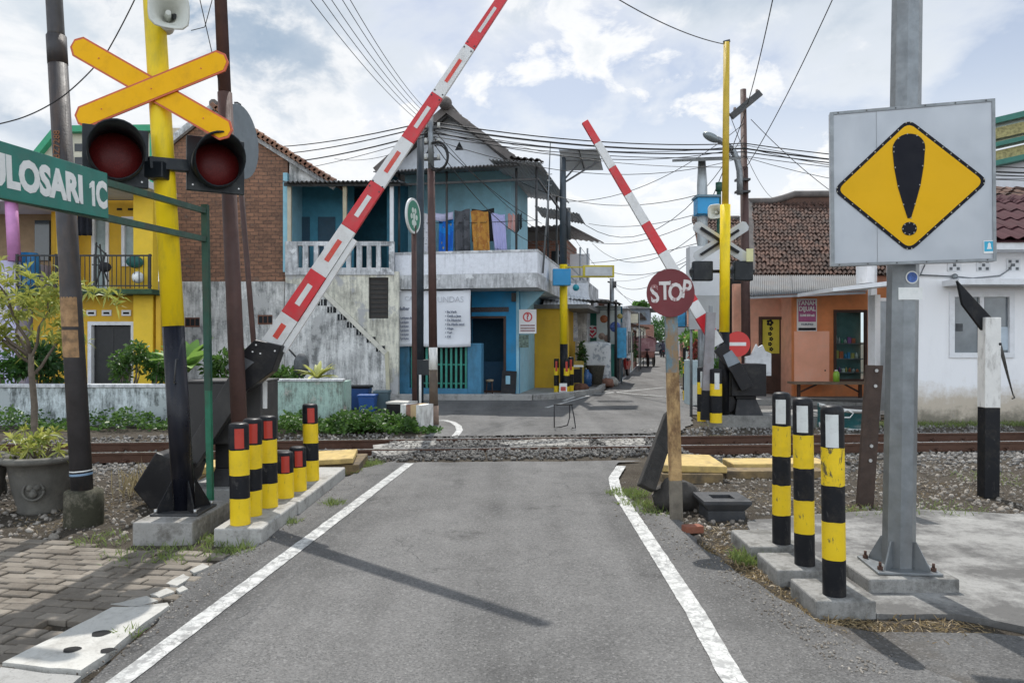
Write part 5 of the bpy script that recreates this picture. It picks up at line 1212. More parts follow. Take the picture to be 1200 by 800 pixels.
b = V(X(486, 15.6), 15.6, 0); t = V(X(485, 15.6), 15.6, Z(264, 15.6)); e = thing('round_sign', 'oval-looking green and white round sign turned sideways on a slim brown post', 'sign', b)
MB().tube([b, t], .055, 10).build('post', m_pole_brown, e)
Ms = frame(P(485, 253, 15.5), (.27, .96, 0), (0, 0, 1))
q = MB().lathe([(.001, -.04), (.37, -.04), (.37, .0), (.001, .0)], n=36, M=Ms, smooth=False).build('disc', mat('sign_rim_white', (.7, .72, .7), .5), e)
MB().lathe([(.32, .002), (.001, .004)], n=36, M=Ms, smooth=False).build('green_field', mat('sign_green_field', (.02, .20, .12), .5), q)
mb = MB()
[mb.prism([(.13 * math.cos(a) + .055 * math.cos(b_), -.02 + .15 * math.sin(a) + .06 * math.sin(b_)) for b_ in np.linspace(0, 6.283, 11)[:-1]], Ms, .0045 + .0004 * i, .007) for i, a in enumerate(np.linspace(0, 6.283, 7)[:-1])]; mb.prism([(-.03, -.25), (.03, -.25), (.06, .05), (-.06, .05)], Ms, .0072, .009); mb.build('emblem', mat('emblem_white', (.6, .68, .62), .5), q)
# striped concrete block and small objects at pole foot
mb = MB(); Mx = Matrix.Translation((X(488, 13.9), 13.95, 0)) @ Matrix.Rotation(R(-24), 4, 'Z')
e = thing('marker_block', 'squat concrete block with worn brown, white and yellow stripes at the foot of the poles', 'marker block', (X(488, 13.9), 13.95, 0))
for k, (a, m) in enumerate((((-.22, -.10), m_pw), ((-.10, .0), mat('stripe_brown', (.25, .13, .09), .8, var=.2, dirt=(.4, .38, .33), da=.6, ds=8)), ((.0, .12), mat('stripe_tan', (.50, .36, .20), .8, dirt=(.4, .38, .33), da=.5)), ((.12, .23), m_pw))):
    q = MB(); q.mbox(Mx, a[0], a[1], -.22, .22, -.05, .42); q.build('painted_band', m, e)
e = thing('dark_crate', 'dark box with a pale lid in the weeds left of the striped block', 'box', (X(470, 14.6), 14.6, 0)); MB().mbox(Matrix.Translation((X(470, 14.6), 14.6, 0)) @ Matrix.Rotation(R(-18), 4, 'Z'), -.22, .22, -.2, .2, -.02, .38).build('body', m_black_paint, e, bevel=.01); MB().mbox(Matrix.Translation((X(471, 14.6), 14.6, 0)) @ Matrix.Rotation(R(-18), 4, 'Z'), -.24, .24, -.22, .22, .381, .42).build('lid', m_pale, e)
m_bin = mat('bin_blue', (.015, .06, .20), .45, var=.1); m_bin2 = mat('bin_blue2', (.02, .085, .30), .45, var=.1)
def bin_(label, x, y, w, d, h, m, lid):
    e = thing('waste_bin', label, 'waste bin', (x, y, 0), 0, 'blue waste bins by the staircase wall')
    mb = MB(); mb.hexa([(x - w * .42, y - d * .42, .03), (x + w * .42, y - d * .42, .03), (x + w * .42, y + d * .42, .03), (x - w * .42, y + d * .42, .03), (x - w / 2, y - d / 2, h), (x + w / 2, y - d / 2, h), (x + w / 2, y + d / 2, h), (x - w / 2, y + d / 2, h)]); mb.build('body', m, e, bevel=.02)
    MB().box(x - w * .54, x + w * .54, y - d * .54, y + d * .54, h, h + .06).build('lid', lid, e, bevel=.015)
bin_('taller dark blue waste bin with black lid by the staircase wall', X(421, 17.2), 17.2, .52, .45, .52, m_bin, m_black_paint)
bin_('smaller brighter blue waste bin in front of the taller dark blue one', X(431, 16.6), 16.6, .38, .36, .36, m_bin2, m_bin2)
bin_('grey-green plastic tub standing right of the two blue bins', X(448, 17.0), 17.0, .34, .34, .42, mat('tub_grey', (.08, .13, .15), .5), mat('tub_rim', (.1, .15, .17), .5))
# solar lamp at the left lane corner
b = V(X(661, 22.2), 22.2, .09); t = V(X(659.5, 22.2), 22.2, Z(178, 22.2)); y_ = 22.2
e = thing('solar_lamp_pole', 'tall yellow and black footed pole with tilted solar panel and blue box', 'solar lamp', b)
MB().tube([b, along(b, t, Z(403, y_))], .12, 14).build('lower_pole', m_black_paint, e); MB().tube([along(b, t, Z(403, y_)), along(b, t, Z(310, y_))], .12, 14).build('middle_pole', m_yel_mast, e); MB().tube([along(b, t, Z(310, y_)), t], [.11, .09], 14).build('upper_pole', mat('pole_greydark', (.06, .075, .09), .5, .2, var=.2), e)
MB().box(X(647.5, 22), X(668, 22), 21.7, 22.05, Z(335, 22), Z(316, 22)).build('battery_box', m_blue_box, e, bevel=.01)
c0, c1, c2, c3 = P(655, 176, 21.8), P(701, 175, 22.0), P(707, 199.5, 22.9), P(663, 200, 22.7)
def slabq(p, d, th):
    mb = MB(); nn = (p[1] - p[0]).cross(p[3] - p[0]).normalized(); 
    if nn.z < 0: nn = -nn
    mb.hexa([q + nn * (d) for q in p] + [q + nn * (d + th) for q in p]); return mb
q = slabq([c0, c1, c2, c3], 0, .035).build('solar_panel', m_pvb, e); slabq([c0.lerp(c2, .03), c1.lerp(c3, .03), c2.lerp(c0, .03), c3.lerp(c1, .03)], .036, .004).build('solar_cells', m_pv, q)
mb = MB(); mb.bar((c0 + c1) / 2, (c2 + c3) / 2, .03, .03); mb.bar((c0 + c3) / 2, (c1 + c2) / 2, .03, .03)
mb.build('panel_frame', mat('frame_dark', (.05, .055, .06), .5), q)
mb = MB(); mb.bar(along(b, t, Z(215, y_)), (c1 + c2) / 2, .05, .05); mb.bar(along(b, t, Z(212, y_)), (c0 + c1 + c2 + c3) / 4, .05, .05); mb.build('brace', m_dark_steel, e)
MB().cyl(along(b, t, Z(280, y_)) + V(.16, .1, 0), along(b, t, Z(243, y_)) + V(.16, .1, 0), .075, n=10).build('lamp_tube', mat('pole_greydark2', (.05, .06, .07), .5), e)
e = thing('box_sign', 'blank horizontal sign box with yellow frame projecting right from the solar lamp pole', 'sign', P(676, 318, 22.1))
y_ = 22.1; MB().box(X(683, y_), X(719.5, y_), 22.02, 22.18, Z(325, y_), Z(311, y_)).build('frame', mat('frame_yellow', (.55, .45, .03), .5, var=.15), e, bevel=.01); MB().box(X(685.5, y_), X(717, y_), 22.0, 22.018, Z(323.4, y_), Z(313.2, y_)).build('panel', mat('panel_pale', (.50, .52, .53), .4), e)
for v in (313, 324): MB().bar(P(663, v, y_), P(684, v, y_), .04, .04).build('arm', MC['frame_yellow'], e)
e = thing('poster', 'small white notice with red print tied between the little bollards by the solar lamp', 'notice', P(660, 455, 21.6)); MB().box(X(655.5, 21.6), X(664.5, 21.6), 21.6, 21.62, Z(460, 21.6), Z(449, 21.6)).build('sheet', m_white_letter, e)
MB().box(X(657, 21.6), X(663, 21.6), 21.595, 21.599, Z(458, 21.6), Z(453, 21.6)).build('red_print', mat('red_print', (.5, .08, .07), .6, var=.8, vs=60), e)
# thin wire frame standing on the far road
e = thing('wire_frame', 'thin bent black wire hanging frame standing on the asphalt beyond the rails', 'wire', P(662, 502, 13.6)); mb = MB(); mb.tube([P(u, v, d) for u, v, d in ((649.5, 474, 13.5), (649.5, 501, 13.5), (657, 500, 13.6), (665, 498, 13.7), (667.5, 489, 13.7), (667.5, 474, 13.7), (670, 474, 13.6), (673, 490, 13.5), (674.5, 501.5, 13.5), (670, 501, 13.5))], .012, 6); mb.tube([P(649, 474, 13.5), P(671, 474, 13.6)], .012, 6); mb.build('wire', m_cable, e)
# ------------------------------------------------------------------ building materials
m_brick = M_brick('old_brick', (.30, .155, .095), (.13, .072, .05), (.05, .042, .036), dirt=(.03, .028, .026)); m_brick2 = M_brick('far_brick', (.30, .13, .085), (.22, .10, .07), (.25, .22, .2))
m_wall_old = M_plaster('plaster_mould', (.74, .74, .72), (.10, .105, .105), (.46, .46, .45), .85, .44, .58, 1.1, .4)
m_wall_cream = M_plaster('plaster_cream', (.74, .72, .61), (.09, .09, .085), (.42, .42, .42), .8, .46, .60, 1.2, .35)
m_wall_low = M_plaster('plaster_low_wall', (.60, .66, .67), (.07, .08, .075), (.40, .44, .44), .9, .45, .57, 1.5, .6); m_wall_teal = M_plaster('plaster_teal_wall', (.38, .52, .46), (.10, .10, .085), (.45, .42, .38), .9, .46, .58, 1.5, .6)
m_parapet = M_plaster('parapet_plaster', (.80, .82, .87), (.30, .32, .34), None, .6, .50, .64, 1.5, .22)
m_slabedge = M_plaster('slab_edge', (.60, .61, .62), (.13, .135, .14), (.72, .73, .74), .8, .45, .6, 2.0, .4)
m_blue = mat('wall_blue', (.02, .25, .50), .7, var=.12, vs=2, dirt=(.05, .18, .28), da=.7, ds=1.6, bump=.2); m_blue_pale = mat('wall_blue_pale', (.30, .55, .66), .75, var=.1, dirt=(.35, .42, .46), da=.5, ds=2, streak=.3, bump=.15); m_blue_grey = mat('wall_blue_grey', (.055, .20, .33), .75, var=.15, dirt=(.04, .09, .12), da=.8, ds=2, streak=.4, bump=.25); m_blue_up = mat('wall_blue_upper', (.30, .57, .68), .8, var=.08, dirt=(.2, .34, .4), da=.5, ds=1.6, bump=.12)
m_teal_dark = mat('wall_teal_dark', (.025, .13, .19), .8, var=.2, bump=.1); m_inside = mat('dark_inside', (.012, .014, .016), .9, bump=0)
m_ochre = mat('wall_ochre', (.62, .37, .025), .75, var=.1, vs=2, dirt=(.40, .25, .04), da=.5, ds=1.5, streak=.4, bump=.12); m_yellow_col = mat('wall_yellow', (.75, .50, .03), .7, var=.06, bump=.1); m_orange = mat('wall_orange', (.76, .27, .10), .75, var=.1, dirt=(.45, .22, .12), da=.5, ds=1.8, streak=.5, bump=.12); m_peach = mat('wall_peach', (.72, .36, .25), .75, var=.12, dirt=(.62, .38, .28), da=.5, ds=1.5, bump=.1)
m_whitewall = None
tw = NT('white_wall'); sepw = tw.n('ShaderNodeSeparateXYZ'); tw.l(tw.coord(), sepw.inputs[0])
cw = tw.mix(tw.ramp(tw.noise(2.2, 8, .7, tw.coord(scale=(1, 1, .3))), .5, .75, 0, .35), (.84, .84, .85), (.62, .62, .63))
hgt = tw.math('ADD', sepw.outputs['Z'], tw.math('MULTIPLY', tw.noise(3.5, 6, .7), .9))
cw = tw.mix(tw.ramp(hgt, .85, 1.25, .75, 0), cw, (.42, .33, .21)); cw = tw.mix(tw.ramp(hgt, .5, .75, .8, 0), cw, (.13, .12, .09)); cw = tw.mix(tw.ramp(tw.noise(4.5, 9, .75, tw.coord(scale=(1.2, 1, .5))), .66, .7, 0, .7), cw, (.28, .28, .30))
tw.col(cw); tw.b.inputs['Roughness'].default_value = .85; tw.bump(tw.noise(30), .2, .01); m_whitewall = tw.m
m_white_trim = mat('white_trim', (.72, .73, .75), .6, var=.05, dirt=(.45, .45, .44), da=.5, ds=3, bump=.05); m_glass = M_glass('window_glass'); m_curtain = mat('curtain', (.35, .42, .42), .8, var=.15, vs=8)
m_wood_dark = mat('wood_dark', (.060, .028, .018), .6, var=.25, vs=4, streak=.2, dirt=(.03, .016, .012), da=.5); m_black_iron = mat('black_iron', (.015, .016, .017), .5, bump=0)
m_zinc = mat('zinc_sheet', (.165, .172, .18), .7, .1, var=.12, vs=3, dirt=(.20, .16, .13), da=.55, ds=2.2, bump=.05); m_zinc_dark = mat('zinc_dark', (.17, .17, .17), .6, .3, var=.2, dirt=(.10, .06, .04), da=.6, ds=2, bump=.1); m_zinc_under = mat('zinc_under', (.34, .36, .38), .6, .2, var=.1, dirt=(.18, .15, .13), da=.5, ds=2)
def M_tile(name, c1, c2, c3):
    t = NT(name); i = t.island(); c = t.mix(i, c1, c2); c = t.mix(t.ramp(t.noise(1.2, 8, .7), .45, .7), c, c3); c = t.mix(t.ramp(t.noise(30, 6, .75), .55, .75, 0, .6), c, mul(c3, .6)); t.col(c); t.b.inputs['Roughness'].default_value = .85; t.b.inputs['Specular IOR Level'].default_value = .25; t.bump(t.noise(40), .3, .01); return t.m
m_tile = M_tile('clay_tile', (.075, .045, .036), (.165, .092, .068), (.042, .036, .033)); m_tile_warm = M_tile('clay_tile_warm', (.30, .16, .10), (.20, .10, .07), (.12, .09, .075)); m_tile_mar = M_tile('metal_tile_maroon', (.060, .018, .024), (.075, .024, .03), (.05, .02, .024)); m_tile_grey = M_tile('tile_grey', (.12, .11, .105), (.20, .175, .16), (.055, .052, .05))
def tiles(name, o, ex, ey, nx, ny, m, parent, amp=.05, jit=.006):
    """pantiles: o eave corner, ex along the eave, ey up the slope; each tile an arched piece lapping the one below"""
    o = Vector(o); ex = Vector(ex); ey = Vector(ey); n = ex.cross(ey).normalized()
    if n.z < 0: n = -n
    a = ex / nx; b = ey / ny; la = a.length
    prof = [(0, 0.), (.18, .62), (.36, 1.), (.54, .62), (.72, .1), (.88, -.12), (1.04, .0)]
    vs = []; fs = []
    for j in range(ny):
        for i in range(nx):
            off = n * rng.normal(0, jit); b0 = len(vs); sk = rng.normal(0, jit)
            for (k, hgt_) in ((0, .032), (1.12, .0)):
                for (s, h) in prof: vs.append(o + a * (i + s) + b * (j + k) + ex.normalized() * sk + n * (h * amp + hgt_) + off)
            q = len(prof)
            fs += [(b0 + s, b0 + s + 1, b0 + q + s + 1, b0 + q + s) for s in range(q - 1)]
    mb = MB(); mb.add(vs, fs, 0, False)
    g = -n * .03 - ex * .001; mb.add([o + g, o + ex + g, o + ex + ey + g, o + ey + g], [(0, 1, 2, 3)], 0)
    return mb.build(name, m, parent, thick=.012)
def corrug(name, p00, p10, p11, p01, m, parent, waves=30, amp=.018, axis=0, thick=.004):
    """corrugated sheet through four corners; waves counted along the 0->1 edge"""
    p00, p10, p11, p01 = map(Vector, (p00, p10, p11, p01)); n = (p10 - p00).cross(p01 - p00).normalized()
    if n.z < 0: n = -n
    def fn(u, v):
        q = p00.lerp(p10, u).lerp(p01.lerp(p11, u), v); return q + n * amp * math.sin(2 * math.pi * waves * u)
    mb = MB(); mb.surf(fn, waves * 6, 3, 0, True); return mb.build(name, m, parent, thick=thick)
def quadslab(name, p, th, m, parent, bevel=0):
    p = [Vector(q) for q in p]; n = (p[1] - p[0]).cross(p[3] - p[0]).normalized() * th
    mb = MB(); mb.hexa([q for q in p] + [q + n for q in p]); return mb.build(name, m, parent, bevel=bevel)
FR = frame((0, 0, 0), (1, 0, 0), (0, 0, 1))
def fwall(mb, us, D, v0, v1, th=.12, m=0): mb.box(X(us[0], D), X(us[1], D), D, D + th, Z(v1, D), Z(v0, D), m)
def hole_wall(mb, x0, x1, z0, z1, y0, y1, holes, m=0, M=None):
    """wall slab with rectangular openings (x0,x1,z0,z1), built of butted boxes"""
    M = M or Matrix.Identity(4)
    xs = sorted({x0, x1, *[h[0] for h in holes], *[h[1] for h in holes]}); 
    for a, b in zip(xs, xs[1:]):
        c = (a + b) / 2; hs = sorted([(h[2], h[3]) for h in holes if h[0] < c < h[1]]); z = z0
        for h0, h1 in hs:
            if h0 > z + 1e-4: mb.mbox(M, a, b, y0, y1, z, h0, m)
            z = max(z, h1)
        if z < z1 - 1e-4: mb.mbox(M, a, b, y0, y1, z, z1, m)
    return mb
def frame_rect(mb, x0, x1, z0, z1, y0, y1, w, M=None):
    M = M or Matrix.Identity(4)
    mb.mbox(M, x0, x0 + w, y0, y1, z0, z1); mb.mbox(M, x1 - w, x1, y0, y1, z0, z1); mb.mbox(M, x0 + w, x1 - w, y0, y1, z1 - w, z1); mb.mbox(M, x0 + w, x1 - w, y0, y1, z0, z0 + w); return mb
# ------------------------------------------------------------------ boundary walls at left
e = thing('boundary_wall', 'long low whitewashed wall with peeling pale blue paint behind the rails at left', 'wall', (-8, 14.35, 0))
MB().box(-20, X(309, 14.3), 14.3, 14.48, -.2, Z(454, 14.3)).build('wall', m_wall_low, e, bevel=.01); MB().box(-20, X(309, 14.3), 14.27, 14.51, Z(454, 14.3) + .001, Z(450, 14.3)).build('coping', m_slabedge, e, bevel=.01)
e = thing('boundary_wall', 'short end piece of low wall with peeling green paint right of the barrier housing', 'wall', (-4.1, 14.35, 0))
MB().box(X(311, 14.3), X(401, 14.3), 14.3, 14.5, -.2, Z(447, 14.3)).build('wall', m_wall_teal, e, bevel=.01); MB().box(X(311, 14.3), X(402, 14.3), 14.28, 14.52, Z(447, 14.3) + .001, Z(444, 14.3)).build('coping', m_slabedge, e, bevel=.01); MB().box(X(396, 14.3), X(402.5, 14.3), 14.501, 15.0, -.2, Z(447.5, 14.3)).build('return_wall', m_wall_teal, e)
# ------------------------------------------------------------------ yellow house
D = 18.0
e = thing('yellow_house', 'ochre yellow two-storey house with black balcony railing at far left', 'house', (X(90, D), D, 0))
x0, x1 = X(20, D), X(180, D); zb, zt = 2.87, Z(222, D)
dx0, dx1, dz = X(106, 18.6), X(156, 18.6), Z(379, 18.6)
mb = MB(); hole_wall(mb, x0, x1, -.1, zb - .12, D + .6, D + .8, [(dx0, dx1, -.1, dz), (X(76, 18.6), X(84, 18.6), .9, 2.0), (X(168, 18.6), X(176, 18.6), .9, 2.0)]); 
mb.build('lower_wall', m_ochre, e)
mb = MB(); hole_wall(mb, X(60, 19.4), X(172, 19.4), zb, Z(222, D), D + 1.4, D + 1.55, [(X(108, 19.4), X(128, 19.4), zb, Z(254, 19.4)), (X(143, 19.4), X(162, 19.4), Z(312, 19.4), Z(254, 19.4))]); mb.build('upper_wall', m_ochre, e)
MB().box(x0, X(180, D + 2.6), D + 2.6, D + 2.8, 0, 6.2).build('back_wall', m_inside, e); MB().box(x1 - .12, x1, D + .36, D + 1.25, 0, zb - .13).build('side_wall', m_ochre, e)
q = MB().box(dx0 + .06, dx1 - .06, D + .68, D + .73, -.05, dz - .06).build('door', mat('door_black', (.012, .013, .014), .5, var=.2), e)
mb = MB(); frame_rect(mb, dx0 - .05, dx1 + .05, -.1, dz + .05, D + .56, D + .72, .09); mb.build('door_frame', m_white_trim, e)
mb = MB(); mb.box((dx0 + dx1) / 2 - .008, (dx0 + dx1) / 2 + .008, D + .672, D + .679, 0, dz - .08); mb.build('door_joint', m_black_iron, q)
for u in (102, 120, 143, 171): 
    f = MB().box(X(u, 18.6), X(u + 11, 18.6), D + .57, D + .598, Z(369, D), Z(362, D)).build('vent', m_white_trim, e); MB().box(X(u + 2, 18.6), X(u + 9, 18.6), D + .565, D + .569, Z(367, D), Z(364.5, D)).build('vent_opening', m_inside, f)
for u0, u1 in ((108, 128), (143, 162)):
    z0 = zb if u0 == 108 else Z(312, 19.4)
    mb = MB(); frame_rect(mb, X(u0, 19.4), X(u1, 19.4), z0, Z(254, 19.4), D + 1.36, D + 1.46, .08); f = mb.build('window', m_white_trim, e); MB().box(X(u0, 19.4) + .085, X(u1, 19.4) - .085, D + 1.44, D + 1.455, z0 + .085, Z(254, 19.4) - .085).build('pane', m_curtain, f)
for u in (137, 150, 166): MB().box(X(u, 19.4), X(u + 6, 19.4), D + 1.39, D + 1.399, Z(246.5, 19.4), Z(244, 19.4)).build('vent_slot', m_inside, e)
MB().box(x0 - .1, x1, D - .1, D + 1.25, zb - .119, zb - .001).build('balcony_slab', mat('balcony_green', (.03, .07, .035), .85, var=.4, vs=8), e)
mb = MB(); zr0, zr1 = zb + .02, Z(299, D)
mb.box(x0, x1 - .05, D - .02, D + .02, zr1 - .03, zr1 + .01); mb.box(x0, x1 - .05, D - .015, D + .015, zr0 + .05, zr0 + .08)
for x in np.arange(x0, x1 - .05, .11): mb.box(x - .008, x + .008, D - .008, D + .008, zr0, zr1 - .031)
for x in (x0, x0 + .95, x0 + 1.9, x1 - .09): mb.box(x - .025, x + .025, D - .022, D + .022, zr0 - .01, zr1 + .03)
mb.build('balcony_railing', m_black_iron, e)
for u0, u1, d in ((156, 179, D + .35), (66, 80, D + .9)): MB().box(X(u0, d), X(u1, d), d, d + .3, -.1 if u0 > 100 else zb, Z(222, d)).build('pillar', m_yellow_col, e, bevel=.01)
MB().box(X(58, D), x1 - .02, D - .3, D + 1.3, Z(222, D) + .001, Z(214, D)).build('roof_slab', m_white_trim, e)
# roof parapet with louvres and green trim
zq0, zq1 = Z(214, D) + .002, Z(152, D)
MB().prism([(X(46, D), zq0), (X(180, D), zq0), (X(180, D), zq1), (X(64, D), zq1), (X(46, D), Z(175, D))], frame((0, D + .2, 0), (1, 0, 0), (0, 0, 1)), -.2, .0).build('parapet', mat('cream_wall', (.56, .53, .42), .75, var=.08), e)
mg = mat('green_trim', (.03, .32, .16), .5, var=.1)
mb = MB(); mb.bar(V(X(40, D), D + .12, Z(180, D)), V(X(64, D), D + .12, zq1 + .03), .14, .2); mb.bar(V(X(62, D), D + .12, zq1 + .03), V(X(181, D), D + .12, zq1 + .06), .15, .2); mb.box(X(172, D), X(176, D), D + .14, D + .199, zq0, zq1 - .05); mb.build('green_trim', mg, e)
for v in (166, 182, 196): MB().box(X(82, D), X(124, D), D + .185, D + .197, Z(v + 9, D), Z(v, D)).build('louvre', mat('louvre_dark', (.06, .065, .07), .6), e)
for lab, u0, u1, v0, v1, d, m, nm, cat in (('dark cloth hanging from the yellow house balcony ceiling', 91, 107, 250, 276, D + .8, mat('cloth_navy', (.012, .014, .022), .9, var=.3), 'hanging_cloth', 'cloth'), ('white laundry bundle on the balcony rail of the yellow house', 155, 168, 318, 332, D + .12, m_white_letter, 'laundry_bundle', 'cloth'), ('teal basket standing behind the balcony railing', 148, 168, 300, 314, D + .3, mat('teal_basket', (.02, .13, .12), .6), 'basket', 'basket')):
    mb = MB(); w = X(u1, d) - X(u0, d); h = Z(v0, d) - Z(v1, d)
    if nm == 'hanging_cloth': mb.surf(lambda a, b: V(X(u0, d) + w * a, d + .04 * math.sin(a * 14), Z(v0, d) - h * b), 20, 4, 0, True); tag(mb.build(nm, m, loc=P(u0, v1, d), thick=.01), lab, cat)
    else: mb.ball((X(u0, d) + w / 2, d, Z(v1, d) + h / 2), .5, 12, 8, 0, (w, .3, h)); tag(mb.build(nm, m, loc=P(u0, v1, d)), lab, cat)
for u, v0, r, lab in ((34, 291, .24, 'blue plastic drum standing on the yellow house balcony'),):
    c = V(X(u, D + .6), D + .6, zb + .0); e2 = thing('plastic_drum', lab, 'drum', c); MB().lathe([(.001, 0), (r, 0), (r * 1.04, .2), (r, .3), (r * 1.05, .55), (r, .85), (r * .8, .95), (.001, .96)], c, 20).build('body', mat('drum_blue', (.01, .16, .38), .4), e2)
e2 = thing('pushchair', 'folded dark pushchair leaning behind the balcony railing', 'pushchair', (X(118, D + .5), D + .5, zb)); 
for a_, b_ in (((110, 335), (113, 284)), ((122, 335), (117, 286)), ((108, 310), (126, 312)), ((114, 300), (127, 330)), ((124, 296), (112, 335)), ((112, 286), (126, 300))): MB().bar(P(*a_, D + .5), P(*b_, D + .5), .03, .03).build('tube', m_black_iron, e2)
mb = MB(); mb.ball(P(123, 313, D + .5), .16, 10, 6, 0, (1, .7, .8)); mb.build('seat', mat('pram_cloth', (.03, .03, .035), .9), e2)
e = thing('lavender_house', 'lilac house corner with pink column cut off by the left edge', 'house', (X(0, 18.2), 18.2, 0))
MB().box(-17, X(19, 18.2), 18.2, 22, 0, Z(305, 18.2)).build('lower_wall', mat('lavender', (.50, .48, .66), .75, var=.08), e); MB().box(-17, X(66, 19.8), 19.8, 20, Z(305, 18.2), Z(222, 19.8)).build('upper_wall', mat('tan_wall', (.30, .21, .12), .8, var=.15), e)
MB().cyl(P(17, 306, 18.1), P(13, 232, 18.1), .14, n=14).build('column', mat('pink_column', (.58, .25, .50), .6), e); MB().box(-17, X(30, 18.2), 17.9, 20.2, Z(237, 18.1), Z(232, 18.1)).build('canopy', m_white_trim, e)
MB().box(X(40, 19.7), X(57, 19.7), 19.72, 19.79, Z(305, 19.7), Z(258, 19.7)).build('window', m_glass, e)
# ------------------------------------------------------------------ brick gable house
D = 20.7
e = thing('brick_house', 'house with a bare brick gable wall over a mouldy grey plaster base at left', 'house', (X(260, D), D, 0))
def p2(u, v, d=D): return (X(u, d), Z(v, d))
Fw = frame((0, D, 0), (1, 0, 0), (0, 0, 1))
MB().prism([p2(194, 331), p2(337, 331), p2(337, 186), p2(252, 132), p2(194, 178)], Fw, -.25, .0).build('gable_wall', m_brick, e)
MB().prism([p2(338.2, 216), p2(386, 216), p2(338.2, 187)], Fw, -.3, -.06).build('gable_plaster', m_wall_old, e)
MB().box(X(150, D), X(334, D), D - .05, D + .25, -.1, Z(330, D)).build('base_wall', m_wall_old, e)
for u, v in ((218, 372), (303, 369)):
    q = MB().box(X(u, D), X(u + 17, D), D - .065, D - .052, Z(v + 11, D), Z(v, D)).build('vent_block', mat('vent_terracotta', (.16, .07, .045), .9, var=.2), e); mb = MB()
    for i in range(3): mb.box(X(u + 1.2 + i * 5.5, D), X(u + 5.6 + i * 5.5, D), D - .0695, D - .066, Z(v + 9.5, D), Z(v + 1.5, D))
    mb.build('vent_holes', m_inside, q)
# gable verges (weathered mortar strip) and tiled roof planes running back
ap = V(X(252, D), D - .12, Z(127, D)); re_ = V(X(393, D), D - .12, Z(216, D)); le = V(X(188, D), D - .12, Z(178, D))
mb = MB(); mb.bar(ap, le, .16, .14); mb.bar(ap + V(0, .05, -.1), re_ + V(0, .05, -.1), .16, .10); mb.build('verge', m_slabedge, e)
mb = MB(); dv = (re_ - ap) / 26
for k in range(26): mb.bar(ap + dv * k + V(0, -.06, .05), ap + dv * (k + 1.12) + V(0, -.06, -.01), .12, .22)
mb.build('verge_tiles', m_tile_warm, e)
bk = V(0, 7.5, 0)
up = (ap - re_); tiles('roof_tiles', re_ + V(0, .0, .06), bk, up, 34, 20, m_tile_warm, e); tiles('roof_tiles', le + V(0, 0, .06) + bk, -bk, (ap - le), 34, 12, m_tile_warm, e)
mb = MB(); mb.tube([ap + V(0, -.02, .1), ap + bk + V(0, 0, .1)], .12, 8); mb.build('ridge', m_tile_grey, e)
# small chimney-like box behind at left of the gable
mb = MB(); mb.box(X(196, 24), X(211, 24), 24, 24.6, 5, Z(150, 24)); tag(mb.build('rooftop_box', mat('cream_box', (.50, .44, .34), .8, var=.1), loc=(X(203, 24), 24, 5)), 'small cream rooftop tower peeking over the left slope of the brick gable', 'tower')
# ------------------------------------------------------------------ staircase house with blue veranda
D = 20.5
e = thing('veranda_house', 'mould-stained grey house with a blue upstairs veranda and a walled outside staircase', 'house', (X(400, D), D, 0))
def wb(u, d=D): return X(u, d)
wx0, wx1, wz0, wz1 = wb(432), wb(455), Z(373, D), Z(325, D)
mb = MB(); hole_wall(mb, wb(334.5), wb(467), -.1, Z(318, D), D, D + .2, [(wx0, wx1, wz0, wz1)]); mb.build('lower_wall', m_wall_cream, e)
f = MB().box(wx0 + .001, wx1 - .001, D + .1, D + .13, wz0, wz1).build('window', mat('window_black', (.012, .012, .012), .5), e); mb = MB()
for k in range(9): z = wz0 + .06 + k * (wz1 - wz0 - .1) / 8; mb.box(wx0 + .04, wx1 - .04, D + .075, D + .098, z - .03, z + .03)
mb.build('shutter_slats', mat('slat_brown', (.03, .024, .02), .6), f)
st = []
Fw = frame((0, D, 0), (1, 0, 0), (0, 0, 1))
MB().prism([p2(334.6, 460, D), p2(455.5, 460, D), p2(455.5, 420, D), p2(440, 405, D), p2(372, 338, D), p2(334.6, 331, D)], Fw, .001, .045).build('stair_wall', m_wall_old, e)
MB().bar(P(372, 336, D - .06), P(452, 414, D - .06), .12, .05).build('stair_string', mat('string_cream', (.62, .60, .52), .9, var=.1, dirt=(.3, .3, .28), da=.5, ds=4), e); MB().bar(P(453, 412, D - .06), P(455, 462, D - .06), .10, .04).build('downpipe_strip', mat('cream_strip', (.55, .52, .38), .8, var=.15, dirt=(.2, .2, .18), da=.6), e)
for u, v in ((373, 351), (384, 359.5), (396, 368), (407, 377), (418, 385.5), (430, 394.5), (441, 405)):
    q = MB().box(X(u, D), X(u + 10.5, D), D - .056, D - .047, Z(v + 7, D), Z(v, D)).build('breather_block', m_inside, e); mb = MB()
    for i in (1, 2): mb.box(X(u + i * 3.2 - .5, D), X(u + i * 3.2 + .5, D), D - .062, D - .057, Z(v + 6.9, D), Z(v + .1, D))
    mb.build('divider', m_wall_old, q)
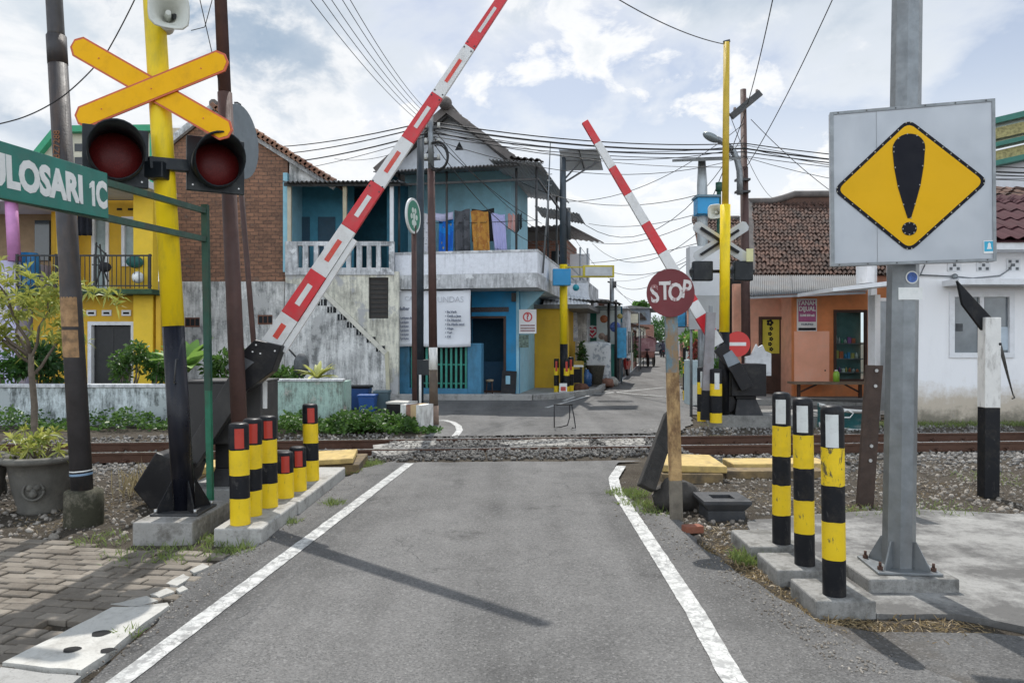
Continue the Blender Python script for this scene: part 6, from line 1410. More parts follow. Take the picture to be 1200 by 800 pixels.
# veranda
zf, zb1, zt1 = Z(318, D), Z(283, D), Z(217, D)
MB().box(wb(334.6), wb(462), D - .04, D + 3.2, zf - .1, zf - .001).build('veranda_floor', m_slabedge, e)
mb = MB(); mb.box(wb(334.6), wb(462), D - .04, D + .1, zb1 - .12, zb1); mb.box(wb(334.6), wb(462), D - .04, D + .1, zf, zf + .1)
for u0, u1 in ((334.6, 349), (355, 361), (368, 373), (380, 385), (393, 399), (406, 411), (418, 424), (430, 435), (441, 446), (456, 462)): mb.box(wb(u0), wb(u1), D - .035, D + .095, zf + .1005, zb1 - .1205)
mb.build('balustrade', m_slabedge, e)
MB().box(wb(334.6), wb(470), D + 3.2, D + 3.3, zf, 6.52).build('back_wall', m_teal_dark, e); MB().box(wb(330), wb(330) + .12, D + .12, D + 3.2, zf, 6.3).build('side_wall', m_blue_up, e)
MB().box(wb(334.6), wb(400), D + 1.6, D + 1.7, zf, 6.3).build('veranda_wall', mat('wall_blue_veranda', (.06, .24, .34), .8, var=.15), e)
for u0, u1 in ((352, 362), (372, 392)): MB().box(wb(u0, D + 1.5), wb(u1, D + 1.5), D + 1.56, D + 1.598, zf, Z(243, D)).build('door', mat('veranda_door', (.015, .06, .10), .6), e)
for u, m in ((339, mat('post_cream', (.50, .46, .36), .7)), (404, mat('post_cream2', (.45, .40, .28), .7)), (459, m_white_trim)): MB().box(wb(u) - .05, wb(u) + .05, D - .02, D + .08, zb1 + .001, zt1 - .03).build('post', m, e)
corrug('veranda_roof', P(331, 213, D - .35), P(470, 212, D - .35), V(X(470, D), D + 3.4, 6.55), V(X(331, D), D + 3.4, 6.55), m_zinc_dark, e, 26, .03)
MB().bar(V(wb(334), D - .1, zt1), V(wb(470), D - .1, zt1), .09, .06).build('roof_beam', m_dark_steel, e)
# ------------------------------------------------------------------ blue house at the corner, turned to follow the lane
A_ = R(11.0)
MD = Matrix.Translation((.69, 20.0, 0)) @ Matrix.Rotation(-A_, 4, 'Z')
e = thing('corner_house', 'blue two-storey corner house with a big white parapet balcony, laundry and a tiled gable', 'house', (.69, 20.0, 0), -A_)
def B(name, x0, x1, y0, y1, z0, z1, m, par=None, bevel=0): q = MB(); q.mbox(MD, x0, x1, y0, y1, z0, z1); return q.build(name, m, par or e, bevel=bevel)
zs0, zs1, zp = 3.06, 3.45, 4.08
B('balcony_slab', -4.05, .0, 0, 6.0, zs0, zs1, m_slabedge, bevel=.01)
q = MB(); q.mbox(MD, -4.05, .0, .0, .13, zs1 + .001, zp); q.mbox(MD, -.13, .0, .1305, 6.0, zs1 + .001, zp); q.build('parapet', m_parapet, e, bevel=.01)
q = MB(); q.mbox(MD, -4.06, .012, -.018, .145, zp - .05, zp + .012); q.mbox(MD, -.15, .012, .1455, 6.0, zp - .05, zp + .012); q.build('parapet_cap', m_slabedge, e)
# ground floor
mb = MB(); hole_wall(mb, -4.2, -.75, -.1, zs0 - .001, 1.3, 1.45, [(-2.18, -1.2, .1, 2.27)], M=MD); mb.build('front_wall', m_blue, e)
mb = MB(); mb.mbox(MD, -.87, -.75, 1.451, 7.5, -.1, zs0 - .001); mb.build('side_wall', m_blue_pale, e); B('corner_strip', -.83, -.745, 1.285, 1.299, 0, zs0 - .01, m_blue_pale)
B('interior', -4.1, -.9, 2.6, 2.7, 0, 3.0, mat('inside_blue', (.015, .06, .10), .9)); B('door_leaf', -2.1, -1.28, 1.9, 1.95, .1, 1.0, mat('inside_blue2', (.02, .07, .13), .8))
q = MB(); frame_rect(q, -2.25, -1.13, .1, 2.34, 1.27, 1.4, .07, MD); q.build('door_frame', m_wood_dark, e)
B('door_sign', -2.2, -1.05, 1.283, 1.297, 2.46, 2.6, mat('door_sign', (.05, .045, .05), .6, var=.7, vs=40)); B('wall_lamp', -.95, -.83, 1.18, 1.28, 2.75, 3.0, m_dark_steel)
B('corbel', -.75, -.1, 1.3, 1.42, 2.3, 3.05, m_blue_pale) if False else None
q = MB(); Fc = MD @ frame((0, 1.55, 0), (1, 0, 0), (0, 0, 1)); q.prism([(-.745, 2.35), (-.745, 3.055), (-.05, 3.055)][::-1], Fc, -.12, .0); q.build('bracket', m_blue_pale, e)
# porch wall with green grille
q = MB(); q.mbox(MD, -4.25, -3.72, .25, .55, -.1, 1.5); q.mbox(MD, -2.02, -1.62, .25, .55, -.1, 1.55); q.mbox(MD, -3.72, -2.02, .25, .5, -.1, .28); q.mbox(MD, -4.4, -4.25, .25, 1.3, -.1, 1.5); q.build('porch_wall', m_blue_grey, e, bevel=.012)
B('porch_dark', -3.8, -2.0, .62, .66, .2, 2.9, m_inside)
mgreen = mat('grille_green', (.03, .25, .19), .5, var=.15, dirt=(.04, .1, .08), da=.5, ds=6)
gq = MB()
for x in np.linspace(-3.66, -2.08, 12): gq.mbox(MD, x - .03, x + .03, .33, .37, .285, 1.62)
gq.build('grille_bars', mgreen, e); gq = MB()
for z in (.42, .95, 1.5): gq.mbox(MD, -3.72, -2.02, .371, .40, z - .02, z + .02)
gq.build('grille_rails', mgreen, e)
B('door_step', -2.3, -.9, .55, 1.28, -.1, .12, m_conc)
# second floor
mb = MB(); hole_wall(mb, -4.4, -1.1, zs1 + .002, 6.74, 1.85, 2.0, [], M=MD); mb.build('upper_front_wall', m_blue_up, e); B('upper_side_wall', -1.22, -1.1, 2.001, 4.8, zs1 + .002, 6.5, m_blue_pale); B('upper_corner', -1.25, -1.095, 1.835, 1.849, zs1 + .01, 6.4, m_blue_pale)
B('upper_left_wall', -4.4, -4.3, .3, 1.84, zs1 + .002, 6.4, m_teal_dark)
for x, y in ((-4.0, .2), (-2.6, .2), (-.62, .2), (.0 - .06, 2.4), (-.06, 4.4), (-.06, .2)): 
    q = MB(); q.tube([MD @ V(x, y, zp - .3), MD @ V(x, y, 6.35)], .035, 8); q.build('roof_post', m_dark_steel, e)
q = MB(); q.mbox(MD, -4.05, .0, .17, .23, 6.0, 6.06); q.mbox(MD, -.09, -.03, .2, 6, 6.05, 6.1); q.build('roof_rail', m_dark_steel, e)
corrug('awning_roof', MD @ V(-4.6, -.25, 6.32), MD @ V(-.55, -.25, 6.36), MD @ V(-.55, 1.9, 6.72), MD @ V(-4.6, 1.9, 6.72), m_zinc_dark, e, 40, .03)
corrug('side_awning', MD @ V(-1.3, -.25, 6.52), MD @ V(.12, -.25, 6.36), MD @ V(.22, 5.6, 6.36), MD @ V(-1.3, 5.6, 6.62), m_zinc_under, e, 14, .02)
corrug('side_awning', MD @ V(-1.0, 5.65, 6.3), MD @ V(.55, 5.65, 6.0), MD @ V(.6, 7.4, 5.9), MD @ V(-1.0, 7.4, 6.2), m_zinc_under, e, 14, .02)
Fg = MD @ frame((0, 1.7, 0), (1, 0, 0), (0, 0, 1)); xp = -2.92; zk = 8.42; hwid = 1.95
q = MB(); q.prism([(xp - hwid, 6.72), (xp + hwid, 6.72), (xp, zk - .05)], Fg, -.12, 0); q.build('gable', mat('gable_white', (.56, .59, .63), .8, var=.08, dirt=(.4, .43, .46), da=.5, ds=2), e)
for x, z in ((xp - .62, 7.28), (xp + .28, 7.33)): q = MB(); q.prism([(x - .13, z), (x + .13, z), (x, z + .25)], Fg, .002, .015); q.build('gable_vent', m_inside, e)
for s in (-1, 1):
    ap_ = MD @ V(xp, 1.25, zk + .08); ev = MD @ V(xp + s * (hwid + .25), 1.25, 6.78); bk_ = MD.to_3x3() @ V(0, 4.6, 0)
    if s > 0: tiles('roof_tiles', ev, bk_, ap_ - ev, 22, 11, m_tile_grey, e)
    else: tiles('roof_tiles', ev + bk_, -bk_, ap_ - ev, 22, 11, m_tile_grey, e)
    q = MB(); q.bar(ap_ + V(0, 0, -.06), ev + V(0, 0, -.06), .2, .1); q.build('barge_board', m_tile_grey, e)
    q = MB(); q.bar(MD @ V(xp, 1.35, zk - .10), MD @ V(xp + s * (hwid + .15), 1.35, 6.72), .10, .08); q.build('barge_beam', m_dark_steel, e)
q = MB(); q.tube([MD @ V(xp, 1.15, zk + .14), MD @ V(xp, 5.9, zk + .14)], .14, 8); q.ball(MD @ V(xp, 1.15, zk + .16), .20, 10, 8); q.build('ridge', m_tile_grey, e)
tiles('porch_tiles', MD @ V(-.95, .9, 6.8), MD.to_3x3() @ V(.9, 0, -.12), MD.to_3x3() @ V(-.1, 1.2, .25), 5, 4, m_tile_grey, e)
# banner over the porch
bn = thing('banner', 'large white cloth banner with bulleted grey lettering hung over the green grille', 'banner', MD @ V(-3.0, .1, 1.6))
zb0, zb1_ = 1.45, 3.02
q = MB(); q.surf(lambda u, v: MD @ V(-4.12 + 2.22 * u, .14 + .02 * math.sin(u * 9 + v * 4) + .015 * math.sin(v * 7), zb0 + (zb1_ - zb0) * v + .015 * math.sin(u * 7)), 24, 14, 0, True); bo = q.build('cloth', mat('banner_white', (.74, .76, .80), .8, var=.04, vs=2), bn, thick=.006)
m_ink = mat('ink_faded', (.20, .22, .27), .8, bump=0); m_ink2 = mat('ink_pale', (.52, .54, .58), .8, bump=0)
def btext(s, x, z, h, m=m_ink, bold=.004): text(s, MD @ frame((x, .095, z), (1, 0, 0), (0, 0, 1)), h, m, bo, align='LEFT', bold=bold)
for k, s in enumerate(('Ex Verk', 'Cetik a Jasa', 'Da Mastrial', 'Da Matik tend', 'Alaga', 'Yuri', 'Oil')): btext('\u2022 ' + s, -2.62, 2.42 - k * .115, .06)
for k, s in enumerate(('Lahiyan dari', 'Laniyan', 'Laniyan', 'Laniyan', 'Laniyan', 'Laniyan')): btext('\u2022 ' + s, -3.98, 2.26 - k * .115, .058)
btext('Melbar', -4.0, 2.52, .085, m_ink, .007); btext('UNDAS', -2.85, 2.76, .16, m_ink2, .0); btext('CAH', -3.8, 2.80, .13, m_ink2, .0)
# wall notice on the side wall
sg = thing('wall_sign', 'white signboard with a red emblem fixed to the pale blue corner by the door', 'sign', MD @ V(-.7, 1.2, 2.0)); q = MB(); q.mbox(MD, -.72, -.22, 1.15, 1.18, 1.83, 2.52); bo = q.build('panel', mat('panel_white', (.72, .72, .72), .6, var=.03), sg)
q = MB(); q.lathe([(.10, .0), (.14, .001)], n=24, M=MD @ frame((-.47, 1.145, 2.3), (1, 0, 0), (0, 0, 1)), smooth=False); q.build('emblem_ring', mat('emblem_red', (.55, .08, .08), .6), bo); text('?', MD @ frame((-.47, 1.145, 2.3), (1, 0, 0), (0, 0, 1)), .17, MC['emblem_red'], bo, bold=.01)
for z in (2.06, 1.98, 1.91): q = MB(); q.mbox(MD, -.68, -.26, 1.142, 1.148, z - .02, z + .02); q.build('print_line', mat('print_grey', (.3, .18, .18), .7, var=.7, vs=50), bo)
sg = thing('wall_poster', 'small dark greenish poster below the white signboard on the pale blue wall', 'poster', MD @ V(-.7, 1.2, 1.6)); q = MB(); q.mbox(MD, -.73, -.45, 1.2, 1.21, 1.42, 1.79); q.build('sheet', mat('poster_green', (.12, .17, .14), .7, var=.8, vs=14), sg)
# laundry on the balcony line
m_line = m_cable
ln_ = MB(); ln_.tube([MD @ V(-4.0, .75, 5.05), MD @ V(-2.2, .75, 4.98), MD @ V(-.1, .75, 5.0)], .008, 5); tag(ln_.build('clothes_line', m_cable, loc=MD @ V(-2, .75, 5)), 'thin clothes line strung across the white parapet balcony', 'clothes line')
def M_print(name, c1, c2, c3, sc=9, th=.5):
    t = NT(name); v = t.n('ShaderNodeTexVoronoi'); v.inputs['Scale'].default_value = sc; t.l(t.coord(), v.inputs['Vector'])
    c = t.mix(t.ramp(t.noise(sc * .7, 4), th, th + .04), c1, c2); c = t.mix(t.ramp(v.outputs['Distance'], .16, .2, 1, 0), c, c3); t.col(c); t.b.inputs['Roughness'].default_value = .9; MC[name] = t.m; return t.m
def cloth(label, u0, u1, v0, v1, m, y=.75, skew=0., ph=0., nm='hanging_cloth', fold=.065, amp=11):
    Dl = 20.9; c = P((u0 + u1) / 2, (v0 + v1) / 2, Dl); il = MD.inverted()
    a = il @ P(u0, v0, Dl); b = il @ P(u1, v0, Dl); z0, z1 = P(u0, v1, Dl).z, P(u0, v0, Dl).z
    w = b.x - a.x
    mb = MB(); mb.surf(lambda s, v: MD @ V(a.x + w * s + skew * v * (1 - s * .3), y + fold * math.sin(s * amp + ph) * (.3 + .7 * v) + .02 * math.sin(v * 5 + ph), z1 + (z0 - z1) * v + .03 * math.sin(s * 5 + ph)), 18, 10, 0, True)
    return tag(mb.build(nm, m, loc=c, thick=.008), label, 'cloth', 'laundry on the balcony')
cloth('white and black leopard print cloth, leftmost of the laundry on the balcony', 487, 503, 247, 296, M_print('print_bw', (.65, .65, .68), (.6, .6, .65), (.02, .02, .03), 14), ph=1)
cloth('pale lilac folded cloth hung above the blue batik sheet', 500, 528, 247, 256, mat('cloth_pale', (.52, .52, .70), .9), y=.68, ph=2)
cloth('bright blue batik sheet with yellow flowers hung on the balcony', 509, 528, 252, 300, M_print('print_blue', (.01, .13, .55), (.01, .22, .65), (.40, .36, .12), 5, .55), ph=.5)
cloth('dark grey sheet hung between the blue and the orange batik cloths', 529, 548, 244, 295, M_print('print_grey', (.10, .105, .12), (.06, .065, .075), (.03, .03, .035), 6), ph=3)
cloth('black cloth hung behind the orange batik cloth', 549, 577, 243, 282, mat('cloth_black', (.012, .013, .016), .9), y=.86, ph=2.2)
cloth('orange-brown batik cloth with fine lines hung on the balcony', 549, 571, 246, 296, M_print('print_orange', (.50, .25, .05), (.40, .17, .04), (.60, .42, .2), 11), skew=.10, ph=.2)
cloth('lavender ribbed dress hung right of the orange batik cloth', 574, 591, 250, 294, mat('cloth_lavender', (.44, .44, .72), .9, var=.06), skew=.12, ph=.8, amp=30, fold=.03)
for k, (u0, u1, v0, v1, c, l) in enumerate(((595, 600, 251, 269, (.5, .27, .25), 'pale pink sock, left of the small garments on the balcony line'), (600.5, 604.5, 251, 271, (.58, .33, .3), 'light pink small garment next to the black ones on the line'), (604.5, 608.5, 250, 271, (.02, .022, .03), 'black sock with a red toe hung beside the pink garments'), (609, 612, 251, 268, (.02, .03, .035), 'narrow black sock, rightmost garment on the balcony line'))): cloth(l, u0, u1, v0, v1, mat('sock%d' % k, c, .9), ph=k, fold=.015, nm='sock')
# small items by the door
e = thing('chalkboard', 'small black A-frame board leaning by the blue house door', 'board', MD @ V(-1.05, .8, .1)); q = MB(); q.bar(MD @ V(-1.0, .95, .12), MD @ V(-1.0, 1.15, .75), .42, .04, side=(0, 1, 0)); q.build('board', m_black_paint, e); q = MB(); q.mbox(MD, -1.08, -.95, .985, .995, .38, .62); q.build('white_paper', m_blue_pale, e)
e = thing('door_stool', 'little wooden stool at the porch pillar beside the blue house door', 'stool', MD @ V(-1.5, .75, 0)); q = MB(); q.lathe([(.001, .36), (.11, .36), (.12, .42), (.001, .43)], MD @ V(-1.5, .75, .1), 14); q.build('seat', mat('stool_tan', (.30, .24, .16), .8), e)
for dx in (-.07, .07): q = MB(); q.tube([MD @ V(-1.5 + dx * 1.3, .72, .1), MD @ V(-1.5 + dx, .75, .47)], .018, 6); q.build('leg', m_wood_dark, e)
def BX(e, name, M, x0, x1, y0, y1, z0, z1, m, bevel=0): q = MB(); q.mbox(M, x0, x1, y0, y1, z0, z1); return q.build(name, m, e, bevel=bevel)
A_ = R(11.5)
def LF(Y, s=0.0, side=-1):   # frame on the lane edge: x away from the lane at left is negative, y along the lane
    return Matrix.Translation((lane(Y, side) + s, Y, 0)) @ Matrix.Rotation(-A_, 4, 'Z')
# ------------------------------------------------------------------ left side of the lane
M = Matrix.Translation((X(622.5, 24.2), 24.2, 0)) @ Matrix.Rotation(-A_, 4, 'Z')
e = thing('yellow_shed', 'low plain yellow walled shed between the blue house and the solar lamp pole', 'shed', M.translation, -A_)
BX(e, 'wall', M, 0, 1.02, 0, 4, 0, Z(362, 24.2), m_ochre); BX(e, 'roof', M, -.1, 1.9, -.1, 4.2, Z(362, 24.2) + .001, Z(357, 24.2), m_zinc_dark); BX(e, 'corner_pillar', M, 1.021, 1.2, -.05, .3, 0, Z(362, 24.2), m_yellow_col); BX(e, 'side_strip', M, .03, .13, -.03, -.002, 0, 1.2, mat('ochre_dark', (.38, .22, .03), .8))
e = thing('white_awning', 'pale sheet-metal awning above the yellow shed, right of the balcony', 'awning', P(650, 352, 25)); corrug('sheet', P(636, 357, 24.6), P(693, 362, 25.5), P(690, 343, 28.5), P(640, 340, 28), mat('sheet_white', (.62, .64, .66), .5, .1), e, 14, .015)
# two-storey dark house behind
M = Matrix.Translation((X(612, 28), 28, 0)) @ Matrix.Rotation(-A_, 4, 'Z')
e = thing('dark_house', 'dim brown upper-storey house with sloping sheet roof behind the corner house', 'house', M.translation, -A_)
BX(e, 'lower_wall', M, -2.5, 2.45, 0, 5, 0, Z(330, 28), m_slabedge); BX(e, 'upper_wall', M, -2.5, 1.5, .8, 5, Z(330, 28) + .001, Z(274, 28), m_brick2)
BX(e, 'balcony_band', M, .6, 2.5, -.1, .1, Z(352, 28), Z(333, 28), m_parapet)
for x in (-1.2, -.5, .3, 1.0): BX(e, 'window', M, x, x + .35, .76, .795, Z(325, 28), Z(292, 28), m_inside)
corrug('roof', M @ V(-3, -.8, Z(268, 27)), M @ V(1.9, -.8, Z(264, 27)), M @ V(2.7, 5, Z(283, 32)), M @ V(-3, 5, Z(262, 32)), m_zinc_dark, e, 24, .03)
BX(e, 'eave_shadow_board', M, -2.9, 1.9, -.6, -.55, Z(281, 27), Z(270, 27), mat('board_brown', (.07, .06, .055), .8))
for x in (1.35, 2.1, 2.35): q = MB(); q.tube([M @ V(x, -.05 + (x - 1.3) * 1.2, Z(345, 28)), M @ V(x, -.05 + (x - 1.3) * 1.2, Z(288, 28))], .04, 6); q.build('post', m_zinc_under, e)
q = MB(); q.bar(M @ V(1.4, 0, Z(300, 28)), M @ V(2.5, .8, Z(335, 28)), .05, .05); q.bar(M @ V(1.4, 0, Z(312, 28)), M @ V(2.3, .6, Z(340, 28)), .05, .05); q.build('brace', m_zinc_under, e)
BX(e, 'white_wall', M, 1.45, 2.3, 2.5, 2.6, Z(330, 28), Z(290, 28), m_white_trim)
e = thing('water_globe', 'small turquoise globe hanging under the yellow box sign', 'globe', P(675, 336, 24)); q = MB(); q.ball(P(675, 337, 24), .11, 14, 10); q.build('globe', mat('turq', (.03, .35, .45), .4), e); MB().cyl(P(675, 333, 24), P(675, 327, 24), .012, n=6).build('hanger', m_cable, e)
# warung shop with awning
M = Matrix.Translation((X(680, 28.2), 28.2, 0)) @ Matrix.Rotation(-A_, 4, 'Z')
e = thing('street_stall', 'shaded open-fronted food stall under a dark sheet awning beyond the yellow shed', 'stall', M.translation, -A_)
BX(e, 'back_wall', M, -1.0, 1.5, 1.6, 1.75, 0, 3.0, m_teal_dark); BX(e, 'side_wall', M, -1.1, -1.0, -2.5, 1.6, 0, 3.2, mat('stall_grey', (.30, .31, .31), .8, var=.2))
corrug('awning', M @ V(-1.3, -2.0, 3.2), M @ V(1.5, -1.4, 3.02), M @ V(1.5, 2.2, 3.1), M @ V(-1.3, 1.8, 3.3), m_zinc_dark, e, 18, .02)
for x, y in ((1.12, -.6), (1.42, 1.0), (1.42, -1.2), (-1.05, -1.9)): q = MB(); q.tube([M @ V(x, y, .05), M @ V(x, y, 3.1)], .05, 8); q.build('post', m_black_iron, e)
BX(e, 'green_panel', M, -.05, .62, .6, .65, 1.35, 2.95, mat('stall_green', (.01, .16, .11), .5)); BX(e, 'white_panel', M, -.95, -.5, -.5, -.45, .4, 2.8, mat('stall_white', (.42, .43, .44), .7, var=.3, vs=5))
BX(e, 'display_case', M, .9, 1.5, -.2, .3, .1, 1.5, mat('case_dark', (.04, .045, .05), .4, var=.6, vs=6)); BX(e, 'counter', M, -.6, .8, -.6, -.1, .08, .85, m_wood_dark)
hb = thing('logo_board', 'small white board with a red heart-shaped swirl on the stall front', 'sign', M @ V(.55, .3, 2.1)); Fh = M @ frame((.42, .40, 1.98), (1, 0, 0), (0, 0, 1))
def heart(s): return [(s * (.0 + 16 * math.sin(a) ** 3) / 16, s * (13 * math.cos(a) - 5 * math.cos(2 * a) - 2 * math.cos(3 * a) - math.cos(4 * a)) / 16) for a in np.linspace(0, -2 * math.pi, 33)[:-1]]
q = MB(); q.prism([(.34 * math.cos(a), .24 * math.sin(a)) for a in np.linspace(0, 2 * math.pi, 25)[:-1]], Fh, -.03, 0); bo = q.build('oval', m_white_letter, hb); q = MB(); q.prism(heart(.25)[::-1] if False else heart(.25), Fh, .002, .006); q.build('heart', mat('heart_red', (.55, .02, .05), .5), bo); q = MB(); q.prism(heart(.15), Fh, .0065, .010); q.build('heart_white', m_white_letter, bo); q = MB(); q.prism(heart(.09), Fh, .0105, .013); q.build('heart_core', MC['heart_red'], bo)
mn = thing('menu_banner', 'pale menu banner with pictures of round dishes hung at the stall front', 'banner', M @ V(.95, .1, 2)); bo = BX(mn, 'sheet', M, .62, 1.52, -.02, .0, 1.18, 2.95, mat('menu_pale', (.50, .56, .55), .6, var=.12, vs=3))
for x, z, r, c in ((.9, 2.45, .15, (.35, .12, .05)), (1.32, 2.15, .2, (.08, .14, .40)), (.82, 1.8, .13, (.30, .22, .18)), (1.02, 1.72, .13, (.28, .2, .17)), (1.5, 2.55, .10, (.4, .33, .1))):
    q = MB(); q.lathe([(r, .0), (r * .97, .006), (.001, .008)], n=20, M=M @ frame((x, -.021, z), (1, 0, 0), (0, 0, 1))); q.build('dish_picture', mat('dish%d' % int(x * 100), c, .6, var=.5, vs=15), bo)
for z in (2.88, 2.8, 1.3): BX(bo, 'print_line', M, .72, 1.5, -.026, -.0205, z - .018, z + .018, mat('print_dark', (.2, .25, .26), .7, var=.7, vs=40))
bb = thing('blue_banner', 'narrow bright blue vertical banner at the right end of the food stall', 'banner', M @ V(1.7, -.5, 1.6)); BX(bb, 'sheet', M, 1.40, 1.78, -.82, -.8, 1.0, 2.1, mat('banner_blue', (.06, .33, .58), .6, var=.25, vs=8)); q = MB(); q.tube([M @ V(1.6, -.79, .05), M @ V(1.6, -.79, 2.3)], .02, 6); q.build('pole', m_gal, bb)
sh = MB(); Ms_ = M; sh.surf(lambda u, v: M @ V(-.5 + .5 * u + .05 * v, -1.2 + .05 * math.sin(u * 8), 2.75 - 1.15 * v), 12, 6, 0, True); tag(sh.build('hanging_shirt', M_print('print_shirt', (.55, .56, .58), (.42, .44, .5), (.2, .25, .35), 9), loc=M @ V(-.3, -1.2, 2), thick=.01), 'pale patterned shirt hanging at the left of the food stall', 'shirt')
# cloth-covered cart, pots and stools
c = V(X(697, 26.0), 26.0, .1)
e = thing('covered_cart', 'food cart hidden under a whitish striped cloth in front of the stall', 'cart', c)
def cc(u, v):
    a = 2 * math.pi * u; r = (1 - .0 * v); k = (abs(math.cos(a)) ** 5 + abs(math.sin(a)) ** 5) ** (-1 / 5); h = min(1, v / .7); 
    s = (.52 + .06 * math.sin(a * 5) * (1 - h)) * (1 if v < .7 else max(.02, 1 - ((v - .7) / .3) ** 1.6))
    return V(c.x + s * k * math.cos(a) * 1.05, c.y + s * k * math.sin(a) * .8, .18 + 1.35 * (h if v < .7 else 1 + .06 * (v - .7) / .3) )
mb = MB(); mb.surf(cc, 40, 14, 0, True); mb.build('cover_cloth', M_print('cart_cloth', (.55, .57, .58), (.30, .33, .36), (.5, .52, .54), 5, .52), e)
for dx in (-.38, .38):
    q = MB(); q.tube([V(c.x + dx, c.y - .36, .24), V(c.x + dx, c.y - .30, .24)], .14, 14); q.build('wheel', m_black_paint, e)
e = thing('dark_basket', 'tall dark tapering woven bin in front of the cloth-covered cart', 'bin', (X(697, 24.9), 24.9, .1)); MB().lathe([(.001, 0), (.20, 0), (.31, .62), (.34, .64), (.30, .65), (.001, .55)], (X(698, 24.9), 24.9, .15), 20).build('body', mat('basket_dark', (.075, .07, .055), .85, var=.4, vs=20), e)
leafball('pot_shrub', 'dark green little shrub in front of the covered cart', 'shrub', P(684, 415, 25.2), (.17, .2, .5), 260, (.08, .2), m_dark, trunk=.2)
e = thing('teal_bin', 'teal plastic wheelie bin behind the right side of the covered cart', 'bin', (X(713, 27.6), 27.6, .1)); MB().box(X(707, 27.6), X(719, 27.6), 27.4, 27.8, .12, 1.4).build('body', mat('bin_teal', (.01, .16, .13), .5), e, bevel=.03); MB().box(X(706.5, 27.6), X(719.5, 27.6), 27.38, 27.82, 1.401, 1.5).build('lid', mat('bin_teal_lid', (.01, .12, .10), .5), e, bevel=.02)
e = thing('small_table', 'small dark table with a white top beside the red-topped bollards', 'table', (X(675, 23.4), 23.4, .1)); MB().box(X(668, 23.4), X(683, 23.4), 23.2, 23.7, .80, .85).build('top', m_white_letter, e)
for u in (670, 681):
    for y in (23.25, 23.65): MB().box(X(u, 23.4) - .02, X(u, 23.4) + .02, y - .02, y + .02, .09, .80).build('leg', m_black_iron, e)
MB().box(X(670, 23.4), X(681, 23.4), 23.3, 23.6, .3, .72).build('drawer_box', m_black_paint, e)
e = thing('yellow_crate', 'mustard yellow crate behind the small table near the stall', 'crate', (X(676, 24.4), 24.4, .1)); MB().box(X(670, 24.4), X(684, 24.4), 24.3, 24.8, .1, .95).build('body', mat('crate_mustard', (.35, .26, .05), .7, var=.2), e, bevel=.02)
e = thing('water_jug', 'blue water jug under the covered cart front', 'jug', (X(688, 24.6), 24.6, .1)); MB().lathe([(.001, .0), (.16, .0), (.165, .38), (.07, .48), (.06, .55), (.001, .55)], (X(688, 24.6), 24.6, .12), 16).build('body', mat('jug_blue', (.03, .10, .25), .25), e)
for u, v, D, s, c, l in ((680, 459, 22.9, .2, (.12, .055, .035), 'brown clay pot beside the small table near the stall'), (711, 448, 25.6, .22, (.20, .10, .07), 'reddish rubble heap at the lane edge by the stall'), (717, 444, 26.3, .2, (.35, .34, .31), 'grey concrete lump at the lane edge past the rubble heap')):
    rock(l, (X(u, D), D, .17), (s * 1.2, s, s * .8), mat('lump%d' % u, c, .9, var=.4, vs=6, bump=.8, bs=15))
# houses further down the lane, left
def rowhouse(label, Y, s, w, dp, h, m, roof, side=-1, over=.5, pitch=.9, up=None, name='row_house', wins=2):
    """house on the lane edge; front faces the lane; w = length along the lane"""
    M = LF(Y, s, side); sg = side
    e = thing(name, label, 'house', M.translation, -A_)
    x0, x1 = (-dp, 0) if sg < 0 else (0, dp)
    BX(e, 'wall', M, x0, x1, 0, w, 0, h, m); 
    if up: BX(e, 'upper_wall', M, x0, x1 - .4 * (sg < 0), .2, w - .2, h + .001, up[0], up[1]); h2 = up[0]
    else: h2 = h
    r = MB(); xa, xb = x0 - over, x1 + over; xm = (x0 + x1) / 2
    pts = [(xa, h2 - .1), (xm, h2 + pitch), (xb, h2 - .1)]; Fr = M @ frame((0, -.3, 0), (1, 0, 0), (0, 0, 1))
    r.prism([(xa, h2 - .1), (xb, h2 - .1), (xm, h2 + pitch)], Fr, -(w + .6), 0); r.build('roof', roof, e)
    for k in range(wins):
        y = w * (k + .6) / (wins + .3); xf = x1 + .005 if sg < 0 else x0 - .03
        BX(e, 'window', M, xf, xf + .025, y - .4, y + .4, 1.0, 2.1, m_glass)
        x = x0 + dp * (k + .5) / wins; BX(e, 'window', M, x - .4, x + .4, -.03, -.002, h2 - 1.5, h2 - .5, m_glass)
    return e, M
rowhouse('brick topped row house with a concrete parapet beyond the food stall', 32.2, -.6, 4, 3.4, 2.9, m_brick2, m_slabedge, pitch=.1, over=.1, up=(3.5, m_brick2), wins=1)
rowhouse('grey row house with flat parapet roof behind the food stall', 36.3, .1, 4, 4, 3.3, m_slabedge, m_slabedge, pitch=.1, over=.1)
rowhouse('row house with grey roof and red brick upper wall, left of lane', 42, .1, 7, 4.2, 2.3, m_brick2, m_zinc_dark, pitch=.6, up=(3.3, m_brick2))
rowhouse('pale grey two-storey row house far along the left of the lane', 54, .0, 8, 5, 2.4, m_wall_cream, m_tile_grey, pitch=.7, up=(3.5, m_slabedge))
rowhouse('small tan row house with a low brown roof beyond the blue banner', 40.4, .15, 1.5, 3, 2.5, m_wall_cream, m_tile, pitch=.5, over=.6)
rowhouse('distant cream row house at the far left end of the lane', 68, .0, 10, 6, 3.0, m_wall_cream, m_tile_warm, pitch=1.1)
rowhouse('tall grey-blue house far along the left of the lane, before the trees', 88, .6, 12, 5, 3.6, m_brick2, m_zinc_dark, pitch=.3, over=.4, up=(5.6, mat('house_greyblue', (.17, .20, .24), .85, var=.15)))
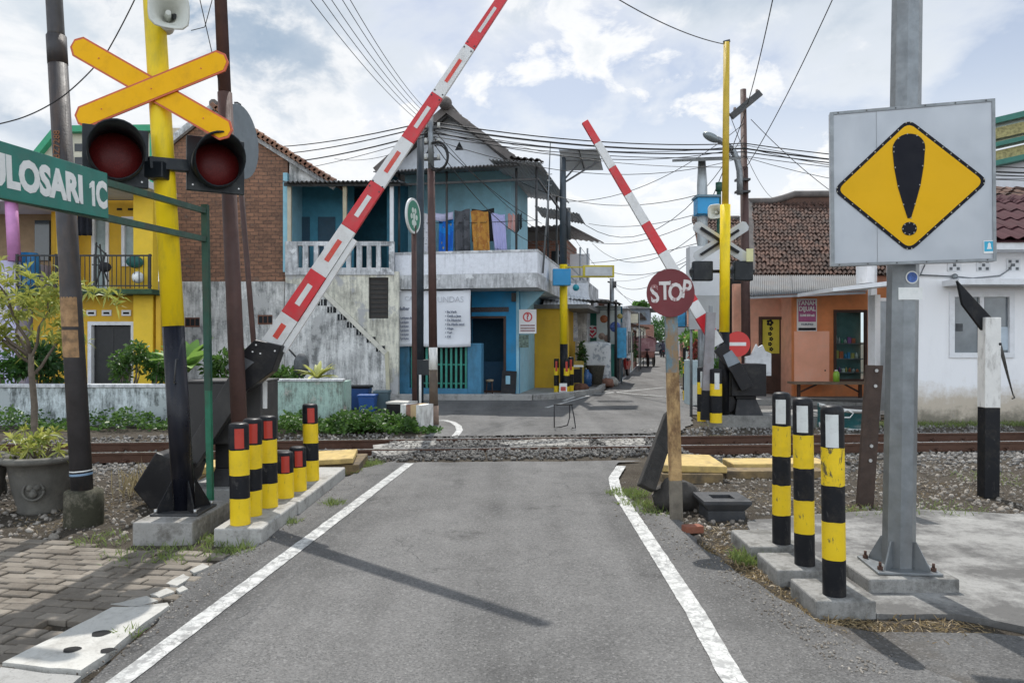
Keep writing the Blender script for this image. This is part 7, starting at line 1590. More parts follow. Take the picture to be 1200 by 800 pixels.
rowhouse('far-off white row house on the right side of the lane', 62, .4, 9, 6, 4.6, m_white_trim, m_tile, side=1, pitch=1.6)
rowhouse('row house with red tiled roof on the right of the lane, beyond the planter box', 44, .5, 9, 6, 3.6, m_peach, m_tile_warm, side=1, pitch=1.6)
rowhouse('white low row house behind the white control cabinet on the right of the lane', 29, 1.2, 7, 5, 3.2, m_white_trim, m_tile, side=1, pitch=1.5)
e = thing('lane_pole', 'grey concrete utility pole rising behind the food stall', 'utility pole', (X(717, 31), 31, 0)); MB().tube([(X(717, 31), 31, 0), P(717, 326, 31)], [.12, .09], 10).build('shaft', m_gal, e); MB().bar(P(712, 330, 31), P(722, 333, 31), .06, .06).build('crossarm', m_dark_steel, e); MB().box(X(718, 31), X(722, 31), 30.9, 31.1, Z(337, 31), Z(330, 31)).build('junction_box', m_dark_steel, e)
leafball('hedge_shrub', 'dark hedge shrub at the left lane edge beside the pedal rickshaw', 'shrub', (lane(43, -1) - .2, 43, .9), (.6, 1.5, 1.0), 700, (.1, .25), m_dark, trunk=0)
leafball('verge_shrub', 'yellowish green low shrub on the left lane edge in front of the rickshaw', 'shrub', (lane(36, -1) - .1, 36, .3), (.35, 1.2, .35), 300, (.1, .2), m_bush)
for k, (x, y, r, h, m, l) in enumerate(((X(751, 112), 112, 1.1, 7.4, m_bush, 'tall airy tree above the roofs at the left of the far lane'), (X(774, 165), 165, 4.6, 6.4, m_dark, 'dense dark tree closing the view at the end of the lane'), (X(762, 155), 155, 3.0, 4.8, m_dark, 'smaller dark tree left of the dense one at the lane end'), (X(795, 150), 150, 4.6, 6.0, m_dark, 'dark green tree right of the lane end behind the STOP sign'), (X(806, 58), 58, 1.4, 3.4, m_dark, 'dark tree over the right side of the lane by the white cabinet'))):
    e = thing('tree', l, 'tree', (x, y, 0), 0, 'trees at the end of the lane')
    n = 1500; kk = 16; cen = rng.normal(size=(kk, 3)); cen /= np.linalg.norm(cen, axis=1)[:, None]; cen *= rng.uniform(.3, .85, (kk, 1)); idx = rng.integers(0, kk, n); q = rng.normal(size=(n, 3)); q /= np.linalg.norm(q, axis=1)[:, None]
    p = (cen[idx] + q * (rng.random(n) ** .4)[:, None] * .36) * np.array([r, r, r * .85]) + np.array([x, y, h - r * .5])
    leafmesh('crown', p, q + rng.normal(size=(n, 3)) * .4, rng.uniform(.3, .7, n) * (.5 + r / 6), .3, m, e)
    mb = MB(); limbs(mb, (x, y, 0), (x, y, h - r * .6), .2, .1, 5, .08)
    for j in range(6): limbs(mb, (x, y, h - r * 1.0), tuple(cen[j] * np.array([r, r, r * .85]) + np.array([x, y, h - r * .5])), .08, .02, 4, .1)
    mb.build('trunk', m_bark, e)
# clutter along both sides of the lane
def sign_(label, u, v, D, w, h, m, yaw=0, nm='sign'):
    c = P(u, v, D); e = thing(nm, label, 'sign', c, yaw); M = Matrix.Translation(c) @ Matrix.Rotation(yaw, 4, 'Z'); bo = BX(e, 'panel', M, -w / 2, w / 2, -.03, .03, -h / 2, h / 2, m); fq = MB(); frame_rect(fq, -w / 2 - .03, w / 2 + .03, -h / 2 - .03, h / 2 + .03, -.04, .04, .029, M); fq.build('frame', m_dark_steel, e); q = MB(); q.tube([(c.x + w / 2 + .06, c.y, 0), (c.x + w / 2 + .06, c.y, c.z + h / 2 + .1)], .03, 6); q.build('post', m_gal, e); return e
sign_('small blue sign at the right lane edge just beside the STOP post', 797, 376, 36, .5, .9, MC['banner_blue'])
sign_('pale sign board low at the right of the lane below the blue sign', 802, 388, 32, .7, .35, m_white_trim)
sign_('cream lamp-box sign over the left of the lane beyond the stall', 739, 373, 40, .8, .5, mat('lampbox_cream', (.6, .55, .42), .6))
def aw(label, Y, s, side, w, d, z0, z1, m):
    M = LF(Y, s, side); e = thing('street_awning', label, 'awning', M.translation, -A_); k = -side
    corrug('sheet', M @ V(0, 0, z1), M @ V(0, w, z1), M @ V(k * d, w, z0), M @ V(k * d, 0, z0), m, e, 16, .015)
    for y in (.1, w - .1): q = MB(); q.tube([M @ V(k * (d - .05), y, 0), M @ V(k * (d - .05), y, z0)], .03, 6); q.build('post', m_dark_steel, e)
aw('rusty sheet awning on posts before the first brick house beyond the stall', 32.4, -.5, -1, 3.6, .5, 2.2, 2.5, m_zinc_dark); aw('brown tiled-looking awning over the left lane edge farther along', 42.3, .1, -1, 6, .5, 2.2, 2.6, MC['board_brown']); aw('grey awning on posts over the right lane edge beyond the planter box', 29.3, 1.2, 1, 6, .8, 2.3, 2.8, m_zinc_dark); aw('faded blue awning on posts on the right of the far lane', 44.5, .5, 1, 7, .5, 2.3, 2.7, MC['banner_blue'])
def scooter(label, x, y, yaw, m):
    e = thing('motor_scooter', label, 'scooter', (x, y, 0), yaw, 'scooters parked along the lane'); M = Matrix.Translation((x, y, 0)) @ Matrix.Rotation(yaw, 4, 'Z')
    for yy in (-.62, .62): q = MB(); q.cyl(M @ V(-.05, yy, .28), M @ V(.05, yy, .28), .28, n=18); w_ = q.build('wheel', m_black_paint, e); q = MB(); q.cyl(M @ V(-.055, yy, .28), M @ V(.055, yy, .28), .16, n=14); q.build('rim', m_gal, w_)
    q = MB(); q.prism([(-.75, .5), (-.55, .34), (-.1, .30), (.30, .34), (.46, .9), (.38, .95), (.16, .45), (-.05, .50), (-.1, .68), (-.78, .74)], M @ frame((0, 0, 0), (0, 1, 0), (0, 0, 1)), -.13, .13); q.build('body', m, e, bevel=.03)
    q = MB(); q.mbox(M, -.12, .12, -.72, -.08, .745, .82); q.build('seat', m_black_paint, e, bevel=.03); q = MB(); q.tube([M @ V(-.32, .34, 1.02), M @ V(0, .44, .98), M @ V(.32, .34, 1.02)], .02, 6); q.build('handlebar', m_black_iron, e); q = MB(); q.ball(M @ V(0, .55, .86), .09, 10, 6); q.build('headlight', m_white_letter, e); q = MB(); q.tube([M @ V(0, .62, .28), M @ V(0, .46, .9)], .035, 6); q.build('fork', m_dark_steel, e)
scooter('dark scooter parked at the right lane edge beyond the planter box bollard', lane(27, 1) - .35, 27, R(-14), MC['moto_dark'] if 'moto_dark' in MC else mat('moto_dark', (.03, .03, .04), .35)); scooter('red scooter parked under the rusty awning on the left of the lane', lane(34, -1) + .1, 34, R(160), mat('moto_red', (.30, .02, .02), .3))
# vehicles far down the lane
def wheel(mb, c, r, w=.05, ax=(1, 0, 0)): mb.cyl(Vector(c) - Vector(ax) * w, Vector(c) + Vector(ax) * w, r, n=18)
bx, by = X(757, 47), 47
e = thing('pedal_rickshaw', 'pedal rickshaw with a flowered pinkish canopy riding away at the left of the lane', 'rickshaw', (bx, by, 0))
mb = MB(); mb.hexa([(bx - .42, by, .45), (bx + .42, by, .45), (bx + .42, by + .9, .45), (bx - .42, by + .9, .45), (bx - .5, by, 1.1), (bx + .5, by, 1.1), (bx + .5, by + .9, 1.1), (bx - .5, by + .9, 1.1)]); mb.build('cabin', mat('becak_brown', (.34, .16, .13), .6, var=.6, vs=4), e, bevel=.05)
mb = MB(); mb.surf(lambda u, v: V(bx + .52 * math.cos(math.pi * (1 - u)), by - .1 + 1.1 * v, 1.1 + .5 * math.sin(math.pi * (.02 + .96 * u)) ** .7), 14, 3, 0, True); mb.build('canopy', M_print('becak_print', (.42, .22, .24), (.52, .32, .32), (.25, .10, .12), 4), e, thick=.03)
mb = MB(); mb.box(bx - .48, bx + .48, by - .01, by + .0, .8, 1.5); mb.build('canopy_back', MC['becak_print'], e)
mb = MB(); wheel(mb, (bx + .0, by - .55, .33), .33, .025); mb.build('wheel', m_black_paint, e)
for s in (-1, 1): mb = MB(); wheel(mb, (bx + s * .48, by + .5, .33), .33, .03); mb.build('wheel', m_black_paint, e)
mb = MB(); mb.tube([(bx, by - .55, .33), (bx, by - .35, .85), (bx, by, .5)], .025, 6); mb.build('frame', m_dark_steel, e); MB().box(bx - .1, bx + .1, by - .5, by - .25, .86, .93).build('saddle', m_black_paint, e)
e_r = [o for o in COL.objects if o.name == 'pedal_rickshaw'][0]; e_r.scale = (1.25, 1.2, 1.22)
# dark car seen from behind
cx, cy = X(773, 92), 92.
e = thing('parked_car', 'small dark grey car seen from behind at the far end of the lane', 'car', (cx, cy, 0))
mb = MB(); pr = [(-2.0, .35), (2.0, .35), (2.0, .8), (1.2, .95), (.6, 1.5), (-1.5, 1.52), (-1.95, .95)]; Fx = frame((cx + .8, cy + 2, 0), (0, 1, 0), (0, 0, 1)); mb.prism(pr, Fx, -1.6, 0); mb.build('body', mat('car_grey', (.06, .065, .075), .3, var=.05), e, bevel=.1)
MB().box(cx - .62, cx + .62, cy + .1, cy + .14, 1.0, 1.4).build('rear_window', m_glass, e)
for s in (-1, 1):
    MB().box(cx + s * .68 - .1, cx + s * .68 + .1, cy - .02, cy + .06, .75, .95).build('tail_light', mat('tail_red', (.35, .02, .02), .3), e)
    for y in (.7, 3.2): mb = MB(); wheel(mb, (cx + s * .72, cy + y, .32), .32, .1); mb.build('wheel', m_black_paint, e)
# motorcycle and rider
mx, my = X(777.5, 74), 74.
e = thing('motorcycle', 'motorcycle riding away at the far end of the lane, right of the rickshaw', 'motorcycle', (mx, my, 0))
for y in (0, 1.2): mb = MB(); wheel(mb, (mx, my + y, .29), .29, .05); mb.build('wheel', m_black_paint, e)
mb = MB(); mb.ball((mx, my + .5, .6), .5, 12, 8, 0, (.32, 1.2, .45)); mb.build('body', mat('moto_dark', (.03, .03, .04), .35), e); MB().bar((mx - .32, my + .95, 1.0), (mx + .32, my + .95, 1.0), .03, .03).build('handlebar', m_black_iron, e); MB().box(mx - .06, mx + .06, my - .12, my - .06, .62, .7).build('tail_light', MC['tail_red'], e)
def person(label, pts, edges, rad, loc, m_body):
    me = bpy.data.meshes.new('person'); me.from_pydata([tuple(Vector(p)) for p in pts], edges, []); o = bpy.data.objects.new('person', me); COL.objects.link(o); o.location = loc; me.materials.append(m_body)
    sk = o.modifiers.new('skin', 'SKIN')
    for i, r in enumerate(rad): me.skin_vertices[0].data[i].radius = (r, r)
    me.skin_vertices[0].data[0].use_root = True
    o.modifiers.new('sub', 'SUBSURF').levels = 1; W[o.name] = Matrix.Translation(Vector(loc)); return tag(o, label, 'person')
pts = [(0, .2, .82), (0, .25, 1.1), (0, .28, 1.32), (0, .30, 1.42), (0, .32, 1.52), (0, .33, 1.62), (-.2, .28, 1.32), (-.30, .5, 1.12), (-.28, .82, 1.04), (.2, .28, 1.32), (.30, .5, 1.12), (.28, .82, 1.04), (-.12, .2, .8), (-.2, .62, .74), (-.18, .5, .32), (.12, .2, .8), (.2, .62, .74), (.18, .5, .32)]
edg = [(0, 1), (1, 2), (2, 3), (3, 4), (4, 5), (2, 6), (6, 7), (7, 8), (2, 9), (9, 10), (10, 11), (0, 12), (12, 13), (13, 14), (0, 15), (15, 16), (16, 17)]
pr_ = person('rider in dark clothes and helmet sitting on the far motorcycle', pts, edg, [.16, .15, .16, .07, .11, .11, .08, .06, .05, .08, .06, .05, .1, .08, .06, .1, .08, .06], (mx, my, 0), mat('rider_clothes', (.035, .035, .06), .8))
mb = MB(); mb.ball((mx, my + .33, 1.6), .15, 12, 8); mb.build('helmet', mat('helmet', (.03, .03, .035), .3), pr_)
# ------------------------------------------------------------------ orange shop
D = 19.6
e = thing('orange_shop', 'orange shop front with grey corrugated awning and old brown tiled roof', 'shop', (X(945, D), D, .15))
x0, x1 = X(876, D), X(1040, D); zt = Z(336, D)
wx0, wx1 = X(978, D), X(1015, D)
mb = MB(); hole_wall(mb, X(930, D), x1, .1, zt - .02, D, D + .15, [(wx0, wx1, Z(446, D), Z(364, D))]); mb.build('front_wall', m_orange, e)
mb = MB(); hole_wall(mb, x0 - .1, X(931, D), .1, zt + .15, D + .9, D + 1.05, [(X(890, D + .9), X(923, D + .9), .15, Z(372, D + .9))]); mb.build('recessed_wall', m_peach, e); MB().box(X(930, D), X(930, D) + .12, D + .151, D + 1.05, .1, zt - .02).build('side_return', m_peach, e)
q = MB().box(X(891, D + .95), X(915, D + .95), D + .93, D + .98, .15, Z(373, D + .95)).build('door', m_wood_dark, e); 
MB().box(X(916, D + .95), X(923, D + .95), D + .96, D + .99, .15, Z(374, D + .95)).build('door_glass', m_glass, e); mb = MB(); frame_rect(mb, X(889, D + .9), X(924, D + .9), .15, Z(371, D + .9), D + .87, D + .95, .08); mb.build('door_frame', m_wood_dark, e)
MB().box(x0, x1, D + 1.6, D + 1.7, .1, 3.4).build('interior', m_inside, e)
f = MB().box(wx0 + .05, wx1 - .001, D + .3, D + .34, Z(446, D), Z(364, D)).build('display_back', mat('display_teal', (.08, .17, .17), .5, var=.3, vs=3), e)
mb = MB(); frame_rect(mb, wx0 - .03, wx1 + .02, Z(447, D), Z(363, D), D - .03, D + .04, .07); fr_ = mb.build('display_frame', m_wood_dark, e)
tg = NT('shop_glass'); tg.b.inputs['Base Color'].default_value = (.8, .9, .9, 1); tg.b.inputs['Roughness'].default_value = .03; tg.b.inputs['Transmission Weight'].default_value = 1; tg.b.inputs['IOR'].default_value = 1.1
MB().box(wx0 + .04, wx1 - .05, D + .0, D + .006, Z(440, D), Z(366, D)).build('glass', tg.m, fr_)
for k, v in enumerate((402, 420, 436)): MB().box(wx0 + .06, wx1 - .03, D + .1, D + .295, Z(v, D) - .03, Z(v, D)).build('shelf', m_gal, e)
cols = [(.5, .5, .5), (.05, .25, .5), (.5, .12, .05), (.45, .38, .1), (.08, .3, .15), (.5, .35, .3), (.3, .1, .3), (.55, .55, .5)]
for k, (v, hmin, hmax) in enumerate(((402, .1, .22), (420, .12, .25), (436, .06, .14))):
    x = wx0 + .09
    while x < wx1 - .12:
        w = rng.uniform(.05, .1); h = rng.uniform(hmin, hmax); ci = int(rng.integers(0, 8)); zz = Z(v, D) + .001
        if rng.random() < .85:
            nm = 'bottle' if rng.random() < .5 else 'carton'; loc = (x + w / 2, D + .16, zz); mb = MB()
            if nm == 'bottle': mb.lathe([(.001, 0), (w * .42, 0), (w * .42, h * .65), (w * .18, h * .8), (w * .18, h), (.001, h)], loc, 10)
            else: mb.box(x, x + w, D + .13, D + .2, zz, zz + h)
            nmcol = ('white', 'blue', 'red', 'yellow', 'green', 'pink', 'purple', 'cream')[ci]; shelf = ('top', 'middle', 'lowest')[k]
            tag(mb.build(nm, mat('goods_' + nmcol, cols[ci], .4, bump=0), loc=loc), '%s %s on the %s shelf behind the shop window' % (nmcol, nm, shelf), nm, '%s %ss on the %s shelf of the shop' % (nmcol, nm, shelf))
        x += w + rng.uniform(.012, .03)
corrug('awning', P(874, 347, D - 1.0), P(1016, 341, D - 1.0), V(X(1016, D + .9), D + 1.1, Z(322, D + .9)), V(X(878, D + .9), D + 1.1, Z(322, D + .9)), m_zinc, e, 56, .022)
quadslab('awning_end', [P(876, 349, D - 1.0), P(902, 347, D - .3), P(902, 343, D - .3), P(876, 346, D - 1.0)], .01, m_white_trim, e)
MB().bar(P(878, 349, D - .96), P(1014, 343, D - .96), .05, .05).build('awning_beam', m_zinc_under, e)
# tiled roofs
ev0 = V(X(884, 21.3), 21.3, Z(322, 21.3)); ev1 = V(X(1062, 21.3), 21.3, Z(322, 21.3)); rg = V(0, 3.9, Z(236, 25.2) - Z(322, 21.3)) 
rg0 = V(X(889, 25.2) - ev0.x, 3.9, Z(238, 25.2) - ev0.z)
tiles('roof_tiles', ev0, ev1 - ev0, V(rg0.x * .8, rg0.y, rg0.z), 34, 21, m_tile, e, .045, .008)
mb = MB(); r0 = ev0 + V(rg0.x * .8, rg0.y, rg0.z); r1 = ev1 + V(rg0.x * .8, rg0.y, rg0.z)
mb.tube([r0 + V(-.05, 0, .05), r0 + V(.7, 0, .06), r0 + V(1.1, 0, .16), r0 + V(1.5, 0, .30), r1 + V(0, 0, .32)], .12, 8); mb.build('ridge', m_tile_grey, e)
MB().add([r0 + V(.6, .02, -.05), r0 + V(1.5, .02, .25), r1 + V(0, .02, .28), r1 + V(0, .02, -.05)], [(0, 1, 2, 3)]).build('ridge_face', m_tile, e, thick=.06)
mb = MB(); mb.bar(ev0 + V(-.06, 0, .02), r0 + V(-.06, 0, .05), .22, .12); mb.build('verge', m_tile_grey, e)
MB().box(X(884, 21.5), X(1062, 21.5), 21.45, 21.6, 2.8, Z(323, 21.4)).build('upper_wall', m_peach, e)
e = thing('tiled_house', 'lower brown tiled roof and white wall with vents behind the far yellow mast', 'house', (X(850, 24), 24, 0))
ev0 = V(X(826, 22.6), 22.6, Z(330, 22.6)); w_ = V(X(890, 22.6) - X(826, 22.6), 0, 0); tiles('roof_tiles', ev0, w_, V(.6, 4, Z(257, 26.6) - ev0.z), 13, 21, m_tile, e, .045, .008)
mb = MB(); q0 = ev0 + V(.6, 4, Z(257, 26.6) - ev0.z); mb.tube([q0, q0 + w_], .13, 8); mb.build('ridge', m_tile_grey, e)
MB().box(ev0.x + .3, ev0.x + w_.x, 22.9, 23.1, 0, Z(331, 22.9)).build('wall', m_white_trim, e)
for u in (858, 866, 874): MB().box(X(u, 22.85), X(u + 4, 22.85), 22.86, 22.895, Z(364, 22.85), Z(353, 22.85)).build('vent', m_inside, e)
# signs and furniture at the shop
d = D - .03
sg = thing('land_sale_sign', 'small framed TANAH DIJUAL sign with pink field on the orange shop wall', 'sign', P(946, 368, d)); bo = MB().box(X(934, d), X(957, d), d - .02, d + .02, Z(388, d), Z(350, d)).build('board', m_white_letter, sg)
MB().box(X(935.2, d), X(955.8, d), d - .025, d - .0205, Z(377, d), Z(351.5, d)).build('pink_field', mat('sale_pink', (.42, .10, .24), .6, var=.1), bo)
MB().box(X(935.2, d), X(955.8, d), d - .025, d - .0205, Z(387, d), Z(384, d)).build('black_strip', m_black_paint, bo)
for s, v, h in (('TANAH', 355.2, .115), ('DIJUAL', 362, .115), ('LUAS 210 m2', 369.5, .055)): text(s, frame((X(945.5, d), d - .028, Z(v, d)), (1, 0, 0), (0, 0, 1)), h, m_white_letter, bo, bold=.006, sx=.86)
text('HUBUNGI', frame((X(945.5, d), d - .028, Z(380, d)), (1, 0, 0), (0, 0, 1)), .05, m_ink, bo, bold=.003)
d = D + .92
sg = thing('door_banner', 'yellow vertical paper with black flower symbols on the brown shop door', 'poster', P(902, 393, d)); bo = MB().box(X(893.5, d), X(913, d), d - .015, d - .0, Z(414, d), Z(372, d)).build('sheet', mat('door_yellow', (.52, .46, .05), .7, var=.1), sg)
for k, v in enumerate((378, 385, 391, 397, 403, 409)):
    q = MB(); c = P(903 + (k % 2) * 1.5 - .7, v, d - .018); r = .10 if k == 0 else .06
    for a in range(5): q.ball(c + V(math.cos(a * 1.257) * r * .6, 0, math.sin(a * 1.257) * r * .6), r * .42, 8, 5, 0, (1, .08, 1))
    q.build('flower_symbol', m_black_paint, bo)
d = D - .35
e = thing('peach_board', 'large plain salmon-coloured board propped on the bench before the shop window', 'board', P(953, 430, d)); MB().box(X(931, d), X(972, d), d, d + .04, Z(447, d), Z(388, d)).build('board', mat('board_salmon', (.86, .40, .26), .6, var=.12, vs=1.5, dirt=(.8, .48, .36), da=.6, ds=1.2), e, bevel=.005); MB().cyl(P(967, 434, d), P(967, 434, d - .01), .02, n=8).build('knot', m_black_paint, e)
e = thing('bench', 'long thin wooden bench along the orange shop front', 'bench', P(970, 450, D - .5)); MB().box(X(926, D - .5), X(1018, D - .5), D - .85, D - .3, Z(449.5, D - .5), Z(447, D - .5)).build('top', mat('bench_wood', (.22, .16, .11), .8, var=.25), e)
for u in (936, 1008): MB().bar(V(X(u, D - .6), D - .6, .15), V(X(u, D - .6), D - .6, Z(450, D - .5)), .07, .07).build('leg', m_wood_dark, e)
MB().bar(V(X(937, D - .6), D - .6, .3), V(X(957, D - .6), D - .6, Z(450, D - .5)), .04, .04).build('brace', m_wood_dark, e); MB().bar(V(X(1007, D - .6), D - .6, .3), V(X(990, D - .6), D - .6, Z(450, D - .5)), .04, .04).build('brace', m_wood_dark, e)
c = P(980, 447, D - .6); e = thing('green_bottle', 'bright lime green bottle with white cap on the shop bench', 'bottle', c); MB().lathe([(.001, 0), (.075, 0), (.08, .2), (.05, .26), (.001, .27)], c, 14).build('body', mat('lime', (.30, .55, .06), .35), e); MB().cyl(c + V(0, 0, .265), c + V(0, 0, .30), .04, n=12).build('cap', m_white_letter, e)
# ------------------------------------------------------------------ white house
D = 14.7
e = thing('white_house', 'long white single-storey house with stained foot, flat canopies and maroon metal roof at right', 'house', (X(1100, D), D, 0))
wl = X(1045, D); win = (X(1112, D), X(1188, D), Z(419, D), Z(342, D))
mb = MB(); hole_wall(mb, wl, 14.5, -.2, Z(296, D), D, D + .2, [win]); mb.build('front_wall', m_whitewall, e)
MB().box(X(1014.5, D + 1), X(1021, D + 1), D + .6, D + .9, -.1, Z(343, D)).build('porch_pillar', m_white_trim, e, bevel=.01)
MB().box(X(1021, D + 1.2), wl + .3, D + 1.2, D + 1.35, -.1, 3.4).build('porch_wall', m_white_trim, e)
MB().box(X(1024, D + 1.1), X(1043, D + 1.1), D + 1.14, D + 1.195, .1, Z(352, D + 1.1)).build('door', mat('door_grey', (.40, .45, .50), .5), e); mb = MB(); frame_rect(mb, X(1021, D + 1.1), X(1046, D + 1.1), .05, Z(349, D + 1.1), D + 1.1, D + 1.19, .07); mb.build('door_frame', m_white_trim, e)
mb = MB(); cz = Z(334.5, D - .6); mb.prism([(X(962, D), cz - .11), (wl + .1, cz + .05), (wl + .1, cz + .14), (X(962, D), cz - .04)], frame((0, D + 1.2, 0), (1, 0, 0), (0, 0, 1)), -.0, 1.75); mb.build('porch_canopy', m_white_trim, e)
MB().box(X(1016, D + .7), wl, D + .7, D + 1.19, cz + .16, 4.0).build('porch_gable', m_white_trim, e)
for u in (1003, 1022): pass
MB().box(X(1104, D), 12.5, D - .55, D + .0, Z(336, D), Z(329, D)).build('window_canopy', m_white_trim, e, bevel=.01)
mb = MB(); frame_rect(mb, win[0], win[1], win[2], win[3], D - .03, D + .08, .10); mb.box((win[0] + win[1]) / 2 - .04, (win[0] + win[1]) / 2 + .04, D - .02, D + .07, win[2] + .101, win[3] - .101); f = mb.build('window', m_white_trim, e)
mgw = M_glass('pale_glass', (.10, .115, .125), .12)
for a, b in ((win[0] + .10, (win[0] + win[1]) / 2 - .04), ((win[0] + win[1]) / 2 + .04, win[1] - .10)): MB().box(a, b, D + .03, D + .036, win[2] + .1, win[3] - .1).build('pane', mgw, f)
MB().box(X(1165, D), X(1184, D), D + .018, D + .024, Z(410, D), Z(383, D)).build('paper', mat('paper_blue', (.45, .52, .58), .7), f); MB().box(X(1121, D), X(1129, D), D + .02, D + .027, Z(388, D), Z(379, D)).build('sticker', mat('stk', (.06, .065, .07), .7, var=.4), f)
MB().box(win[0], win[1], D + .5, D + .55, win[2] - .2, win[3] + .2).build('room_dark', mat('room_grey', (.12, .13, .14), .9), e)
for u in (1110, 1144, 1179):
    q = MB().box(X(u, D), X(u + 16, D), D - .02, D - .001, Z(318, D), Z(303, D)).build('vent', m_white_trim, e); mb = MB()
    for i in range(3):
        for j in range(3): 
            if (i + j) % 2 == 0 or i == j == 1: mb.box(X(u + 2 + i * 4.2, D), X(u + 5.4 + i * 4.2, D), D - .026, D - .021, Z(316.5 - j * 4.2, D), Z(313.2 - j * 4.2, D))
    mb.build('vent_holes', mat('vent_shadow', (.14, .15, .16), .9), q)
# wall cable looping below the vents
wc = MB(); wc.tube([P(u, v, D - .05) for u, v in ((1066, 326), (1078, 323), (1084, 310), (1078, 322), (1120, 324), (1140, 326), (1172, 323), (1184, 315), (1186, 309))], .014, 6); wc.build('wall_cable', m_gal, e)
MB().ball(P(1119, 324, D - .06), .06, 10, 8).build('junction_box', m_gal, e)
MB().box(wl - .2, 14.5, D - .5, D + .3, Z(296, D) + .001, Z(283, D - .5)).build('fascia', m_white_trim, e)
ev = V(wl + 1.3, D - .55, Z(282, D - .5)); tiles('roof_tiles', ev, V(7.4, 0, 0), V(0, 3.2, 1.45), 26, 5, m_tile_mar, e, .05, .002)
ev2 = V(wl + 1.4, D + 2.6, Z(282, D) + 1.0); tiles('roof_tiles_old', ev2, V(8, 0, 0), V(0, 2.6, 1.1), 30, 9, m_tile, e, .05, .008)
# ornate building behind
M = Matrix.Translation((X(1166, 21), 21.0, 0)) @ Matrix.Rotation(R(-22), 4, 'Z')
e = thing('prayer_hall', 'tall white hall with carved green cornices and an arched opening behind the white house', 'hall', M.translation, R(-22))
Fm = M @ frame((0, 0, 0), (1, 0, 0), (0, 0, 1)); q = MB(); q.prism([(0, 0), (7, 0), (7, 8.2), (0, 7.0)], Fm, -4, 0); q.build('wall', mat('hall_white', (.66, .67, .70), .8, var=.05), e)
mgr = mat('cornice_green', (.03, .17, .13), .5, var=.15); mcv = mat('cornice_carved', (.33, .30, .13), .7, var=.5, vs=14)
for z, off, m, h, pj in ((6.55, .28, mgr, .14, .35), (6.75, .2, mcv, .28, .27), (7.05, .35, mgr, .12, .45), (7.35, .42, mcv, .30, .45), (7.68, .55, mgr, .16, .62)):
    q = MB(); a = M @ V(-.3, -pj / 2, z); b = M @ V(7, -pj / 2, z + 1.2); q.bar(a, b, h, pj, side=tuple(M.to_3x3() @ V(0, 1, 0))); q.build('cornice', m, e)
q = MB(); arc = [M @ V(1.35 + 1.25 * math.cos(a), -.06, 4.6 + 1.15 * math.sin(a)) for a in np.linspace(math.pi, 0, 20)]; q.tube([M @ V(.1, -.06, 3.5)] + arc + [M @ V(2.6, -.06, 3.5)], .09, 8); q.build('arch_moulding', m_gal, e)
q = MB(); q.prism([(1.35 + 1.15 * math.cos(a), 4.6 + 1.05 * math.sin(a)) for a in np.linspace(0, math.pi, 20)], Fm, .005, .03); q.build('arch_panel', mcv, e); q = MB(); q.prism([(1.35 + .85 * math.cos(a), 4.55 + .7 * math.sin(a)) for a in np.linspace(0, math.pi, 20)], Fm, .031, .04); q.build('arch_inner', mat('hall_white2', (.6, .61, .64), .8), e)
# ------------------------------------------------------------------ garden behind the low wall
for l, u, v, D, r, n, m, L in (('dark green bush behind the low wall at far left, under the croton tree', 45, 425, 15.6, (.75, .4, .62), 1100, m_dark, (.08, .2)), ('dense mid-green bush behind the low wall, left of the dark pole', 12, 430, 15.4, (.6, .4, .5), 700, m_bush, (.08, .18)), ('bright green bush in front of the black door of the yellow house', 150, 425, 15.6, (.42, .35, .52), 900, m_weed, (.06, .15)), ('bushy green shrub behind the low wall just left of the yellow mast', 180, 432, 15.8, (.42, .35, .42), 600, m_bush, (.08, .18)), ('low tangle of green plants behind the low wall at the barrier housing', 330, 440, 15.4, (.9, .3, .2), 500, m_weed, (.08, .18)), ('feathery green plant behind the barrier housing', 265, 428, 15.5, (.45, .3, .42), 420, m_weed, (.08, .22))):
    leafball('garden_bush', l, 'bush', P(u, v, D), r, n, L, m, group='bushes behind the low wall', trunk=0.)
def bigleaf(name, label, c, n, L, w, m, spread=.8, up=1., z0=0.):
    e = thing(name, label, 'plant', (c[0], c[1], z0)); vs = []; fs = []
    for k in range(n):
        a = rng.uniform(0, 6.283); el = rng.uniform(.25, 1.0) * up; LL = L * rng.uniform(.7, 1.1); d = V(math.cos(a) * spread, math.sin(a) * spread, el).normalized(); s = d.cross(V(0, 0, 1)).normalized(); b0 = len(vs); st = 7
        for i in range(st + 1):
            t = i / st; p = Vector(c) + d * LL * t - V(0, 0, .45 * LL * t * t * (1 - .4 * el)); ww = w * math.sin(math.pi * min(.98, .12 + t * .88)) ** .8 * .5
            vs += [p - s * ww + V(0, 0, ww * .3), p, p + s * ww + V(0, 0, ww * .3)]
        for i in range(st): fs += [(b0 + i * 3, b0 + i * 3 + 1, b0 + i * 3 + 4, b0 + i * 3 + 3), (b0 + i * 3 + 1, b0 + i * 3 + 2, b0 + i * 3 + 5, b0 + i * 3 + 4)]
    mb = MB(); mb.add(vs, fs, 0, True); mb.build('foliage', m, e); mb = MB(); mb.tube([(c[0], c[1], z0), c], [.06, .04], 8); mb.build('stem', m_bark, e); return e
bigleaf('broadleaf_plant', 'broad-leaved bright green plant behind the low wall, just right of the yellow mast', P(217, 437, 15.2), 20, 1.05, .34, m_banana, .75, 1.5)
bigleaf('agave', 'yellow-striped spiky rosette plant on the end of the low wall', P(372, 444, 14.9), 30, .62, .10, M_leaf('agave_leaf', (.30, .34, .06), (.50, .50, .16)), .9, 1.3)
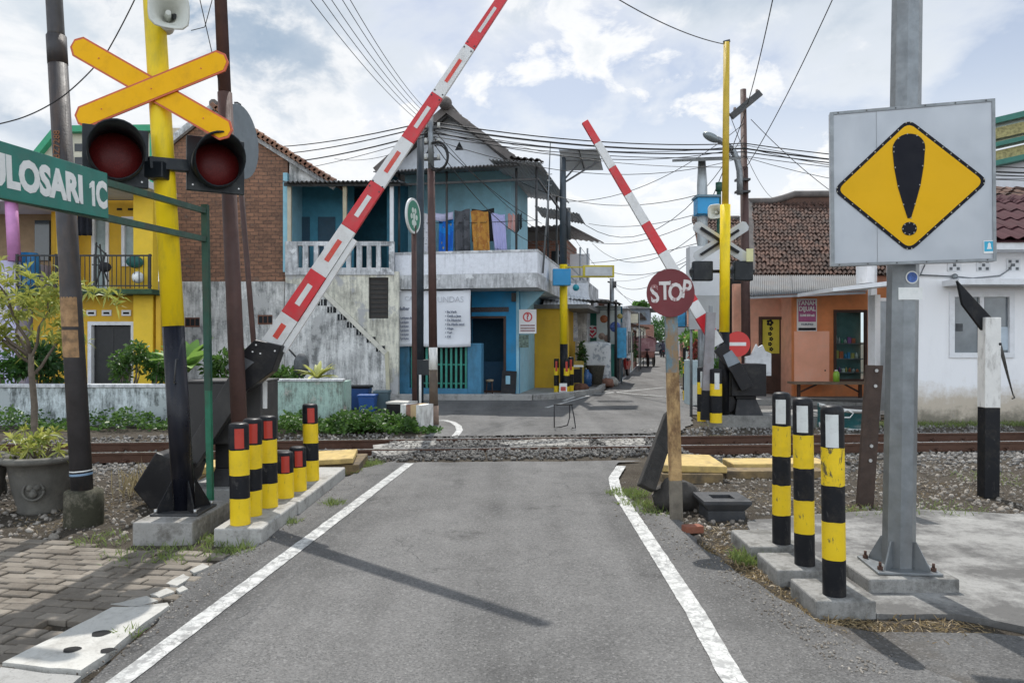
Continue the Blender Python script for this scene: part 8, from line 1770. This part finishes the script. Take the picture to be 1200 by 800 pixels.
e = thing('wrapped_bundle', 'grey wrapped lump standing behind the spiky plant on the low wall', 'bundle', P(353, 432, 15.3)); mb = MB(); mb.ball(P(353, 428, 15.3), .16, 12, 8, 0, (1, 1, 1.6)); mb.build('wrapping', mat('bundle_grey', (.08, .085, .09), .8, var=.4, vs=10), e); mb = MB(); mb.tube([P(332, 402, 15.3), P(344, 415, 15.3), P(352, 424, 15.3)], .02, 6); mb.build('cord', m_cable, e)
# ------------------------------------------------------------------ overhead cables
def cable(label, pts, r=.012, sag=.0, group='overhead cables'):
    r *= .72
    pts = [Vector(p) for p in pts]; out = []
    for a, b in zip(pts, pts[1:]):
        for i in range(14): f = i / 14; out.append(a.lerp(b, f) - V(0, 0, sag * 4 * f * (1 - f)))
    out.append(pts[-1]); mb = MB(); mb.tube(out, r, 6); tag(mb.build('overhead_cable', m_cable, loc=pts[0]), label, 'cable', group)
c0 = [P(506, 143, 14.3), P(505, 148, 14.3), P(507, 156, 14.3), P(506, 160, 14.3)]
for k, (v1, r, lab) in enumerate(((182, .018, 'uppermost of the cables running right from the brown pole past the blue roof'), (188, .028, 'thick black cable bundle, second in the run from the brown pole to the right'), (192, .020, 'third cable of the run from the brown pole to the right, under the thick bundle'), (197, .012, 'lowest thin cable of the run from the brown pole to the right'))): cable(lab, [c0[k], P(872, v1 - 14, 18.1), P(1330, v1 + 16, 17)], r, .18)
for k, (v1, r, lab) in enumerate(((170, .018, 'uppermost cable running left from the brown pole to behind the brick gable'), (180, .018, 'second cable running left from the brown pole behind the brick gable'), (192, .022, 'third and thickest cable running left from the brown pole behind the brick gable'), (205, .010, 'lowest thin cable running left from the brown pole behind the brick gable'))): cable(lab, [c0[k] + V(-.1, 0, 0), P(262, v1, 29)], r, .25)
for k, (u, v, lab) in enumerate(((345, -25, 'leftmost of the five cables climbing from the brown pole to the top'), (360, -25, 'second from left of the five cables climbing from the brown pole to the top'), (372, -25, 'middle one of the five cables climbing from the brown pole to the top'), (386, -25, 'fourth of the five cables climbing from the brown pole to the top'), (396, -25, 'rightmost of the five cables climbing from the brown pole to the top'))): cable(lab, [P(493 + k * 1.5, 128 + (4 - k) * 4, 14.2), P(u, v, 7.5), P(u - 200, v - 260, 4.5)], .006, .12)
for k, (v0, v1, sg, r, lab) in enumerate(((150, 176, .30, .010, 'thin sagging cable just below the uppermost one running right from the brown pole'), (153, 179, .42, .012, 'slack thin cable hugging the thick bundle right of the brown pole'), (163, 190, .55, .010, 'lowest and slackest thin cable running right from the brown pole'))): cable(lab, [P(506, v0, 14.3), P(872, v1 - 6, 18.1), P(1330, v1 + 22, 17)], r, sg)
for lab, a, b, sg in (('thin cable from the corner house gable right to the far yellow mast', P(540, 150, 22), P(846, 196, 14.2), .3), ('thin cable from the solar pole down the lane to the concrete pole', P(662, 262, 22), P(717, 328, 31), .2), ('thin cable from the concrete lane pole up right to the brown utility pole', P(718, 329, 31), P(872, 250, 18.1), .5), ('drooping cable between the far yellow mast and the roof of the orange shop', P(850, 120, 14.2), P(905, 232, 25), .3), ('thin cable from the brick gable roof to the blue house roof', P(392, 186, 24), P(486, 172, 16.2), .15), ('thin cable from brown pole to the box sign frame', P(508, 152, 14.3), P(684, 300, 22), .35)): cable(lab, [a, b], .009, sg)
cable('grey cable looping from the upper left edge up past the far left pole', [P(-60, 152, 6.2), P(20, 140, 6.3), P(75, 112, 6.35), P(125, 62, 6.4), P(168, -22, 6.4)], .008, .02)
cable('cable from the far yellow mast rising out of the top', [P(849, 52, 14.15), P(690, -22, 9.5)], .012, .12)
cable('cable dropping from the top right past the brown utility pole crossarm', [P(980, -10, 12), P(872, 200, 18.1)], .012, .15); cable('cable rising steeply from the brown utility pole crossarm out of the top', [P(876, 122, 18.1), P(908, -12, 12)], .014, .1)
cable('cable slanting down right from the brown utility pole to behind the warning board', [P(880, 140, 18.1), P(985, 232, 20)], .012, .1); cable('steep guy cable running down left from the brown utility pole to the blue box pole', [P(874, 130, 18.1), P(832, 238, 17)], .016, .05)
for lab, a, b, sg in (('cable rising from the solar lamp pole right to the brown utility pole', P(664, 236, 22), P(872, 145, 18.1), .5), ('slack cable drooping between the solar lamp pole and the brown utility pole', P(662, 243, 22), P(872, 158, 18.1), 1.6), ('thin cable from the dark house roof rising right to the solar pole', P(690, 262, 27), P(842, 243, 17), .25), ('upper of the cables from the dark house rising to the far yellow mast', P(692, 283, 27), P(842, 246, 17), .35), ('lower slack cable from the dark house rising to the far yellow mast', P(694, 285, 27), P(842, 250, 17), .9), ('thick cable from the yellow box sign rising right behind the boom', P(693, 308, 24), P(842, 278, 17), .1), ('thin cable below the thick one from the box sign to the white cabinet', P(700, 312, 26), P(842, 285, 17), .5), ('cable from the concrete lane pole rising to the white cabinet', P(718, 331, 31), P(815, 300, 17), .5), ('slack cable from the concrete lane pole to the right of the lane', P(718, 335, 31), P(815, 318, 22), .8), ('cable from the blue house awning to the solar lamp pole', P(600, 208, 22), P(820, 228, 17), .5), ('cable from the corner house gable slanting down right to its parapet', P(507, 160, 14.3), P(635, 262, 21), .15), ('second cable slanting down from the brown pole across the blue gable', P(506, 165, 14.3), P(640, 290, 21), .4), ('cable along the lane from the concrete pole toward the trees', P(718, 333, 31), P(768, 372, 90), .4)): cable(lab, [a, b], .012, sg)
cable('thin twisted wire hanging beside the brown pole at the top left', [P(232, -10, 7), P(248, 60, 7.1), P(262, 120, 7.1), P(256, 150, 7.1)], .006, .0); cable('short wire stub with branching ends left of the brown pole top', [P(224, 36, 7.1), P(240, 32, 7.1), P(250, -5, 7.1)], .006, .0)
e = thing('antenna_mast', 'slim aerial pole on the corner house, left of the solar panel', 'aerial', P(634, 330, 20.6)); MB().tube([P(636, 320, 20.6), P(642, 240, 20.6), P(645, 166, 20.6)], [.035, .028, .015], 6).build('mast', m_gal, e)
mb = MB(); 
for v in (205, 212, 218): mb.tube([P(638, v, 20.6), P(647, v - 1, 20.6)], .012, 5)
mb.build('cross_rods', m_gal, e)
